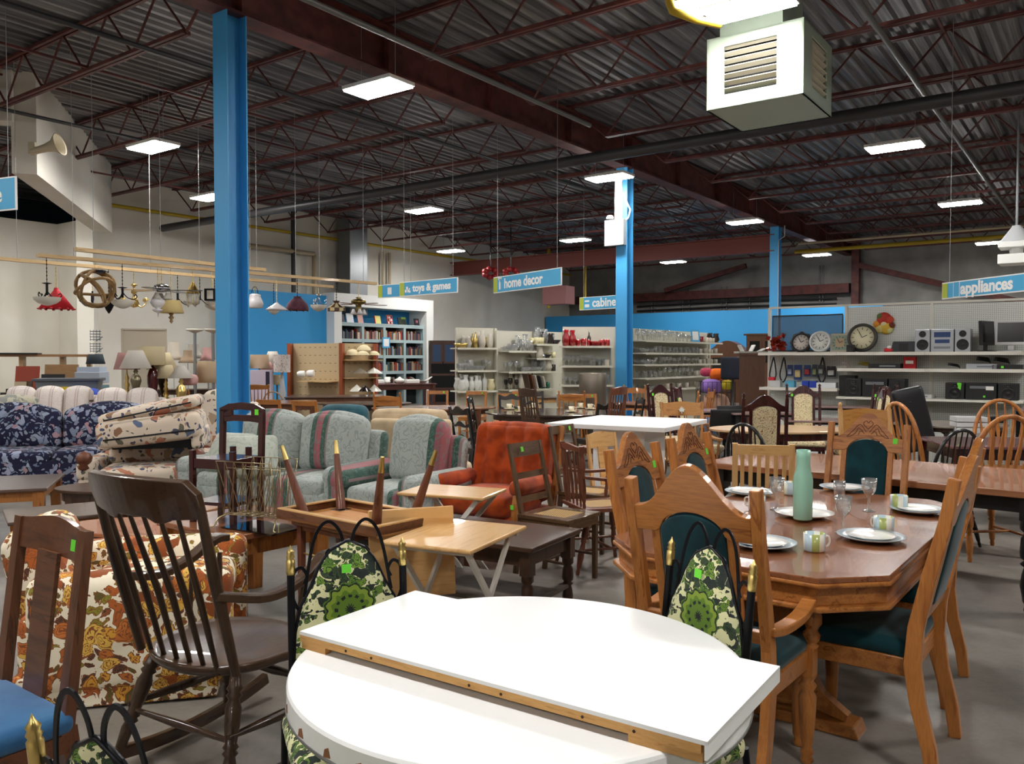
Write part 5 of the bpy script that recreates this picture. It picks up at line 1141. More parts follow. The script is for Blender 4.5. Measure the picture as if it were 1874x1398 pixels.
# plain black chairs, pinkish topped tables in front of the electronics shelves
bc_ = thing('stacking_chair', 'x', 'chair', group='plain black chairs'); 
MB(TR((0, .2, .44), rx=-radians(9))).soft((0, 0, .28), (.46, .035, .26), .015, (0, .01, 0)).build('backrest', BLKP, bc_); MB().soft((0, 0, .45), (.46, .44, .05), .02).build('seat', BLKP, bc_)
for sx in (-1, 1):
    MB().tube([(sx * .21, -.2, 0), (sx * .21, -.17, .43)], .011, 6).build('leg', BLK, bc_); MB().tube([(sx * .21, .24, 0), (sx * .21, .18, .43), (sx * .21, .28, .84)], .011, 6).build('leg', BLK, bc_)
blist = [((1.62, 11.2), (.9, .3), 'plain black chair right of the second blue column'), ((2.95, 11.6), (0, 1), 'plain black chair between the maple leaf chair and the nearest mahogany chair'), ((2.45, 12.6), (.3, -1), 'plain black chair in front of the glassware shelf end'), ((3.3, 12.0), (.2, -1), 'plain black chair under the brown cabinet'),
         ((4.55, 11.1), (-.1, 1), 'plain black chair in front of the blue boxes'), ((5.15, 11.3), (0, -1), 'plain black chair under the middle of the electronics shelf'), ((5.75, 10.3), (-.2, 1), 'plain black chair left of the stacked white devices'), ((6.35, 10.0), (.1, 1), 'plain black chair in front of the black boombox'), ((6.6, 9.5), (-.6, 1), 'plain black chair at the right edge by the grey desk')]
for i, (p_, f, lab) in enumerate(blist):
    o = bc_ if i == 0 else dup(bc_, (0, 0, 0), 0, lab); o['label'] = lab; o.location = (p_[0], p_[1], 0); o.rotation_euler = (0, 0, face(*f))
PT = wood('mauve_laminate', '8d7370', '7b6260', .3, 'x', contrast=.2, coat=.3)
for (x, y, sx, sy, h, rz, lab) in ((2.7, 12.3, 1.2, .7, .78, 0, 'mauve-topped table in front of the glassware shelf end'), (4.3, 10.9, 1.4, .6, .74, -.2, 'mauve-topped table behind the mahogany chairs, lower one'), (4.6, 11.6, 1.3, .5, .88, -.3, 'mauve-topped table close under the electronics shelf'), (3.55, 11.5, 1.1, .6, .8, 0, 'mauve-topped table behind the nearest mahogany chair'), (6.9, 10.0, 1.4, .7, .92, -.4, 'grey desk at the right edge under the electronics shelf')):
    T('laminate_table', lab, 'rect', sx, sy, h, PT, BLKP, pos=(x, y), rz=rz, lw=.05, ap=.03, group='mauve topped tables')
pb_ = thing('padded_bench', 'black buttoned leather bench standing tilted on its end', 'bench', (4.72, 9.55, 0), -.25)
MB(TR((0, 0, .55), ry=radians(-14))).soft((0, 0, .30), (.34, .12, .74), .04, (0, .01, 0), m=8).build('cushion', mat('black_leather', '232326', .3), pb_)
for z in (.1, .3, .5): MB(TR((0, 0, .55), ry=radians(-14))).lathe([(.012, 0), (.008, .006), (0, .008)], (0, -.066, z), 8, Matrix.Rotation(pi / 2, 3, 'X')).build('button', mat('black_leather'), pb_)
MB(TR((0, 0, 0))).box((.08, 0, .1), (.4, .3, .2)).build('base', BLK, pb_)
bx = thing('pale_box', 'pale box with a teal picture on its side, under small white devices', 'box', (5.28, 9.55, .0), -.2); MB().box((0, 0, .35), (.42, .34, .70)).build('carton', mat('pale_card', '9c9a92', .7), bx); MB().box((-.02, -.172, .56), (.24, .004, .14)).build('picture', mat('teal_print', '5f8f96', .5), bx)
for z, lab in ((.73, 'lowest of three white players piled on the pale box'), (.79, 'middle white player piled on the pale box'), (.85, 'top white player piled on the pale box')):
    o = MB().box((0, 0, 0), (.34, .26, .05)).box((.05, -.131, .0), (.12, .003, .012)).build('media_player', mat('white_plastic', 'c9c9c9', .4)); o.location = (5.28, 9.55, z - .003); o.rotation_euler = (0, 0, -.2); tag(o, lab, 'player', 'white players on the box')
# ================================================================ ELECTRONICS SHELVES
E0 = Vector((4.03, 13.0, 0)); EU = -BB; RE = atan2(EU.y, EU.x); EM = Matrix.Translation(E0) @ Matrix.Rotation(RE, 4, 'Z')   # x along shelf, -y towards us
assert (Matrix.Rotation(RE, 3, 'Z') @ Vector((0, -1, 0))).y < 0
pegm = mat('perforated_panel', 'aeb2ae', .55); t = NT(pegm); v = t.coord((40, 40, 40)); 
sp = t.n('SeparateXYZ'); t.l(v, sp.inputs[0])
def holes(ax_):
    f_ = t.n('Math', operation='FRACT'); t.l(sp.outputs[ax_], f_.inputs[0]); a_ = t.n('Math', operation='SUBTRACT'); t.l(f_.outputs[0], a_.inputs[0]); a_.inputs[1].default_value = .5; b_ = t.n('Math', operation='ABSOLUTE'); t.l(a_.outputs[0], b_.inputs[0]); return t.step(b_.outputs[0], .2, False)
an = t.n('Math', operation='MULTIPLY'); t.l(holes('X'), an.inputs[0]); t.l(holes('Z'), an.inputs[1]); t.col(t.mix(an.outputs[0], 'dcdfda', '8f9190'))
shm = mat('shelf_cream', 'dedbd0', .45)
es = thing('display_shelving', 'long perforated-back shelving unit with clocks and electronics', 'shelving', tuple(E0), RE)
SW = 1.15; EH = 2.33
mb = MB().box((SW * 1.0 + SW, .02, 1.2), (SW * 2, .02, 2.2)).box((SW / 2, .02, .9), (SW, .02, 1.5)); mb.build('back_panel', pegm, es)
meshm = mat('wire_mesh_grey', '5c6167', .6, alpha=.55); MB().box((SW / 2, .02, 1.93), (SW - .08, .01, .52)).build('mesh_screen', meshm, es); MB().tube([(.05, .01, 2.2), (SW - .05, .01, 2.2), (SW - .05, .01, 1.66), (.05, .01, 1.66)], .012, 6, closed=True).build('screen_frame', BLK, es)
for k in range(4): MB().box((k * SW, .02, EH / 2), (.035, .05, EH)).build('upright', shm, es)
MB().box((SW * 1.5, .02, EH), (SW * 3, .05, .03)).build('top_rail', shm, es)
for k in range(3): 
    MB().box((SW * (k + .5), -.25, 1.615), (SW - .005, .50, .03)).box((SW * (k + .5), -.502, 1.612), (SW - .005, .006, .045)).build('shelf', shm, es)
    if k: MB().box((SW * (k + .5), -.23, 1.385), (SW - .005, .46, .03)).box((SW * (k + .5), -.462, 1.382), (SW - .005, .006, .045)).build('shelf', shm, es)
    else: MB().box((SW * .5, -.22, 1.09), (SW - .005, .42, .03)).box((SW * .5, -.432, 1.087), (SW - .005, .006, .045)).build('shelf', shm, es)
    MB().box((SW * (k + .5), -.26, .3 if k == 0 else .98), (SW - .005, .5, .03)).build('shelf', shm, es)
def EP(x, y, z): p = EM @ Vector((x, y, z)); return tuple(p)
def epos(px, z, y=-.25):
    """x along the shelf seen at pixel column px"""
    best = min(((abs((937 + F_ * (EM @ Vector((x / 100, y, 0))).x / (EM @ Vector((x / 100, y, 0))).y) - px), x / 100) for x in range(-20, 360))); return best[1]
def eth(name, label, cat, px, z, y=-.25, rz=0, group=None): x = epos(px, z, y); return thing(name, label, cat, EP(x, y, z), RE + rz, group)
S1 = 1.631; S2 = 1.401; S3 = 1.106
def clock(px, r, rim, facec, label, y=-.2, petals=0, square=False, thick=.04):
    o = eth('wall_clock', label, 'clock', px, S1, y, group='clocks on the top shelf'); R = Matrix.Rotation(radians(80), 3, 'X'); c = (0, 0, r)
    if square:
        MB(TR(rx=radians(-8))).box((0, 0, r), (2 * r, thick, 2 * r)).build('case', rim, o, .01); MB(TR(rx=radians(-8))).box((0, -thick / 2 - .001, r), (2 * r * .8, .004, 2 * r * .8)).build('dial', facec, o); MB(TR(rx=radians(-8))).box((0, -thick / 2 - .004, r), (2 * r * .45, .004, 2 * r * .45)).build('inner_dial', mat('tan_dial', 'b39a7c', .6), o)
    else:
        MB().lathe([(0, -.01), (r, -.01), (r, .015), (r * .97, thick), (r * .8, thick), (r * .78, thick * .5), (0, thick * .5)], c, 36, R).build('case', rim, o)
        if petals:
            for k in range(petals): a = 2 * pi * k / petals; MB(TR((0, 0, r), rx=radians(-10))).lathe([(r * .24, 0), (r * .27, .01), (r * .2, .02), (r * .1, .01)], (cos(a) * r * .88, 0, sin(a) * r * .88), 10, Matrix.Rotation(pi / 2, 3, 'X')).build('petal', rim, o)
        MB().lathe([(0, thick * .5 + .001), (r * .78, thick * .5 + .001), (r * .78, thick * .5 + .003), (0, thick * .5 + .003)], c, 36, R).build('dial', facec, o)
    M = TR((0, 0, r), rx=radians(-10 if not square else -8)); yy = -(thick * .5 + .006) if not square else -(thick / 2 + .008)
    for k in range(12):
        a = pi * k / 6; MB(M).box((sin(a) * r * .62, yy, cos(a) * r * .62), (.008, .002, .03 * r / .17), R=Matrix.Rotation(a, 3, 'Y')).build('hour_mark', BLK, o)
    for a, l in ((-2.3 + 2.9 - 1.1, .5), (1.1, .36)): MB(M).beam((0, yy - .002, 0), (sin(a) * r * l, yy - .002, cos(a) * r * l), .009, .003, up=(0, 1, 0)).build('clock_hand', BLK, o)
    return o
cw = mat('clock_white', 'dcdcd6', .5)
clock(1466, .15, mat('dark_bronze', '1f1a1c', .5), mat('clock_pink_white', 'cfc4bd', .5), 'black petal-rimmed clock, second item from the left on the top shelf', petals=8)
clock(1501, .16, mat('pale_silver_rim', 'c9cbcc', .35, .3), cw, 'round white clock with pale rim leaning between the petal clock and square clock')
clock(1537, .14, mat('beige_frame', 'b5aa97', .5), mat('sage_dial', '8a9a8a', .6), 'square beige and sage clock on the top shelf', square=True)
clock(1577, .21, mat('dark_grey_rim', '3b3833', .4, .3), mat('clock_cream', 'ddd6b4', .5), 'largest round clock with thick dark grey rim and cream dial')
o = eth('tablet_clock', 'rusty red crumpled ornament at the left end of the top shelf', 'ornament', 1422, S1); random.seed(3)
mb = MB()
for i in range(26): x, z = random.uniform(-.14, .14), random.uniform(.04, .26); mb.box((x, random.uniform(-.02, .02), z), (.06, .02, .06), R=Matrix.Rotation(random.random() * 3, 3, Vector((random.random(), 1, random.random())).normalized()))
mb.build('foil_pieces', mat('red_metallic', '8a2a1c', .2, .6), o); o.name = 'metal_ornament'
def speakerbox(o, x, y, z, w, d, h, body, rs, cone=BLKP):
    c_ = MB().box((x, y, z + h / 2), (w, d, h)).build('speaker', body, o, .008); R = Matrix.Rotation(pi / 2, 3, 'X')
    for zz, r in rs: MB().lathe([(r, 0), (r * .98, .008), (r * .85, .008), (r * .5, -.0), (r * .25, .006), (0, .006)], (x, y - d / 2, z + zz), 20, R).build('speaker_cone', cone, c_)
    return c_
o = eth('stereo_system', 'silver mini stereo with blue display and two speakers on the top shelf', 'stereo', 1726, S1)
for x in (-.245, .245): speakerbox(o, x, 0, 0, .19, .2, .31, SILV, ((.10, .075), (.245, .045)))
MB().box((0, 0, .155), (.28, .22, .31)).build('main_unit', SILV, o, .008); MB().box((0, -.112, .235), (.20, .006, .07)).build('display', mat('blue_display', '27406e', .2), o); MB().box((0, -.112, .145), (.18, .006, .05)).build('display', mat('blue_display'), o); MB().box((0, -.113, .06), (.2, .006, .03)).build('tape_door', mat('dark_silver', '7b7f86', .3, .6), o)
o = eth('radio_dock', 'small dark speaker dock left of the silver stereo', 'speaker dock', 1654, S1); MB().prism([(-.17, 0), (.17, 0), (.14, .15), (-.14, .15)], -.06, .06).build('body', mat('dark_slate_plastic', '2f3238', .4), o, .01); MB().box((0, -.062, .07), (.12, .004, .1)).build('panel', BLK, o)
o = eth('small_speaker', 'small black speaker in front of the largest clock', 'speaker', 1556, S1, -.36); speakerbox(o, 0, 0, 0, .1, .1, .11, BLKP, ((.055, .035),), BLK)
o = eth('toy_ornament', 'small red and white ornament left of the speaker dock', 'ornament', 1625, S1, -.3); MB().soft((0, 0, .03), (.12, .06, .06), .025).build('body', mat('bright_red', 'c22430', .5), o); MB().soft((.02, -.02, .07), (.06, .05, .04), .018).build('top', CER, o)
def monitor(label, px, rz, col, back=False):
    o = eth('computer_monitor', label, 'monitor', px, S1, rz=rz); fm_ = mat(*col)
    MB(TR((0, 0, .09), rx=-.05)).box((0, 0, .16), (.36, .04, .32)).build('frame', fm_, o, .008); MB(TR((0, 0, .09), rx=-.05)).box((0, -.0215, .165), (.30, .003, .255)).build('screen', mat('black_screen', '08080a', .15), o)
    MB().box((0, .02, .06), (.06, .03, .12)).build('neck', fm_, o); MB().lathe([(0, 0), (.12, 0), (.12, .012), (.03, .02), (0, .02)], n=20).build('foot', fm_, o)
monitor('white-framed flat monitor at the right end of the top shelf', 1848, 0, ('white_plastic',)); monitor('black flat monitor turned edge-on beside the white one', 1806, 1.25, ('black_plastic',))
# fruit picture on the panel
o = eth('fruit_wall_plaque', 'painted fruit plaque hung on the perforated panel above the largest clock', 'plaque', 1617, 1.93, .0); R = Matrix.Rotation(pi / 2, 3, 'X')
for x, z, r, c_ in ((0, .18, .10, 'b5301f'), (-.05, .22, .05, '5c6a34'), (.07, .17, .06, 'c2452a'), (-.1, .11, .05, 'd98e2a'), (0, .12, .055, 'e6d9a8'), (.03, .05, .09, 'd8b23c'), (.1, .09, .045, '6e2c20'), (-.06, .04, .06, 'e0cf86'), (.07, .02, .05, 'c9c98a'), (-.12, .02, .04, 'b8c08a')):
    MB().lathe([(r, 0), (r, .02), (r * .7, .035), (0, .04)], (x, -.0, z), 16, R).build('fruit', mat('fruit_' + c_, c_, .6), o)
# middle shelf
def eb(name, label, cat, px, z, dim, m_, y=-.22, rz=0, extra=None, group=None):
    o = eth(name, label, cat, px, z, y, rz, group); MB().box((0, 0, dim[2] / 2), dim).build('case', m_, o, .004)
    if extra: extra(o, dim)
    return o
def fr(o, d): MB().box((d[0] * .1, -d[1] / 2 - .001, d[2] * .5), (d[0] * .5, .003, d[2] * .3)).build('front_panel', mat('dark_silver'), o)
eb('dvd_player', 'slim dark player box at the middle of the second shelf', 'player', 1622, S2, (.42, .28, .07), BLKP, extra=fr)
redb = eb('product_box', 'red box with a picture of a small silver appliance on the second shelf', 'box', 1665, S2, (.16, .1, .165), mat('box_red', 'c41e24', .5)); MB().soft((0, -.052, .09), (.10, .004, .045), .002).build('picture', CER, redb)
eb('dvd_player', 'silver player under black cables on the right of the second shelf', 'player', 1798, S2, (.36, .26, .07), SILV, extra=fr); eb('dvd_player', 'black player with a green sticker at the right end of the second shelf', 'player', 1845, S2, (.34, .26, .06), BLKP, extra=lambda o, d: ptag(o, (-.05, -.134, .03), (0, 0, 0), .03, .03))
def coil(label, px, z, col, r=.06, n=3, sc=.35, y=-.25):
    o = eth('cable_coil', label, 'cable', px, z, y); pts = []
    for i in range(n * 12): a = 2 * pi * i / 12; pts.append((r * cos(a) * (1 + .15 * sin(i)), r * .6 * sin(a), .012 + i * .0015 + abs(sin(a * .5)) * sc * .1))
    MB().tube(pts, .007, 5).build('cord', col, o)
coil('yellow coiled cord near the left of the second shelf', 1583, S2, mat('yellow_cord', '8f7d2c', .6), .09); coil('white and pink cord ends at the left of the second shelf', 1548, S2, mat('pale_cord', 'c3b4b6', .6), .06)
coil('tangle of black cord on the silver player', 1800, S2 + .071, BLKP, .08); coil('tangle of black cord above the far right player', 1832, S2 + .062, BLKP, .09); coil('loose black cord in the middle of the second shelf', 1745, S2, BLKP, .07, 2)
# hanging blister packs under the left top shelf
for i, (px, z, w_, h_, c1_, c2_, lab) in enumerate(((1446, 1.36, .09, .17, '21386a', '8a93a8', 'leftmost blue blister pack hanging under the clocks'), (1461, 1.33, .12, .23, '1f3f7a', 'c0ab78', 'largest blue blister pack with a brass part'), (1478, 1.36, .1, .17, '24406e', '9c2a33', 'blue and red blister pack'), (1491, 1.36, .08, .18, '2f3a4a', '7c8a60', 'dark green-grey blister pack'), (1503, 1.37, .09, .15, '3a3d3f', '88908a', 'grey blister pack beside a coiled plug'), (1521, 1.35, .13, .16, '1b1c1e', 'a9a9a6', 'black and white pack at the right end of the hooks'))):
    o = eth('blister_pack', lab, 'package', px, z, -.12, group='hanging packs'); MB().box((0, 0, 0), (w_, .008, h_)).build('card', mat('card_' + c1_, c1_, .5), o); MB().soft((0, -.018, -.02), (w_ * .7, .03, h_ * .5), .012).build('blister', mat('card_' + c2_, c2_, .3), o); MB().tube([(0, .12, h_ / 2 - .01), (0, -.03, h_ / 2 - .01)], .003, 5).build('hook', CHROME, o)
for px, lab in ((1415, 'leftmost hanging black cord under the top shelf'), (1434, 'hanging black cord left of the blister packs'), (1505, 'hanging black cord with plug below the grey pack')):
    o = eth('power_cord', lab, 'cable', px, 1.56, -.1, group='hanging black cords'); MB().tube(bez([(0, .02, 0), (.03, 0, -.1), (.05, -.01, -.28), (0, -.01, -.38), (-.05, -.01, -.28), (-.02, 0, -.1), (0, .02, 0)], 5), .012, 6).build('cord', BLKP, o)
for px, dm, c_, lab in ((1421, (.16, .12, .1), 'bfc0c0', 'white and red packet at the left of the lowest visible shelf'), (1447, (.14, .1, .1), '4f9fbf', 'light blue packet on the lowest left shelf'), (1475, (.1, .1, .1), '1c3fa8', 'left deep blue bin on the lowest left shelf'), (1489, (.1, .1, .1), '1a38a0', 'right deep blue bin on the lowest left shelf'), (1514, (.28, .14, .08), 'd6dadd', 'long white box on the lowest left shelf')):
    eb('small_box', lab, 'box', px, S3, dm, mat('card_' + c_, c_, .5), group='small boxes on the lowest left shelf')
eb('small_speaker', 'red speaker-shaped packet on the white packet', 'packet', 1413, S3 + .1, (.09, .1, .05), mat('bright_red'), y=-.2)
S4 = .996
def bigstereo(label, px, w_, h_, gt=False):
    o = eth('stereo_system', label, 'stereo', px, S4)
    for sx in (-1, 1): speakerbox(o, sx * w_ * .36, 0, 0, w_ * .27, .22, h_, BLKP, ((h_ * .38, w_ * .09), (h_ * .78, w_ * .045)), BLK)
    MB().box((0, 0, h_ / 2), (w_ * .42, .24, h_)).build('main_unit', BLKP, o, .006); MB().box((0, -.122, h_ * .75), (w_ * .3, .004, h_ * .16)).build('display', mat('dark_silver'), o)
    if gt: ptag(o, (-w_ * .3, -.112, h_ * .8), (0, .1, 0), .05, .09); MB().box((w_ * .12, -.124, h_ * .7), (.09, .003, .05)).build('paper_label', CER, o)
    ptag(o, (.04, -.122, h_ * .2), (0, 0, 0), .025, .025)
bigstereo('black stereo with round speakers behind the mahogany chair tops', 1605, .8, .26); bigstereo('long black boombox with green and white tags under the second shelf at right', 1797, .86, .22, True)
eb('tall_speaker', 'tall black speaker box left of the black stereo', 'speaker', 1553, S4, (.22, .2, .30), BLKP)
eb('dvd_player', 'white slim player standing between the black stereos', 'player', 1683, S4, (.36, .24, .05), mat('white_plastic'), extra=fr)
# brown cabinet, corner cabinet, chair, basket of toys between the glass shelves and electronics
cb = thing('wooden_cabinet', 'brown wooden cabinet side with papers on top, left of the electronics', 'cabinet', (3.92, 13.5, 0), -.3); MB().box((0, 0, .80), (.40, .5, 1.60)).build('body', wood('cabinet_brown', '5d3d2b', '4a2f20', .4, 'z'), cb, .005); MB().box((0, 0, 1.61), (.46, .56, .03)).build('top', BRNX, cb)
pp = thing('open_magazines', 'open magazines lying on the brown cabinet', 'magazine', (3.85, 13.4, 1.626), 0); 
for k, a in enumerate((-.5, .45, 1.1)): MB(TR((k * .12 - .12, 0, .02), ry=a)).box((0, 0, .06), (.012, .2, .13)).build('pages', CER, pp)
MB().box((0, 0, .015), (.45, .3, .03)).build('flat_papers', mat('grey_paper', 'a5a59c', .8), pp)
hc = thing('display_hutch', 'wooden hutch with arched top and glass doors far behind, against the blue partition', 'cabinet', tuple(ab(28.0, 10.9)), RZ_B + pi)
hw = wood('hutch_wood', '6e4426', '53311a', .4, 'z')
MB().box((0, 0, .9), (1.3, .45, 1.8)).build('body', hw, hc); MB().strip([(-.65 + i * .13, 1.8 + .35 * sin(pi * i / 10)) for i in range(11)], [(-.65 + i * .13, 1.78) for i in range(11)], -.23, .23).build('arched_top', hw, hc)
for x in (-.33, .33): 
    for sy in (-1, 1): d_ = MB().box((x, sy * .23, 1.2), (.5, .02, .9)).build('door', hw, hc); MB().box((x, sy * .242, 1.2), (.38, .01, .72)).build('door_pane', mat('dark_pane', '20211f', .1), d_)
h2 = thing('display_hutch', 'smaller upright hutch with two glass doors right of the arched one', 'cabinet', tuple(ab(27.3, 9.4)), RZ_B + pi); MB().box((0, 0, 1.15), (1.1, .45, 2.3)).build('body', hw, h2)
for x in (-.26, .26):
    for sy in (-1, 1): d_ = MB().box((x, sy * .23, 1.75), (.46, .02, .9)).build('door', hw, h2); MB().box((x, sy * .242, 1.75), (.34, .01, .72)).build('door_pane', mat('dark_pane'), d_)
MB().box((0, 0, 2.33), (1.25, .55, .06)).build('cornice', hw, h2)
oc3 = thing('office_chair', 'black swivel chair back in front of the arched hutch', 'chair', (4.12, 15.2, 0), 0); MB().soft((0, .2, 1.36), (.48, .08, .42), .04).build('backrest', mat('navy_black_cloth', '1b2130', .8), oc3); MB().soft((0, 0, .5), (.5, .48, .1), .04).build('seat', mat('navy_black_cloth'), oc3); MB().tube([(0, .24, 1.25), (0, .26, .6), (0, .1, .45)], .025, 8).build('back_post', BLK, oc3); MB().cyl((0, 0, .05), (0, 0, .46), .03, n=10).build('column', BLK, oc3)
for k in range(5): a = 2 * pi * k / 5; MB().beam((0, 0, .09), (cos(a) * .3, sin(a) * .3, .04), .05, .04).build('foot', BLK, oc3)
wb = thing('wire_bin', 'black wire bin filled with stuffed toys beside the glassware shelves', 'bin', (3.88, 15.8, 0), 0); mb = MB()
for k in range(8):
    for (x, y) in ((-.3 + k * .6 / 7, -.3), (-.3 + k * .6 / 7, .3), (-.3, -.3 + k * .6 / 7), (.3, -.3 + k * .6 / 7)): mb.tube([(x, y, 0), (x, y, 1.1)], .006, 4)
for z in (.02, .3, .6, .9, 1.1): mb.tube([(-.3, -.3, z), (.3, -.3, z), (.3, .3, z), (-.3, .3, z)], .006, 4, closed=True)
mb.build('wire_frame', BLK, wb)
for x, y, z, r, c_, lab in ((-.1, -.1, .95, .19, '9a78c8', 'purple stuffed toy in the wire bin'), (.02, -.05, 1.18, .15, 'e06a1c', 'orange stuffed toy on top in the wire bin'), (.18, -.15, .98, .12, 'd8c43a', 'yellow stuffed toy at the right of the wire bin'), (-.18, 0, 1.22, .11, 'b0405a', 'pinkish red stuffed toy at the back left of the wire bin'), (0, 0, .62, .26, 'c9a08a', 'pale stuffed toy lower in the wire bin'), (0, 0, .2, .25, '7f8fb0', 'blue-grey stuffed toy at the bottom of the wire bin')):
    o = MB().soft((0, 0, 0), (r * 2, r * 1.8, r * 1.5), r * .7).build('stuffed_toy', mat('plush_' + c_, c_, .9)); o.location = (3.88 + x, 15.8 + y, z + .06); tag(o, lab, 'stuffed toy', 'toys in the wire bin')
yt = MB(TR(ry=.5)).box((0, 0, 0), (.06, .01, .3)).build('yellow_tag', mat('tag_yellow', 'd8b820', .6)); yt.location = (4.09, 15.45, 1.28); tag(yt, 'yellow hang tag on the wire bin', 'tag')

P = at(1022, 541, 30.0); hb_ = thing('unit_heater', 'dull pink unit heater box hanging near the far wall, under the home decor sign', 'heater', tuple(P), RZ_B); MB().box((0, 0, 0), (1.0, .6, .65)).build('housing', mat('dull_pink_enamel', '9c6a68', .5), hb_, .01); MB().cyl((0, 0, .3), (0, 0, DECK - P.z), .03, n=6).build('hanger', BLK, hb_)
for px, lab in ((1004, 'left yellow vertical gas pipe near the far wall'), (1070, 'right yellow vertical gas pipe near the far wall, behind the cabinet sign')):
    P = at(px, 655, 31.0); pipe(lab, [(P.x, P.y, 3.4), (P.x, P.y, 5.6)], .06, pipe_y)
# ================================================================ SIGNS
SB = mat('sign_blue', '4aa9d8', .5); SY = mat('sign_lime', 'b4c23c', .5); SWt = mat('sign_white', 'f4f4f2', .5); WIRE = mat('galv_wire')
def sign(label, pL, pR, hgt, body, tsize, name='hanging_sign', icon=None, bandx=.12, tx=.34):
    """flat two-faced sign between two lower corners"""
    pL, pR = Vector(pL), Vector(pR); L = (pR - pL); L.z = 0; l = L.length; rz = atan2(L.y, L.x)
    o = thing(name, label, 'sign', tuple(pL), rz, 'hanging department signs')
    MB().box((l / 2, 0, hgt / 2), (l, .02, hgt)).build('border', SWt, o); MB().box((l / 2 + bandx / 2, -.012, hgt / 2), (l - bandx - .03, .006, hgt - .03)).build('blue_panel', SB, o); MB().box((bandx / 2 + .01, -.012, hgt / 2), (bandx, .006, hgt - .03)).build('lime_band', SY, o)
    if body: text('lettering', body, tsize, SWt, o, (tx, -.016, hgt * .5), (pi / 2, 0, 0), .007)
    if icon: icon(o, hgt)
    for x in (.12, l - .12): MB().cyl((x, 0, hgt), (x, 0, DECK - pL.z + .03), .004, n=4).build('hanger', WIRE, o)
    return o
def ic_vase(o, h):
    MB(TR((.22, -.017, h * .42))).box((0, 0, 0), (.05, .002, .13)).tube([(0, 0, .06), (0, 0, .1)], .012, 5).build('icon', SWt, o)
    for x, z in ((-.03, .13), (.035, .14)): MB(TR((.22, -.017, h * .42))).lathe([(.028, 0), (.028, .002), (0, .002)], (x, 0, z), 10, Matrix.Rotation(pi / 2, 3, 'X')).build('icon', SWt, o)
def ic_blocks(o, h):
    for x, z, w_ in ((.18, .35, .05), (.25, .35, .05), (.215, .55, .05), (.29, .3, .04), (.28, .48, .03)): MB().box((x, -.016, h * z), (w_, .002, w_)).build('icon', SWt, o)
def ic_fridge(o, h):
    for c_, d_ in (((.26, h * .5), (.11, .2)),): 
        MB().box((c_[0], -.0155, c_[1]), (d_[0], .002, d_[1])).build('icon', SWt, o); MB().box((c_[0], -.0168, c_[1] + .055), (d_[0] - .015, .002, .075)).box((c_[0], -.0168, c_[1] - .035), (d_[0] - .015, .002, .105)).build('icon_inset', SB, o)
def ic_cab(o, h):
    MB().box((.24, -.016, h * .32), (.14, .002, .07)).box((.24, -.016, h * .68), (.14, .002, .04)).build('icon', SWt, o)
def sg(label, xl, yl, xr, yr, Yl, Yr, hgt, *a, **k): return sign(label, at(xl, yl, Yl), at(xr, yr, Yr), hgt, *a, **k)
sg('toys & games sign in blue with a lime band, hanging left of home decor', 732, 543, 838, 540, 15.6, 14.6, .27, 'toys & games', .185, icon=ic_blocks, tx=.37)
sg('partly hidden blue sign with a small cube icon, left of toys & games', 692, 546, 760, 543, 17.0, 16.4, .27, '', .1, icon=lambda o, h: MB().box((.34, -.016, h * .5), (.11, .002, .14)).build('icon', SWt, o), tx=.3)
sg('home decor sign in blue with a lime band, middle of the hall', 904, 537, 1028, 531, 14.9, 13.2, .285, 'home decor', .235, icon=ic_vase, tx=.36)
sg('cabinet sign cut off by the second blue column', 1061, 568, 1153, 566, 19.5, 18.4, .30, 'cabinets', .28, icon=ic_cab, tx=.40)
sg('appliances sign in blue with a lime band, at the right', 1725, 548, 1892, 546, 10.6, 9.2, .21, 'appliances', .20, icon=ic_fridge, bandx=.09, tx=.33)
o = sign('blue sign at the left edge ending in the letter e', at(-120, 398, 9.5), at(31, 391, 9.0), .36, '', .2, bandx=.05); text('lettering', 'e', .24, SWt, o, (1.02, -.016, .17), (pi / 2, 0, 0), .004)
# ================================================================ HANGING LIGHT RAILS
RH = 3.0; rails = [((138, 456), (484, 494)), ((68, 467), (688, 519)), ((-40, 470), (608, 525))]
RL = []
for i, (a, b) in enumerate(rails):
    p, q = gp(a[0], a[1], RH), gp(b[0], b[1], RH); RL.append((p, q)); d = q - p
    lab = ['nearest pale wooden rail above the lamps, ends just right of the blue column', 'longest pale wooden rail above the lamps, reaching past the toys sign', 'farthest pale wooden rail above the lamps, starts at the left edge'][i]
    o = thing('wooden_rail', lab, 'rail', tuple((p + q) / 2), atan2(d.y, d.x), 'wooden lamp rails'); MB().box((0, 0, 0), (d.length, .09, .05)).build('batten', PINE, o)
    for s_ in (-.42, -.1, .2, .45): MB().cyl((d.length * s_, 0, .02), (d.length * s_, 0, DECK - RH + .03), .004, n=4).build('hanger_wire', WIRE, o)
def rp(i, px):
    p, q = RL[i]; best = min(range(0, 201), key=lambda k: abs(937 + F_ * (p + (q - p) * k / 200).x / (p + (q - p) * k / 200).y - px)); return p + (q - p) * best / 200
def zat(P, py): return EYE + P.y * ((655 - py) / F_) * 1.0
def hang(name, label, i, px, y0, cat='pendant light', chain=True, chm=None):
    """fixture hanging from rail i; y0 = pixel row of its top; local origin at its top"""
    P = rp(i, px); z = zat(P, y0); o = thing(name, label, cat, (P.x, P.y, z), RZ_A * 0, 'light fixtures hanging from the rails')
    L = RH - .025 - z
    if chain and L > .02:
        n = max(2, int(L / .05)); mb = MB()
        mb.tube([(0, 0, 0), (0, 0, L)], .005, 5)
        for k in range(n): mb.lathe([(.006, 0), (.011, .012), (.006, .024)], (0, 0, k * L / n), 6)
        mb.build('chain', chm or BRASS, o)
    return o, P.y / F_      # metres per pixel there
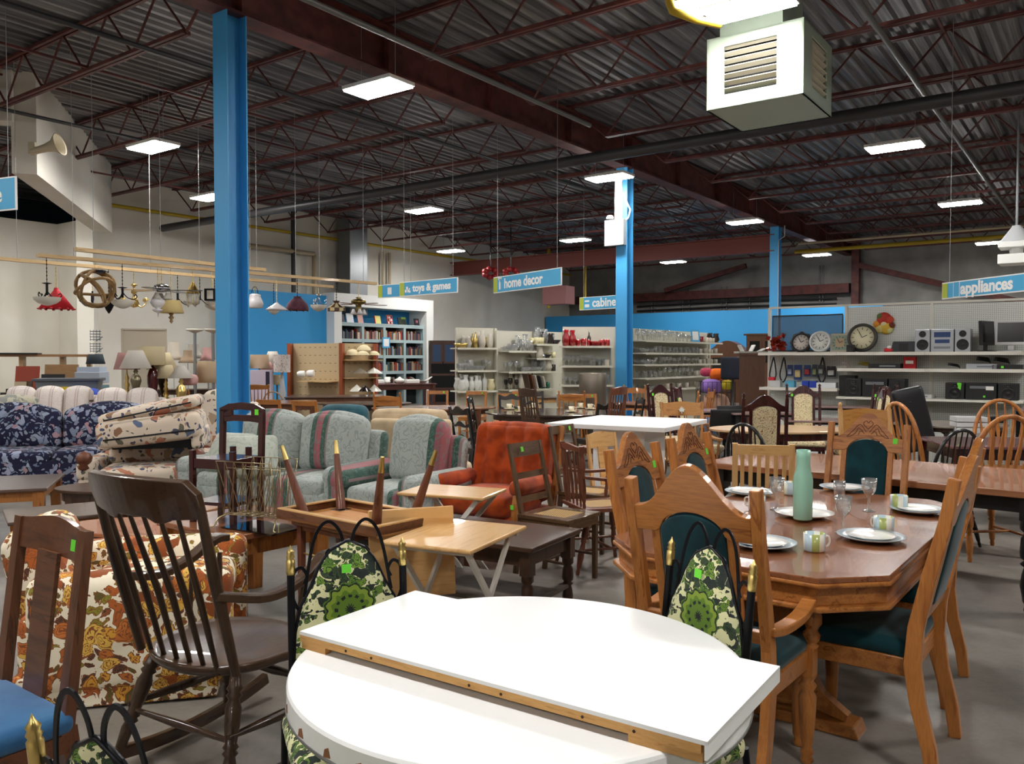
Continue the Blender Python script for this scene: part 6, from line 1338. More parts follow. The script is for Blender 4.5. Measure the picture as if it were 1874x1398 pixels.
FROST = mat('frosted_glass', 'd5d2c6', .35, coat=.2)
def bowl(o, w, h, z, m_=None, nm='glass_bowl'): return MB().lathe([(w / 2, 0), (w * .47, -h * .35), (w * .33, -h * .7), (w * .12, -h * .95), (0, -h), (0, -h + .008), (w * .3, -h * .66), (w * .44, -h * .3), (w * .48, 0)], (0, 0, z), 24).build(nm, m_ or FROST, o)
def scrolls(o, n, r, z, m_, up=.08):
    for k in range(n):
        a = 2 * pi * k / n + .4; c_, s_ = cos(a), sin(a)
        MB().tube([(q.x * c_, q.x * s_, q.z) for q in bez([(0, 0, z + up), (r * .35, 0, z + up * .2), (r * .75, 0, z), (r, 0, z + up * .3), (r * .92, 0, z + up * .7), (r * .78, 0, z + up * .45)], 4)], .008, 6).build('scroll_arm', m_, o)
o, u = hang('bowl_pendant', 'black scroll pendant with frosted bowl, leftmost fixture in front of the red shade', 1, 90, 520, chm=IRON); MB().lathe([(.0, 0), (.04, 0), (.07, .01), (.02, .02), (0, .02)], (0, 0, 0), 16).build('canopy', IRON, o); MB().cyl((0, 0, 0), (0, 0, -.16), .018, n=8).build('stem', IRON, o); scrolls(o, 3, .18, -.2, IRON, .1); bowl(o, .36, .12, -.19)
o, u = hang('cone_pendant', 'bright red pleated cone pendant shade', 2, 107, 527); MB().lathe([(.03, 0), (.04, -.04), (.25, -.32), (.245, -.32), (.035, -.045), (.0, -.02)], n=28).build('red_shade', mat('bright_red_shade', 'c81e2c', .5), o)
for k in range(14): a = 2 * pi * k / 14; MB().cyl((cos(a) * .245, sin(a) * .245, -.32), (cos(a) * .25, sin(a) * .25, -.335), .02, n=8).build('scalloped_edge', mat('bright_red_shade'), o)
o, u = hang('rope_orb_pendant', 'large pendant made of interlaced thick rope rings', 1, 178, 492); rp_m = fabric('jute_rope', '9c7d52', '7d6240', 60)
for k, (ax_, ay_) in enumerate(((.2, .1), (1.3, .3), (.5, 1.2), (1.0, -.8), (-.5, .7))):
    R = Matrix.Rotation(ax_, 4, 'X') @ Matrix.Rotation(ay_, 4, 'Z') ; MB(Matrix.Translation((0, 0, -.30)) @ R).tube([(.27 * cos(2 * pi * j / 28) * (1 + .06 * sin(3 * 2 * pi * j / 28)), .04 * sin(4 * pi * j / 28), .27 * sin(2 * pi * j / 28)) for j in range(28)], .022, 8, closed=True).build('rope_ring', rp_m, o)
for k, a in enumerate((-.5, .9)): MB().box((cos(a) * .12, sin(a) * .1, -.05), (.1, .1, .04)).build('lamp_holder', IRON, o)
o, u = hang('lantern', 'black wrought lantern hanging right behind the rope orb', 2, 201, 540, chm=IRON); MB().lathe([(.01, 0), (.09, -.03), (.07, -.05), (.09, -.16), (.05, -.24), (.01, -.30), (.0, -.30)], n=6).build('lantern_frame', IRON, o); MB().lathe([(.06, -.05), (.078, -.155)], n=6).build('glass', FROST, o)
o, u = hang('candle_chandelier', 'candle-style chandelier with dark sleeves seen through the rope orb', 2, 172, 533); 
for k in range(6): a = 2 * pi * k / 6; MB().tube(bez([(0, 0, -.2), (cos(a) * .1, sin(a) * .1, -.24), (cos(a) * .2, sin(a) * .2, -.16)], 4), .007, 5).cyl((cos(a) * .2, sin(a) * .2, -.16), (cos(a) * .2, sin(a) * .2, -.06), .014, n=8).build('candle_arm', mat('dark_purple_metal', '3a3140', .5), o)
MB().cyl((0, 0, 0), (0, 0, -.22), .014, n=8).build('stem', IRON, o)
o, u = hang('bowl_pendant', 'black scroll pendant with frosted bowl between rope orb and brass chandelier', 1, 227, 528, chm=IRON); MB().lathe([(.0, 0), (.04, 0), (.075, .01), (.02, .02), (0, .02)], (0, 0, 0), 16).build('canopy', IRON, o); MB().cyl((0, 0, 0), (0, 0, -.14), .018, n=8).build('stem', IRON, o); scrolls(o, 3, .2, -.16, IRON, .1); bowl(o, .34, .13, -.18)
o, u = hang('brass_chandelier', 'brass ball chandelier with curved arms and glass cups', 2, 246, 518); MB().lathe([(0, 0), (.04, -.02), (.06, -.04), (.03, -.05), (.01, -.09), (.04, -.13), (.05, -.16), (.02, -.19), (.02, -.24), (.07, -.29), (.085, -.34), (.06, -.39), (.0, -.41)], n=18).build('body', BRASS, o)
for k in range(6): a = 2 * pi * k / 6; MB().tube(bez([(cos(a) * .05, sin(a) * .05, -.36), (cos(a) * .13, sin(a) * .13, -.40), (cos(a) * .2, sin(a) * .2, -.34), (cos(a) * .2, sin(a) * .2, -.30)], 4), .007, 5).lathe([(.03, 0), (.035, .04), (.025, .05)], (cos(a) * .2, sin(a) * .2, -.3), 10).build('arm', BRASS, o)
o, u = hang('ceiling_fan', 'white ceiling fan with pale wooden blades and frosted lights', 1, 296, 520); MB().lathe([(.03, 0), (.10, -.02), (.13, -.05), (.13, -.10), (.06, -.13), (0, -.13)], n=24).build('motor', CHROME, o)
for k, m_ in ((2.75, BEEX), (3.4, BEEX), (.15, BLK), (1.3, mat('white_blade', 'b9bfc9', .4)), (4.7, BLK)):
    d_ = Vector((cos(k), sin(k) * 1, 0)); b_ = MB(TR((0, 0, -.10), rz=k)).prism([(.12, -.04), (.3, -.07), (.56, -.065), (.6, 0), (.56, .065), (.3, .07), (.12, .04)], -.004, .004, 'z').build('blade', m_, o)
for k in range(3): a = 2 * pi * k / 3; MB().lathe([(.025, 0), (.04, -.04), (.075, -.10), (.07, -.10), (.03, -.03)], (cos(a) * .09, sin(a) * .09, -.14), 14).build('light_shade', FROST, o)
o, u = hang('globe_pendant', 'white glass vase-shaped pendant in front of the yellow shade', 1, 289, 545); MB().lathe([(.03, 0), (.10, -.03), (.115, -.08), (.08, -.14), (.03, -.17), (.09, -.19), (.07, -.21), (.01, -.24), (.006, -.30), (0, -.30)], n=20).build('glass_body', mat('milky_glass', 'd9d6d8', .25, coat=.3), o)
o, u = hang('shade_pendant', 'pale yellow drum shade pendant with wooden finial', 1, 316, 550); MB().lathe([(.14, 0), (.19, -.20), (.186, -.20), (.136, 0)], n=30).build('fabric_shade', mat('yellow_linen', 'dcc58a', .8), o); MB().lathe([(.01, -.2), (.04, -.21), (.02, -.24), (.045, -.27), (.015, -.31), (.03, -.33), (.0, -.37)], n=12).build('finial', wood('gilt_wood', '9a7a4a', '6e5430', .4), o); MB().tube([(-.14, 0, 0), (0, 0, .005), (.14, 0, 0)], .004, 4).build('shade_ring', BRASS, o)
o, u = hang('glass_lantern', 'brass and glass bell lantern', 1, 356, 515); MB().lathe([(.01, 0), (.02, -.05), (.07, -.12), (.11, -.20)], n=8).build('brass_top', BRASS, o); MB().lathe([(.11, -.20), (.10, -.30), (.07, -.36), (.0, -.38)], n=16).build('glass_body', GLASS, o)
for k in range(6): a = 2 * pi * k / 6; MB().tube([(cos(a) * .02, sin(a) * .02, -.02), (cos(a) * .11, sin(a) * .11, -.2), (cos(a) * .07, sin(a) * .07, -.37)], .005, 4).build('brass_rib', BRASS, o)
for px, lab in ((328, 'dark metal chandelier with three bowl cups, left of the glass lantern'), (368, 'dark metal chandelier with three bowl cups, right of the glass lantern')):
    o, u = hang('cup_chandelier', lab, 2, px, 533, chm=IRON); MB().cyl((0, 0, 0), (0, 0, -.16), .02, n=8).lathe([(.05, .0), (.05, .01), (0, .02)], (0, 0, 0), 12).build('stem', IRON, o)
    for k in range(3):
        a = 2 * pi * k / 3 + .3; MB().tube(bez([(0, 0, -.12), (cos(a) * .1, sin(a) * .1, -.22), (cos(a) * .17, sin(a) * .17, -.24)], 4), .008, 5).build('arm', IRON, o); MB().lathe([(.085, .07), (.07, .02), (.02, 0), (.01, -.03), (.0, -.03), (.03, .01), (.075, .06)], (cos(a) * .17, sin(a) * .17, -.24), 14).build('glass_cup', FROST, o)
o, u = hang('box_lantern', 'dark square box lantern with glass sides left of the near blue column', 1, 389, 528); MB().box((0, 0, -.11), (.19, .19, .2)).build('case', IRON, o); 
for sx in (-1, 1): MB().box((0, sx * .096, -.11), (.10, .004, .14)).build('pane', FROST, o)
o, u = hang('bowl_pendant', 'frosted bowl pendant with dark scrolls just left of the near blue column', 2, 393, 552, chm=IRON); scrolls(o, 3, .18, -.05, IRON, .08); bowl(o, .34, .12, -.05)
o, u = hang('glass_cluster', 'white ribbed glass pendant just right of the near blue column', 2, 469, 540); MB().lathe([(.05, .02), (.11, 0), (.10, -.02), (.13, -.10), (.16, -.17), (.14, -.2), (.15, -.24), (.05, -.25), (0, -.24)], n=24).build('glass_body', mat('milky_glass'), o); MB().tube([(.06 * cos(k * .6), 0, .02 + .14 * sin(k * .6)) for k in range(6)], .006, 5).build('hoop', IRON, o)
o, u = hang('cone_pendant', 'wide white glass cone pendant on a chain', 1, 508, 554); MB().lathe([(.02, 0), (.05, -.03), (.12, -.07), (.20, -.13), (.195, -.13), (.1, -.06), (0, -.01)], n=28).build('white_shade', mat('milky_glass'), o)
o, u = hang('bowl_pendant', 'small cream bowl pendant behind the white cone shade', 2, 502, 555, chm=IRON); scrolls(o, 3, .14, -.09, IRON, .07); bowl(o, .22, .12, -.10)
o, u = hang('fringed_shade', 'plum pleated fabric pendant shade', 1, 546, 543, chm=IRON); MB().lathe([(.07, 0), (.065, -.02), (.12, -.07), (.18, -.14), (.2, -.21), (.195, -.25), (.18, -.25), (.16, -.14), (.06, -.03)], n=28).build('plum_shade', fabric('plum_pleats', '5a3440', '43242f'), o)
for k in range(10): a = 2 * pi * k / 10; MB().lathe([(.0, 0), (.012, -.01), (.0, -.03)], (cos(a) * .19, sin(a) * .19, -.24), 6).build('tassel', fabric('plum_pleats'), o)
o, u = hang('bowl_pendant', 'frosted bowl pendant right of the plum shade', 2, 583, 543); MB().lathe([(.02, .05), (.05, .03), (.02, 0)], n=10).build('canopy', CHROME, o); scrolls(o, 3, .16, -.16, CHROME, .15); bowl(o, .32, .13, -.17)
o, u = hang('slag_glass_pendant', 'brown and cream panelled glass pendant shade', 1, 616, 551, chm=IRON); amb = mat('brown_slag_glass', '4a3020', .3); crm = mat('cream_slag_glass', 'c9b98c', .3)
for k in range(12):
    a0, a1 = 2 * pi * k / 12, 2 * pi * (k + 1) / 12; q = lambda a, r, z: (cos(a) * r, sin(a) * r, z)
    for (r0, z0, r1, z1), m_ in (((.07, 0, .04, -.04), amb), ((.04, -.04, .17, -.13), (amb, crm)[k % 2]), ((.17, -.13, .17, -.19), (crm, amb)[k % 2])):
        v_ = [q(a0, r0, z0), q(a1, r0, z0), q(a1, r1, z1), q(a0, r1, z1)]; MB().add(v_ + [(x * .96, y * .96, z) for x, y, z in v_], [(0, 1, 2, 3), (7, 6, 5, 4), (0, 4, 5, 1), (1, 5, 6, 2), (2, 6, 7, 3), (3, 7, 4, 0)]).build('glass_panel', m_, o)
o, u = hang('ceiling_fan', 'antique brass ceiling fan with bell lights in front of the bookcase', 1, 658, 545, chm=BRASS); MB().lathe([(.03, .01), (.06, 0), (.03, -.02), (.12, -.04), (.14, -.07), (.14, -.11), (.05, -.14), (.05, -.2), (.07, -.24), (.04, -.30), (0, -.31)], n=24).build('motor', mat('antique_brass', '7a683c', .3, .9), o)
for k in range(5): b_ = MB(TR((0, 0, -.13), rz=.5 + 2 * pi * k / 5)).prism([(.13, -.035), (.3, -.06), (.54, -.06), (.58, 0), (.54, .06), (.3, .06), (.13, .035)], -.004, .004, 'z').build('blade', wood('fan_blade_wood', '6b4a2c', '4e341e', .4, 'x'), o)
for k in range(4): a = 2 * pi * k / 4 + .4; MB().lathe([(.02, 0), (.035, -.04), (.06, -.10), (.055, -.10), (.03, -.04)], (cos(a) * .1, sin(a) * .1, -.22), 14).build('light_shade', mat('milky_glass'), o)
# ================================================================ LAMP CORNER
dr = T('console_table', 'dark-topped white console carrying the table lamps', 'rect', 1.35, .5, .86, WAL, WHITE(), pos=(-6.3, 13.9), rz=.15, lw=.06, ap=.12)
def tlamp(label, px, Y, ztop, sw, shh, kind, col, body, zb=.86, group='table lamps on the console'):
    P = at(px, 655, Y); o = thing('table_lamp', label, 'lamp', (P.x, P.y, zb), group=group); H = ztop - zb; b = H - shh
    if kind == 'ginger': pr = [(.07, 0), (.07, .02), (.04, .03), (.05, .05), (.085, b * .5), (.09, b * .7), (.05, b * .9), (.03, b * .95), (.012, b), (.01, b + shh * .6)]
    elif kind == 'urn': pr = [(.08, 0), (.08, .015), (.03, .04), (.02, .08), (.06, b * .45), (.085, b * .62), (.07, b * .75), (.02, b * .85), (.04, b * .9), (.01, b), (.008, b + shh * .6)]
    else: pr = [(.07, 0), (.075, .02), (.03, .05), (.05, b * .25), (.02, b * .4), (.045, b * .5), (.02, b * .62), (.035, b * .72), (.015, b * .85), (.008, b), (.007, b + shh * .6)]
    MB().lathe(pr, n=16).build('base', body, o)
    t_ = {'drum': .92, 'ginger': .45, 'urn': .4, 'stick': .45, 'bell': .4}[kind if kind != 'ginger' else 'ginger'] if kind in ('ginger', 'urn', 'stick') else .5
    return o, b, shh
def shade(o, z, h, rt_, rb, m_, wav=False, bell=False):
    if bell: pr = [(rt_, h), (rt_ * 1.05, h * .6), (rb * .75, h * .3), (rb, 0), (rb * .98, 0), (rb * .72, h * .3), (rt_, h * .6), (rt_ * .97, h)]
    else: pr = [(rt_, h), (rb, 0), (rb * .985, 0), (rt_ * .98, h)]
    return MB().lathe(pr, (0, 0, z), 30).build('lamp_shade', m_, o)
CRS = mat('cream_shade', 'dccfa8', .85); PKS = mat('pink_shade', 'c79a96', .85); TNS = mat('tan_shade', 'a99378', .85); WHS = mat('white_shade', 'ddd6cc', .85); BGS = mat('beige_shade', 'cbb495', .85); BUR = mat('burgundy_ceramic', '4a1418', .15, coat=.5); PEW = mat('pewter', '7d7560', .3, .8)
for a_ in (('brass lamp with pinkish shade, leftmost on the console', 232, 13.4, .38, .13, .20, 'stick', PKS, BRASS, 645), ('pewter urn lamp with large tilted off-white shade', 248, 13.2, .40, .11, .24, 'urn', WHS, PEW, 641),
           ('burgundy ginger-jar lamp with tall cream drum shade, tallest on the console', 279, 13.5, .42, .19, .20, 'ginger', CRS, BUR, 634), ('dark urn lamp with cream shade behind the burgundy one', 297, 13.9, .40, .12, .25, 'urn', CRS, mat('bronze_dark', '3a3020', .3, .8), 645),
           ('slim brass candlestick lamp right of the burgundy lamp', 303, 13.6, .30, .10, .16, 'stick', CRS, BRASS, 668)):
    lab, px, Y, shh, rt_, rb, kind, sm_, bm_, ytop = a_; shh *= .72; zt = EYE + (655 - ytop) * Y / F_ + .0; o, b, sh_ = tlamp(lab, px, Y, zt, 0, shh, kind, sm_, bm_); shade(o, b, sh_, rt_, rb, sm_)
dk2 = T('desk', 'orange-brown desk behind the captain chairs, near the lamp corner', 'rect', 1.1, .7, .78, ORW, BRN, pos=(-5.45, 14.7), rz=.1, lw=.07, ap=.1)
stool = T('shelf_stand', 'low stand holding spare lampshades against the left wall', 'rect', 1.6, .5, .95, WAL, WAL, pos=(-6.05, 16.1), rz=.2, lw=.05)
for lab, px, ytop, ybot, Y, rt_, rb, m_, bell in (('white bell lampshade, leftmost of the spare ones', 318, 626, 659, 16.1, .10, .15, SHADEW, True), ('brown scalloped lampshade among the spare ones', 344, 641, 664, 16.0, .08, .18, TNS, True), ('pale grey lampshade behind the brown scalloped one', 354, 630, 656, 16.4, .10, .2, mat('grey_shade', 'a9a49a', .85), True), ('dusty pink lampshade between the two floor lamps', 380, 636, 660, 15.9, .09, .15, PKS, True), ('tall tan drum lampshade in front of the floor lamps', 382, 661, 700, 14.2, .18, .20, BGS, False),
                                                     ('small white lampshade resting beside the near column', 404, 658, 685, 15.0, .10, .15, WHS, False)):
    P = at(px, ybot, Y); o = thing('lampshade', lab, 'lampshade', tuple(P), 0, 'spare lampshades'); h = (ybot - ytop) * Y / F_; shade(o, 0, h, rt_, rb, m_, bell=bell); MB().cyl((-rt_, 0, h - .01), (rt_, 0, h - .01), .004, n=4).cyl((0, 0, 0 - P.z + .0), (0, 0, h - .01), .006, n=4).build('shade_support', WIRE, o)
o, b, s_ = tlamp('dark lamp with white cone shade in front of the desk', 331, 13.3, EYE - (669 - 655) * 13.3 / F_, 0, .2, 'urn', WHS, BRASS, .62, 'lamps by the desk'); shade(o, b, .2, .06, .19, WHS)
pk = MB().soft((0, 0, .09), (.26, .26, .18), .08).build('pink_globe', PKS); P = at(346, 705, 13.6); pk.location = P; tag(pk, 'pink padded lampshade lying on the desk', 'lampshade')
for px, lab in ((357, 'left of two metal floor lamps with upturned bowls'), (390, 'right of two metal floor lamps with upturned bowls')):
    P = at(px, 655, 15.3); zt = EYE + (655 - 602) * 15.3 / F_; o = thing('floor_lamp', lab, 'floor lamp', (P.x, P.y, 0), group='metal floor lamps'); MB().cyl((0, 0, .02), (0, 0, zt - .06), .028, n=12).build('pole', CHROME, o); MB().lathe([(0, 0), (.15, 0), (.15, .02), (.04, .04)], n=24).build('base', CHROME, o)
    MB().lathe([(.02, -.08), (.08, -.055), (.15, -.03), (.155, 0), (.15, 0), (.1, -.03), (0, -.05)], (0, 0, zt), 24).build('glass_bowl', FROST, o)
wbd = thing('framed_board', 'large beige framed board leaning on the left wall behind the lamps', 'board', tuple(at(265, 690, 16.6)), .25); wbd.location.z = 0
MB().box((0, 0, 1.08), (.84, .03, 2.1)).build('board', mat('beige_board', 'b5ab98', .8), wbd); 
mb = MB()
for sx in (-1, 1): mb.box((sx * .41, -.02, 1.08), (.03, .03, 2.1))
mb.box((0, -.02, 2.12), (.84, .03, .03)); mb.build('frame', mat('beige_frame'), wbd)
ox = simple_chair('captain_chair', 'x', .60, .48, .48, 1.04, wood('golden_oak', 'a06a38', '7b4c24', .4, 'z'), None, 'spindle', 'turned', 'wood', arms=True, tilt=12, n=7, lw=.04, top=.08, fx=wood('golden_oak_flat', 'a06a38', '7b4c24', .35, 'x'), tagc=False)
for i, (px, Y, f, lab) in enumerate(((312, 13.4, (.9, .3), 'golden oak captain chair nearer the lamp console'), (376, 13.95, (.8, .5), 'golden oak captain chair behind its twin, by the desk'), (468, 16.5, (-.2, 1), 'golden oak spindle chair just right of the near blue column'))):
    P = at(px, 655, Y); o = ox if i == 0 else dup(ox, (0, 0, 0), 0, lab); o['label'] = lab; o['group'] = 'golden oak captain chairs'; o.location = (P.x, P.y, 0); o.rotation_euler = (0, 0, face(*f))
P = at(505, 655, 16.8); be_ = simple_chair('bentwood_chair', 'pale bentwood chair with a rounded hoop back, right of the near blue column', .44, .42, .45, .88, mat('taupe_paint', '9a8874', .5), None, 'bow', 'turned', 'wood', tilt=8, n=1, tagc=False); be_.location = (P.x, P.y, 0); be_.rotation_euler = (0, 0, face(0, 1))
# things right of the near column: shaded lamps and boxes
for lab, px, ytop, ybot, Y, rt_, rb, m_ in (('beige drum lampshade right behind the near blue column', 475, 649, 674, 17.5, .19, .2, BGS), ('white cone lampshade against the blue wall', 499, 643, 668, 18.6, .10, .22, WHS), ('pink cone lampshade beside the purple box', 490, 662, 680, 18.0, .06, .2, PKS), ('cream lampshade on the dark lamp below the white cone', 507, 686, 704, 17.6, .09, .15, CRS)):
    P = at(px, ybot, Y); o = thing('lampshade', lab, 'lampshade', tuple(P), 0, 'lampshades by the blue wall'); h = (ybot - ytop) * Y / F_; shade(o, 0, h, rt_, rb, m_); MB().cyl((-rt_, 0, h - .01), (rt_, 0, h - .01), .004, n=4).cyl((0, 0, -P.z), (0, 0, h - .01), .02, n=6).build('lamp_stem', PEW, o)
P = at(478, 655, 17.2); o = thing('carton', 'white and violet carton standing beside the near blue column', 'box', (P.x, P.y, 0), .1); MB().box((0, 0, .65), (.42, .35, 1.3)).build('carton_body', mat('white_card', 'cfc6d8', .6), o); MB().box((.16, -.177, 1.12), (.08, .004, .3)).build('printed_side', mat('dark_print', '2a2540', .5), o)
P = at(516, 655, 17.4); o = thing('floral_lamp', 'lamp with a patterned cylindrical shade left of the pegboard display', 'lamp', (P.x, P.y, 0)); MB().cyl((0, 0, 1.25), (0, 0, 1.62), .17, n=24).build('lamp_shade', floral('grey_print', 'c9c0ba', ['8c8580', 'a39b95'], 20, .4), o); MB().lathe([(.13, 0), (.13, .03), (.03, .06), (.03, .6), (.08, .8), (.05, 1.0), (.02, 1.25)], n=14).build('base', mat('grey_enamel'), o)
# ================================================================ LEFT CORNER CLUTTER
sh_ = thing('plank_shelf', 'tan plank shelf on pine brackets against the left recess wall', 'shelf', tuple(at(60, 690, 17.2)), .35); sh_.location.z = 0
MB().box((.1, 0, 1.60), (2.3, .55, .05)).build('plank', wood('tan_plank', '9b7148', '7c5634', .5, 'x'), sh_); MB().box((-.55, -.1, 1.64), (1.4, .5, .03)).build('dark_board', BLKP, sh_)
for x in (-.7, -.2, .55, 1.05): MB().box((x, .1, .8), (.08, .3, 1.58)).build('post', PINE, sh_)
def slab(name, label, cat, px, py, w_, h_, Y, m_, rz=0, th=.04, tilt=-.15, ins=None, group=None):
    """panel standing on the floor, its top seen at row py"""
    P = at(px, py, Y); o = thing(name, label, cat, (P.x, P.y, P.z - h_), rz, group); M_ = TR(rx=tilt); MB(M_).box((0, 0, h_ / 2), (w_, th, h_)).build('panel', m_, o)
    if ins: MB(M_).box((0, -th / 2 - .002, h_ / 2), (w_ * .7, .004, h_ * .7)).build('picture', ins, o)
    return o
slab('brick_red_board', 'brick red panel standing under the plank shelf', 'panel', 40, 669, .46, 1.40, 16.3, mat('brick_red', '8f3a26', .5)); slab('brown_board', 'brown hardboard sheet leaning behind the black frames', 'board', 107, 666, .62, 1.42, 16.5, wood('hardboard', '9a7650', '866442', .7, 'x'), .2)
for px, py, w_, h_, Y, c_, ins, lab in ((18, 711, .22, .9, 15.6, '1a1a1a', '8b9890', 'black picture frame with a small mount, left group'), (32, 698, .2, 1.0, 15.8, 'b9aa8c', 'd9cbb0', 'cream picture frame in the left group of frames'), (44, 697, .2, 1.0, 15.9, '4a3a28', 'c2b490', 'brown picture frame at the right of the left group'), (8, 718, .22, .85, 15.4, '141414', 'c9c0a8', 'leftmost black picture frame at the left edge'),
                                     (92, 684, .42, 1.15, 16.2, '161617', '1f2022', 'large black frame, rear of the middle stack'), (86, 692, .42, 1.05, 16.0, '18181a', '2a2a2c', 'black frame in the middle of the stack'), (80, 704, .36, .92, 15.8, '121212', 'b5b3ac', 'black frame with a white mount, front of the stack'), (98, 702, .14, .92, 15.7, 'cfc8b8', '8c6a4a', 'narrow white framed picture beside the black stack')):
    slab('picture_frame', lab, 'picture frame', px, py, w_, h_, Y, mat('frame_' + c_, c_, .5), .2, ins=mat('picture_' + ins, ins, .6), group='picture frames leaning at the left')
P = at(128, 710, 15.4); tt = thing('storage_tote', 'grey plastic storage tote with a yellow label, at the left', 'tote', (P.x, P.y, 0), .3); gt_ = mat('grey_tote', '5f656c', .45)
MB().prism([(-.40, .25), (.40, .25), (.52, 1.14), (-.52, 1.14)], -.28, .28).build('tub', gt_, tt, .01); MB().box((0, 0, 1.15), (1.12, .64, .05)).build('lid', mat('grey_tote_lid', '4a4f57', .45), tt, .01); MB().box((0, -.285, .98), (.2, .01, .09)).build('label', mat('tag_yellow'), tt); MB().box((0, 0, .12), (.7, .5, .24)).build('base_crate', gt_, tt)
P = at(152, 725, 15.0); bl_ = MB().soft((0, 0, .0), (.55, .4, .3), .12).build('blue_bag', mat('bright_blue_plastic', '2348b0', .4)); bl_.location = (P.x, P.y, .85); tag(bl_, 'bright blue plastic bag beside the grey tote', 'bag')
bs = MB().box((0, 0, .35), (.5, .4, .70)).build('plain_crate', mat('grey_tote')); bs.location = (P.x, P.y, 0); tag(bs, 'grey crate under the blue bag', 'crate')
P = at(168, 655, 16.6); rk_ = thing('wall_shelf_rack', 'grey rack with pale bins beside the white pilaster', 'rack', (P.x, P.y, 0), 0)
for z, h_, c_ in ((1.05, .22, '9fa6b0'), (.75, .26, '5d7a80'), (.45, .26, '64747c')): MB().box((0, 0, z + h_ / 2), (.5, .4, h_)).build('bin', mat('bin_' + c_, c_, .5), rk_, .01)
MB().box((0, 0, 1.30), (.45, .3, .14)).build('towel_stack', mat('pale_blue_cloth', 'a9b4c4', .9), rk_); MB().box((0, 0, .2), (.5, .4, .4)).build('base', mat('grey_tote'), rk_)
for k, (y0, y1) in enumerate(((604, 624), (627, 645), (648, 666))):
    P = at(175, y1, 17.4); o = thing('hung_shade_rack', ['top dark wire rack on the wall left of the pilaster', 'middle dark wire rack on the wall left of the pilaster', 'dark pleated shade hanging left of the pilaster'][k], 'rack', tuple(P), .35); h_ = (y1 - y0) * 17.4 / F_; dm_ = mat('dark_slate_metal', '3c4850', .5)
    if k < 2:
        for j in range(4): MB().box((0, 0, h_ * (j + .5) / 4), (.2, .16, .012)).build('shelf_wire', dm_, o); 
        for j in range(4): MB().cyl((-.09 + j * .06, -.08, 0), (-.09 + j * .06, -.08, h_), .006, n=4).build('upright_wire', dm_, o)
        MB().cyl((0, .1, 0), (0, 1.2, h_ / 2), .01, n=4).build('bracket', dm_, o)
    else: MB().lathe([(.14, h_), (.19, 0), (.185, 0), (.13, h_)], n=20).build('pleated_shade', dm_, o); MB().cyl((0, 0, h_), (0, 1.2, h_), .01, n=4).build('bracket', dm_, o)
# ================================================================ PEGBOARD DISPLAY OF SHADES
tanp = mat('tan_pegboard', 'b8a482', .6); t = NT(tanp); v = t.coord(); br = t.n('TexBrick'); br.inputs['Scale'].default_value = 6; br.inputs['Color1'].default_value = srgb('bba785'); br.inputs['Color2'].default_value = srgb('b5a17e'); br.inputs['Mortar'].default_value = srgb('b8a482'); t.l(v, br.inputs[0]); 
orp = wood('orange_post', '9a4a24', '7d3a1c', .4, 'z')
Pq = [at(529, 655, 18.9), at(624, 655, 18.3), at(686, 655, 19.0)]
pdsp = thing('pegboard_display', 'tan pegboard display with orange wooden posts and spare glass shades', 'display', (Pq[1].x, Pq[1].y, 0)); TP = 1.88
for k in (0, 1):
    a, b = (Pq[0], Pq[1]) if k == 0 else (Pq[1], Pq[2]); d = b - a; c_ = (a + b) / 2 - Pq[1]; r_ = atan2(d.y, d.x)
    MB(TR((c_.x, c_.y + .22, 0), rz=r_)).box((0, 0, TP / 2), (d.length, .04, TP)).build('pegboard', tanp, pdsp)
    mb = MB(TR((c_.x, c_.y + .22, 0), rz=r_))
    for j in range(9):
        for i in range(8 if k == 0 else 5): mb.box((-.45 + i * .14 if k == 0 else -.32 + i * .16, -.0215, .35 + j * .18), (.05, .003, .012))
    mb.build('slots', mat('slot_dark', '6a5a42', .8), pdsp)
for p_ in Pq: MB(TR(tuple(p_ - Pq[1]))).box((0, .1, (TP - 0) / 2), (.07, .3, TP)).build('post', orp, pdsp); pdsp.children
for (k, z, x0, x1) in ((0, 1.02, -.35, .5), (1, 1.50, -.4, .55), (1, 1.10, -.4, .5), (1, .70, -.4, .5)):
    a, b = (Pq[0], Pq[1]) if k == 0 else (Pq[1], Pq[2]); d = b - a; c_ = (a + b) / 2 - Pq[1]; MB(TR((c_.x, c_.y + .0, 0), rz=atan2(d.y, d.x))).box(((x0 + x1) / 2, 0, z), (x1 - x0, .38, .02)).build('shelf', PINE, pdsp)
def shd(name, label, px, py, Y, r, h, m_, kind='dome', cat='glass shade'):
    P = at(px, py, Y); mb = MB()
    if kind == 'dome': mb.lathe([(r, 0), (r * .9, h * .4), (r * .5, h * .85), (0, h)], n=20)
    elif kind == 'cone': mb.lathe([(r, 0), (r * .6, h * .45), (r * .12, h * .9), (r * .1, h)], n=20)
    elif kind == 'cyl': mb.lathe([(r * .7, -h / 2), (r, -h * .2), (r, h / 2), (r * .8, h / 2)], (0, 0, r), 16, Matrix.Rotation(pi / 2, 3, 'Y'))
    o = mb.build(name, m_); o.location = P; return tag(o, label, cat, 'shades on the pegboard display')
for a_ in (('cream dome shade at the upper left of the right pegboard bay', 645, 650, 18.5, .17, .14), ('cream dome shade on top of the pile', 666, 641, 18.6, .16, .13), ('small cream dome shade in the middle of the pile', 664, 650, 18.4, .15, .10), ('cream dome shade at the right of the pile', 684, 650, 18.7, .14, .10)): shd('spare_lampshade', a_[0], *a_[1:6], CRS)
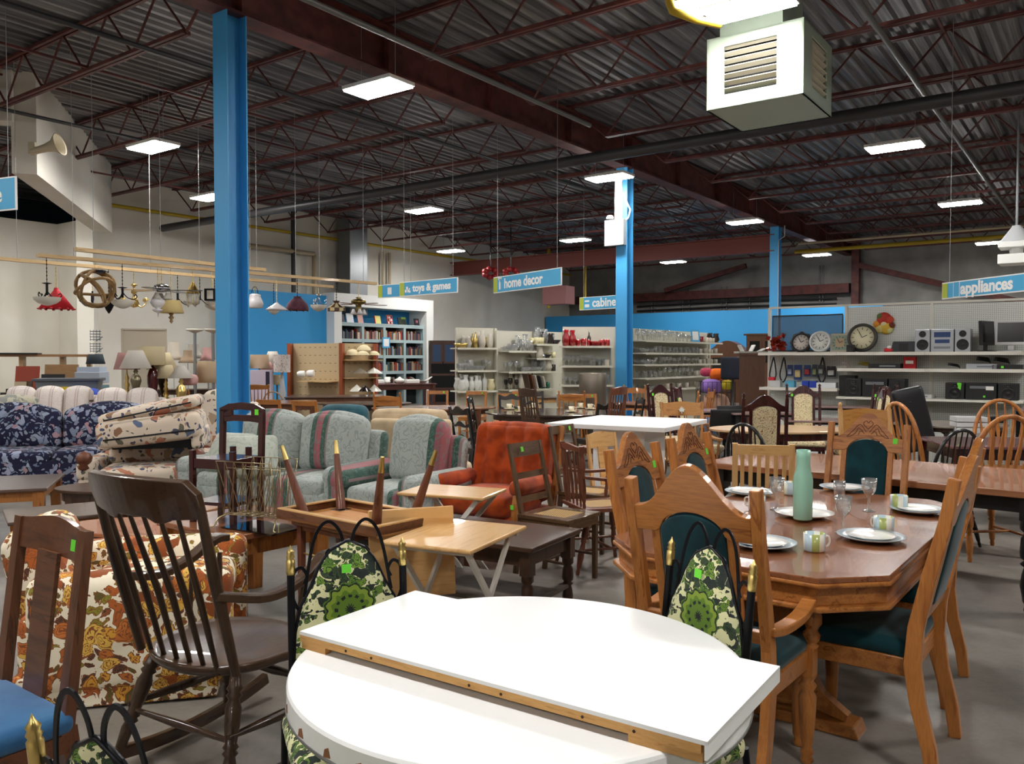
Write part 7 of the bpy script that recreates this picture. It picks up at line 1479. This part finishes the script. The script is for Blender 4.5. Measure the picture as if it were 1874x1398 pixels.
for a_ in (('clear ruffled glass shade on the middle shelf', 659, 683, 18.4, .2, .12, GLASS), ('wide pale glass shade on the middle shelf', 684, 683, 18.6, .2, .13, FROST), ('pale cone shade at the lower left of the right bay', 653, 716, 18.3, .17, .15, FROST), ('dark mirror-like shade leaning in the lower row', 668, 716, 18.2, .15, .13, mat('dark_metal_shade', '2b2624', .2, .7)), ('pale cone shade at the lower right', 685, 716, 18.5, .17, .15, FROST)): shd('spare_lampshade', a_[0], *a_[1:6], a_[6], 'cone')
for px, r, lab in ((551, .07, 'white cylindrical fitting lying on the left pegboard shelf'), (568, .08, 'round white fitting on the left pegboard shelf')): shd('light_fitting', lab, px, 690, 18.35, r, .16, CER, 'cyl', 'light fitting')
# ================================================================ BOOKCASE
pb = mat('pale_blue_paint', 'a9bdbf', .5); A1_, A2_ = 17.25, 21.0; bkc = thing('bookcase', 'tall pale blue bookcase with four bays of books', 'bookcase', tuple(ab(A1_, 19.1)), RZ_A)
BW = (A2_ - A1_) / 4; HB = 2.62; rows = [2.14, 1.64, 1.13, .62]
# local x along A, local -y faces the room
for k in range(5): MB().box((k * BW, .0, HB / 2), (.10 if k % 4 else .08, .36, HB)).build('upright', pb, bkc)
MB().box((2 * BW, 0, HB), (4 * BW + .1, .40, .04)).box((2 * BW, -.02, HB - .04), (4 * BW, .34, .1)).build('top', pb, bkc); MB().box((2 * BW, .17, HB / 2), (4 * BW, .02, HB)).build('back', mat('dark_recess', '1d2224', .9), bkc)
for z in rows:
    for k in range(4): MB().box(((k + .5) * BW, 0, z - .05), (BW - .08, .34, .10)).build('shelf', pb, bkc)
BKM = Matrix.Translation(ab(A1_, 19.1)) @ Matrix.Rotation(RZ_A, 4, 'Z'); random.seed(11)
bcols = ['7a2226', '23364e', 'c2b89c', '2b2b2e', '9a5a2c', '4c5a3c', 'b8b4b0', '5a2a3a', '8c7a5a', '1f1f22', 'a83a2c', '36546a', 'd0c4a4', '6a4a38', '3a2a40', '7f8a8c']
bmesh_ = {}
def bookmesh(c_):
    if c_ not in bmesh_:
        mb = MB().box((0, 0, .5), (1, 1, 1)); o = mb.build('book', mat('cover_' + c_, c_, .5)); bmesh_[c_] = o
        pass
    return bmesh_[c_]
rn = ['top', 'second', 'third', 'fourth']; cn = ['first', 'second', 'third', 'fourth']; seen = set()
for r_, z in enumerate(rows):
    for k in range(4):
        x = k * BW + .09; xe = (k + 1) * BW - .09
        if r_ == 3: xe = x + .35
        while x < xe:
            w_ = random.uniform(.028, .06); h_ = random.uniform(.20, .31); c_ = random.choice(bcols); src = bookmesh(c_); 
            if c_ in seen: o = src.copy(); COL.objects.link(o)
            else: o = src; seen.add(c_)
            p = BKM @ Vector((x + w_ / 2, -.06, z)); o.location = p; o.rotation_euler = (0, 0, RZ_A); o.scale = (w_ * .94, .19, h_)
            tag(o, 'book on the %s shelf from the top of the pale blue bookcase, %s bay' % (rn[r_], cn[k]), 'book', 'books, %s shelf, %s bay' % (rn[r_], cn[k])); x += w_
            if random.random() < .04: x += .05
for px, c_, w_, h_, lab in ((628, '3a3440', .2, .24, 'dark patterned book standing on the bookcase top, leftmost'), (643, 'd8dce0', .28, .28, 'large white-covered book standing on the bookcase top'), (662, 'c89a90', .22, .30, 'pink-faced book behind the brass fan lights'), (694, 'd9d07a', .24, .26, 'yellow book with a red spine on the bookcase top'), (716, 'c4554a', .24, .31, 'red and white grid-covered book on the bookcase top'), (733, '22242a', .12, .24, 'narrow black book on the bookcase top'), (741, '6b8a2c', .22, .26, 'black book with acid green title on the bookcase top'), (765, '1a1416', .22, .24, 'black book with a pink flower, rightmost on the bookcase top')):
    q = (px - 937) / F_; bb = 19.0; a_ = (.809 * bb + q * .588 * bb) / (.588 - q * .809); p = ab(a_, bb, HB + .02); o = thing('display_book', lab, 'book', tuple(p), RZ_A, 'books on top of the bookcase')
    MB(TR(rx=-.2)).box((0, 0, h_ / 2), (w_, .03, h_)).build('cover', mat('bk_' + c_, c_, .5), o)
    if c_ == '6b8a2c': MB(TR(rx=-.2)).box((0, -.0165, h_ * .38), (w_ * .92, .003, h_ * .7)).build('black_panel', BLKP, o)
    if c_ == '1a1416': MB(TR(rx=-.2)).lathe([(.05, 0), (.04, .003), (0, .003)], (0, -.016, h_ * .55), 8, Matrix.Rotation(pi / 2, 3, 'X')).build('flower', mat('pink_print', 'b05a6c', .5), o)
    if c_ == 'd9d07a': MB(TR(rx=-.2)).box((-w_ / 2 - .01, 0, h_ / 2), (.03, .032, h_)).build('red_spine', mat('bright_red'), o)
    if c_ == 'c4554a':
        for i in range(3):
            for j in range(3): MB(TR(rx=-.2)).box((-.07 + i * .07, -.0165, .05 + j * .09), (.05, .003, .06)).build('cover_square', (CER, BLKP, mat('grey_enamel'))[(i + j) % 3], o)
fs = thing('framed_notice', 'small blue framed notice fixed on the bookcase', 'sign', tuple(BKM @ Vector((2 * BW, -.24, 1.88)))); fs.rotation_euler = (0, 0, RZ_A); MB().box((0, 0, .16), (.34, .02, .34)).build('frame', SB, fs); MB().box((0, -.012, .16), (.24, .004, .24)).build('paper', SWt, fs); MB().box((0, .06, .16), (.05, .12, .05)).build('bracket', SB, fs)
# dark cabinet next to the bookcase
dc = thing('dark_cabinet', 'dark wooden cabinet with blue glass doors between bookcase and glassware', 'cabinet', tuple(at(809, 655, 26.5)), .2); dc.location.z = 0
MB().box((0, 0, 1.05), (.82, .45, 2.1)).build('body', wood('dark_cherry', '4a2a20', '331b14', .4), dc)
for x in (-.2, .2): d_ = MB().box((x, -.235, 1.7), (.36, .02, .66)).build('door', wood('dark_cherry'), dc); MB().box((x, -.247, 1.7), (.26, .006, .54)).build('door_pane', mat('blue_grey_pane', '2f4666', .2), d_)
for z in (.35, .8, 1.25): MB().box((0, -.23, z), (.74, .02, .38)).build('shelf_shade_panel', mat('black_void'), dc)  # black sheets on the solid front stand in for shaded shelf openings
# ================================================================ GLASSWARE GONDOLAS
gon = mat('gondola_cream', 'd3d0c0', .5); random.seed(5)
VASEW = mat('milky_white', 'cfd0ca', .3, coat=.2)
def glassitem(kind):
    if kind == 'wine': return [(.03, 0), (.03, .003), (.005, .008), (.005, .07), (.03, .09), (.038, .13), (.032, .17), (.030, .17), (.035, .13), (0, .09)]
    if kind == 'tumbler': return [(0, 0), (.03, 0), (.037, .11), (.034, .11), (.027, .01), (0, .01)]
    if kind == 'goblet': return [(.035, 0), (.008, .01), (.008, .05), (.04, .07), (.045, .12), (.042, .12), (.03, .07), (0, .06)]
    if kind == 'bowl': return [(0, 0), (.05, 0), (.1, .07), (.095, .07), (.045, .01), (0, .01)]
    if kind == 'vase': return [(0, 0), (.04, 0), (.06, .08), (.05, .16), (.03, .2), (.045, .26), (.04, .26), (.025, .2), (.045, .15), (0, .02)]
    if kind == 'mug': return [(0, 0), (.038, 0), (.04, .09), (.037, .09), (.034, .01), (0, .01)]
    if kind == 'bottle': return [(0, 0), (.035, 0), (.037, .15), (.012, .2), (.014, .27), (0, .27)]
    if kind == 'candle': return [(0, 0), (.035, 0), (.035, .1), (.028, .1), (0, .09)]
    if kind == 'jug': return [(0, 0), (.05, 0), (.075, .07), (.05, .15), (.06, .19), (.055, .19), (.045, .15), (0, .03)]
GM = {}; GSEEN = {}
nm_ = {'wine': ('wine_glass', 'wine glass'), 'tumbler': ('tumbler', 'glass'), 'goblet': ('goblet', 'goblet'), 'bowl': ('glass_bowl', 'bowl'), 'vase': ('vase', 'vase'), 'mug': ('mug', 'mug'), 'bottle': ('bottle', 'bottle'), 'candle': ('candle_holder', 'candle holder'), 'jug': ('jug', 'jug')}
def gitem(kind, m_, p, s, label, group):
    key = (kind, m_.name)
    if key not in GM:
        mb = MB().lathe(glassitem(kind), n=10)
        if kind in ('mug', 'jug'): mb.tube([(.035, 0, .08), (.065, 0, .07), (.06, 0, .03), (.035, 0, .02)], .006, 5)
        GM[key] = mb.build(nm_[kind][0], m_); o = GM[key]
    else: o = GM[key].copy(); COL.objects.link(o)
    o.location = p; o.scale = (s, s, s); o.rotation_euler = (0, 0, random.random() * 6); return tag(o, label, nm_[kind][1], group)
RUBY = mat('ruby_glass', '8e1016', .15, coat=.4); GRN = mat('green_glass', '1f5a45', .15, coat=.3); PORC = mat('printed_porcelain', 'c9c2b4', .3, coat=.2); WAXC = mat('cream_wax', 'd9cfa4', .6); DARKG = mat('dark_glass', '2a2220', .2, coat=.3)
KN = {'clear_glass': 'clear glass', 'ruby_glass': 'ruby red', 'green_glass': 'green glass', 'printed_porcelain': 'printed', 'cream_wax': 'cream', 'dark_glass': 'dark', 'milky_white': 'milky white'}
def gondola(name, label, pL, pR, H, shelves, depth=.4, side='end_panel', gap=0):
    """shelving whose back runs from pL to pR, shelves towards the viewer; shelves = [(z, x0, x1, text, [(kind, mat, count)...])]"""
    pL, pR = Vector(pL), Vector(pR); pL.z = pR.z = 0; d = pR - pL; l = d.length; rz = atan2(d.y, d.x); M_ = Matrix.Translation(pL) @ Matrix.Rotation(rz, 4, 'Z')
    o = thing(name, label, 'shelving', tuple(pL), rz); MB().box((l / 2, .02, H / 2), (l, .03, H)).build('back_panel', gon, o)
    for x in (0, l): MB().box((x, .0, H / 2), (.05, .07, H)).build('upright', gon, o)
    for z, x0, x1, txt, items in shelves:
        MB().box(((x0 + x1) / 2, -depth / 2, z - .015), (x1 - x0, depth, .025)).box(((x0 + x1) / 2, -depth, z - .02), (x1 - x0, .01, .04)).build('shelf', gon, o)
        seq = [(k, m_) for k, m_, n in items for _ in range(n)]
        if not seq: continue
        n = len(seq); cols = (n + 1) // 2
        for i, (k, m_) in enumerate(seq):
            x = x0 + .06 + (x1 - x0 - .12) * ((i // 2 + .5 + random.uniform(-.2, .2)) / cols); y = -depth * (.3 if i % 2 else .72)
            p = M_ @ Vector((x, y, z - .002)); s = random.uniform(1.1, 1.4)
            nm = KN.get(m_.name, ''); lab = '%s %s on the %s' % (nm, nm_[k][0].replace('_', ' ').replace('glass bowl', 'bowl'), txt)
            gitem(k, m_, p, s, lab, '%s %s, %s' % (nm, nm_[k][0].replace('_', ' '), txt))
    return o, M_, l
G = GLASS
gondola('glassware_shelving', 'cream shelving with brass ornaments and white vases, left end of the glassware', at(836, 655, 17.2), at(906, 655, 17.6), 2.18, [
    (1.76, -.15, .75, 'top shelf of the leftmost glassware rack', [('bowl', BRASS, 2), ('jug', PORC, 2), ('bottle', BRASS, 2), ('vase', PORC, 3), ('jug', BRASS, 1)]),
    (1.30, -.15, .75, 'middle shelf of the leftmost glassware rack', [('tumbler', G, 4), ('jug', G, 2), ('bowl', G, 4), ('wine', G, 3)]),
    (.88, -.15, .75, 'lower shelf of the leftmost glassware rack', [('jug', VASEW, 2), ('vase', VASEW, 6), ('bottle', VASEW, 4), ('jug', WAXC, 1)])])
gondola('glassware_shelving', 'cream shelving bay full of clear glass, left of the red glassware', at(909, 655, 17.3), at(1030, 655, 18.4), 2.12, [
    (1.85, .75, 1.45, 'short top shelf left of the red glassware', [('candle', WAXC, 5), ('vase', G, 3), ('jug', DARKG, 3), ('wine', G, 3), ('bowl', DARKG, 2)]),
    (1.70, .02, .75, 'upper shelf of the bay left of the red glassware', [('bowl', G, 3), ('goblet', G, 4), ('vase', G, 2), ('jug', G, 2)]),
    (1.55, .75, 1.45, 'second short shelf left of the red glassware', [('jug', PORC, 2), ('bowl', DARKG, 2), ('candle', WAXC, 2)]),
    (1.27, .02, 1.45, 'middle shelf of the bay left of the red glassware', [('wine', G, 6), ('bowl', G, 5), ('vase', G, 3), ('jug', PORC, 2), ('candle', DARKG, 2)]),
    (.90, .02, 1.3, 'lower shelf of the bay left of the red glassware', [('wine', DARKG, 3), ('vase', PORC, 3), ('bottle', GRN, 3), ('tumbler', GRN, 6), ('bowl', GRN, 1)])])
gondola('glassware_shelving', 'end bay with red glassware on its top shelf, left of the second blue column', at(1032, 655, 16.8), at(1128, 655, 16.8), 2.18, [
    (1.79, -.1, .95, 'red glassware shelf', [('vase', RUBY, 4), ('tumbler', RUBY, 5), ('bottle', DARKG, 1), ('bowl', RUBY, 2), ('candle', RUBY, 4)]),
    (1.40, -.1, .95, 'shelf just below the red glassware', [('wine', G, 14), ('tumbler', G, 6), ('mug', PORC, 2)]),
    (1.02, -.1, .95, 'second shelf below the red glassware', [('goblet', G, 10), ('wine', G, 8)])])
gR = [(1.92, 'top shelf of the long glassware rack', [('wine', G, 20), ('goblet', G, 8), ('tumbler', RUBY, 2), ('mug', PORC, 6), ('jug', DARKG, 2)]), (1.66, 'second shelf of the long glassware rack', [('bowl', G, 4), ('tumbler', G, 22), ('mug', PORC, 10)]),
      (1.42, 'third shelf of the long glassware rack', [('bowl', G, 3), ('goblet', G, 20), ('mug', PORC, 10)]), (1.14, 'fourth shelf of the long glassware rack', [('tumbler', G, 8), ('wine', G, 14), ('mug', PORC, 12)]), (.88, 'lowest visible shelf of the long glassware rack', [('bowl', G, 4), ('mug', PORC, 12)])]
o, M_, l = gondola('glassware_shelving', 'long cream shelving of glasses and mugs right of the second blue column', at(1150, 655, 17.2), at(1297, 655, 20.6), 2.17, [(z, .02, 4.1, txt, it) for z, txt, it in gR])
pf_ = thing('framed_notice', 'small blue framed notice standing on the long glassware rack', 'sign', tuple(M_ @ Vector((2.6, -.35, 1.92))), .3); MB(TR(rx=-.15)).box((0, 0, .14), (.22, .02, .28)).build('frame', SB, pf_); MB(TR(rx=-.15)).box((0, -.012, .14), (.15, .004, .20)).build('paper', SWt, pf_)
P = at(1085, 655, 15.6); bn = thing('metal_bin', 'tall dull metal bin in front of the glassware', 'bin', (P.x, P.y, 0)); MB().lathe([(0, 0), (.25, 0), (.26, 1.25), (.25, 1.27), (.24, 1.25), (.23, .05), (0, .04)], n=28).build('drum', mat('worn_metal', '7d7468', .35, .7), bn)
for k in range(5):
    P = at(967 + k * 7, 706, 17.0); o = thing('picture_frame', ['leftmost leaning frame on the shelf behind the tall dark chair', 'second leaning frame behind the tall dark chair', 'third leaning frame behind the tall dark chair', 'fourth leaning frame behind the tall dark chair', 'rightmost leaning frame behind the tall dark chair'][k], 'picture frame', (P.x, P.y, .90), .5, 'small frames on the low glassware shelf'); MB(TR(ry=-.25)).box((0, 0, .17), (.02, .22, .34 - .03 * k)).build('frame', (WAL, BRN, PORC, BLKP, PORC)[k], o)
# overhead red reels near the far wall
for px, lab in ((898, 'left dark red hose reel under the cross girder'), (935, 'right dark red hose reel under the cross girder')):
    P = at(px, 500, 26.5); o = thing('hose_reel', lab, 'reel', tuple(P), .3, 'red hose reels'); mb = MB()
    for k in range(7): a = 2 * pi * k / 7; mb.lathe([(.0, -.1), (.1, -.05), (.1, .05), (0, .1)], (cos(a) * .2, 0, sin(a) * .13), 8)
    mb.build('reel', mat('dark_red_enamel', '8a1a1e', .4), o); MB().cyl((0, 0, 0), (0, 0, DECK - P.z), .02, n=6).build('hanger', BLK, o)
P = at(1860, 462, 14.0); fx_ = thing('side_vent', 'white louvred vent box with conical hood at the right edge', 'vent', tuple(P), RZ_B); MB().box((0, 0, -.12), (.5, .5, .16)).build('box', WHITE(), fx_, .01); MB().box((0, 0, .12), (.5, .5, .1)).build('upper_box', WHITE(), fx_, .01); MB().lathe([(.06, .45), (.26, .17)], n=20).build('hood', mat('grey_enamel'), fx_); MB().cyl((0, 0, .4), (0, 0, DECK - P.z), .02, n=8).build('duct', mat('sheet_metal'), fx_); MB().cyl((0, 0, -.1), (0, 0, .2), .1, n=10).build('neck', WHITE(), fx_)
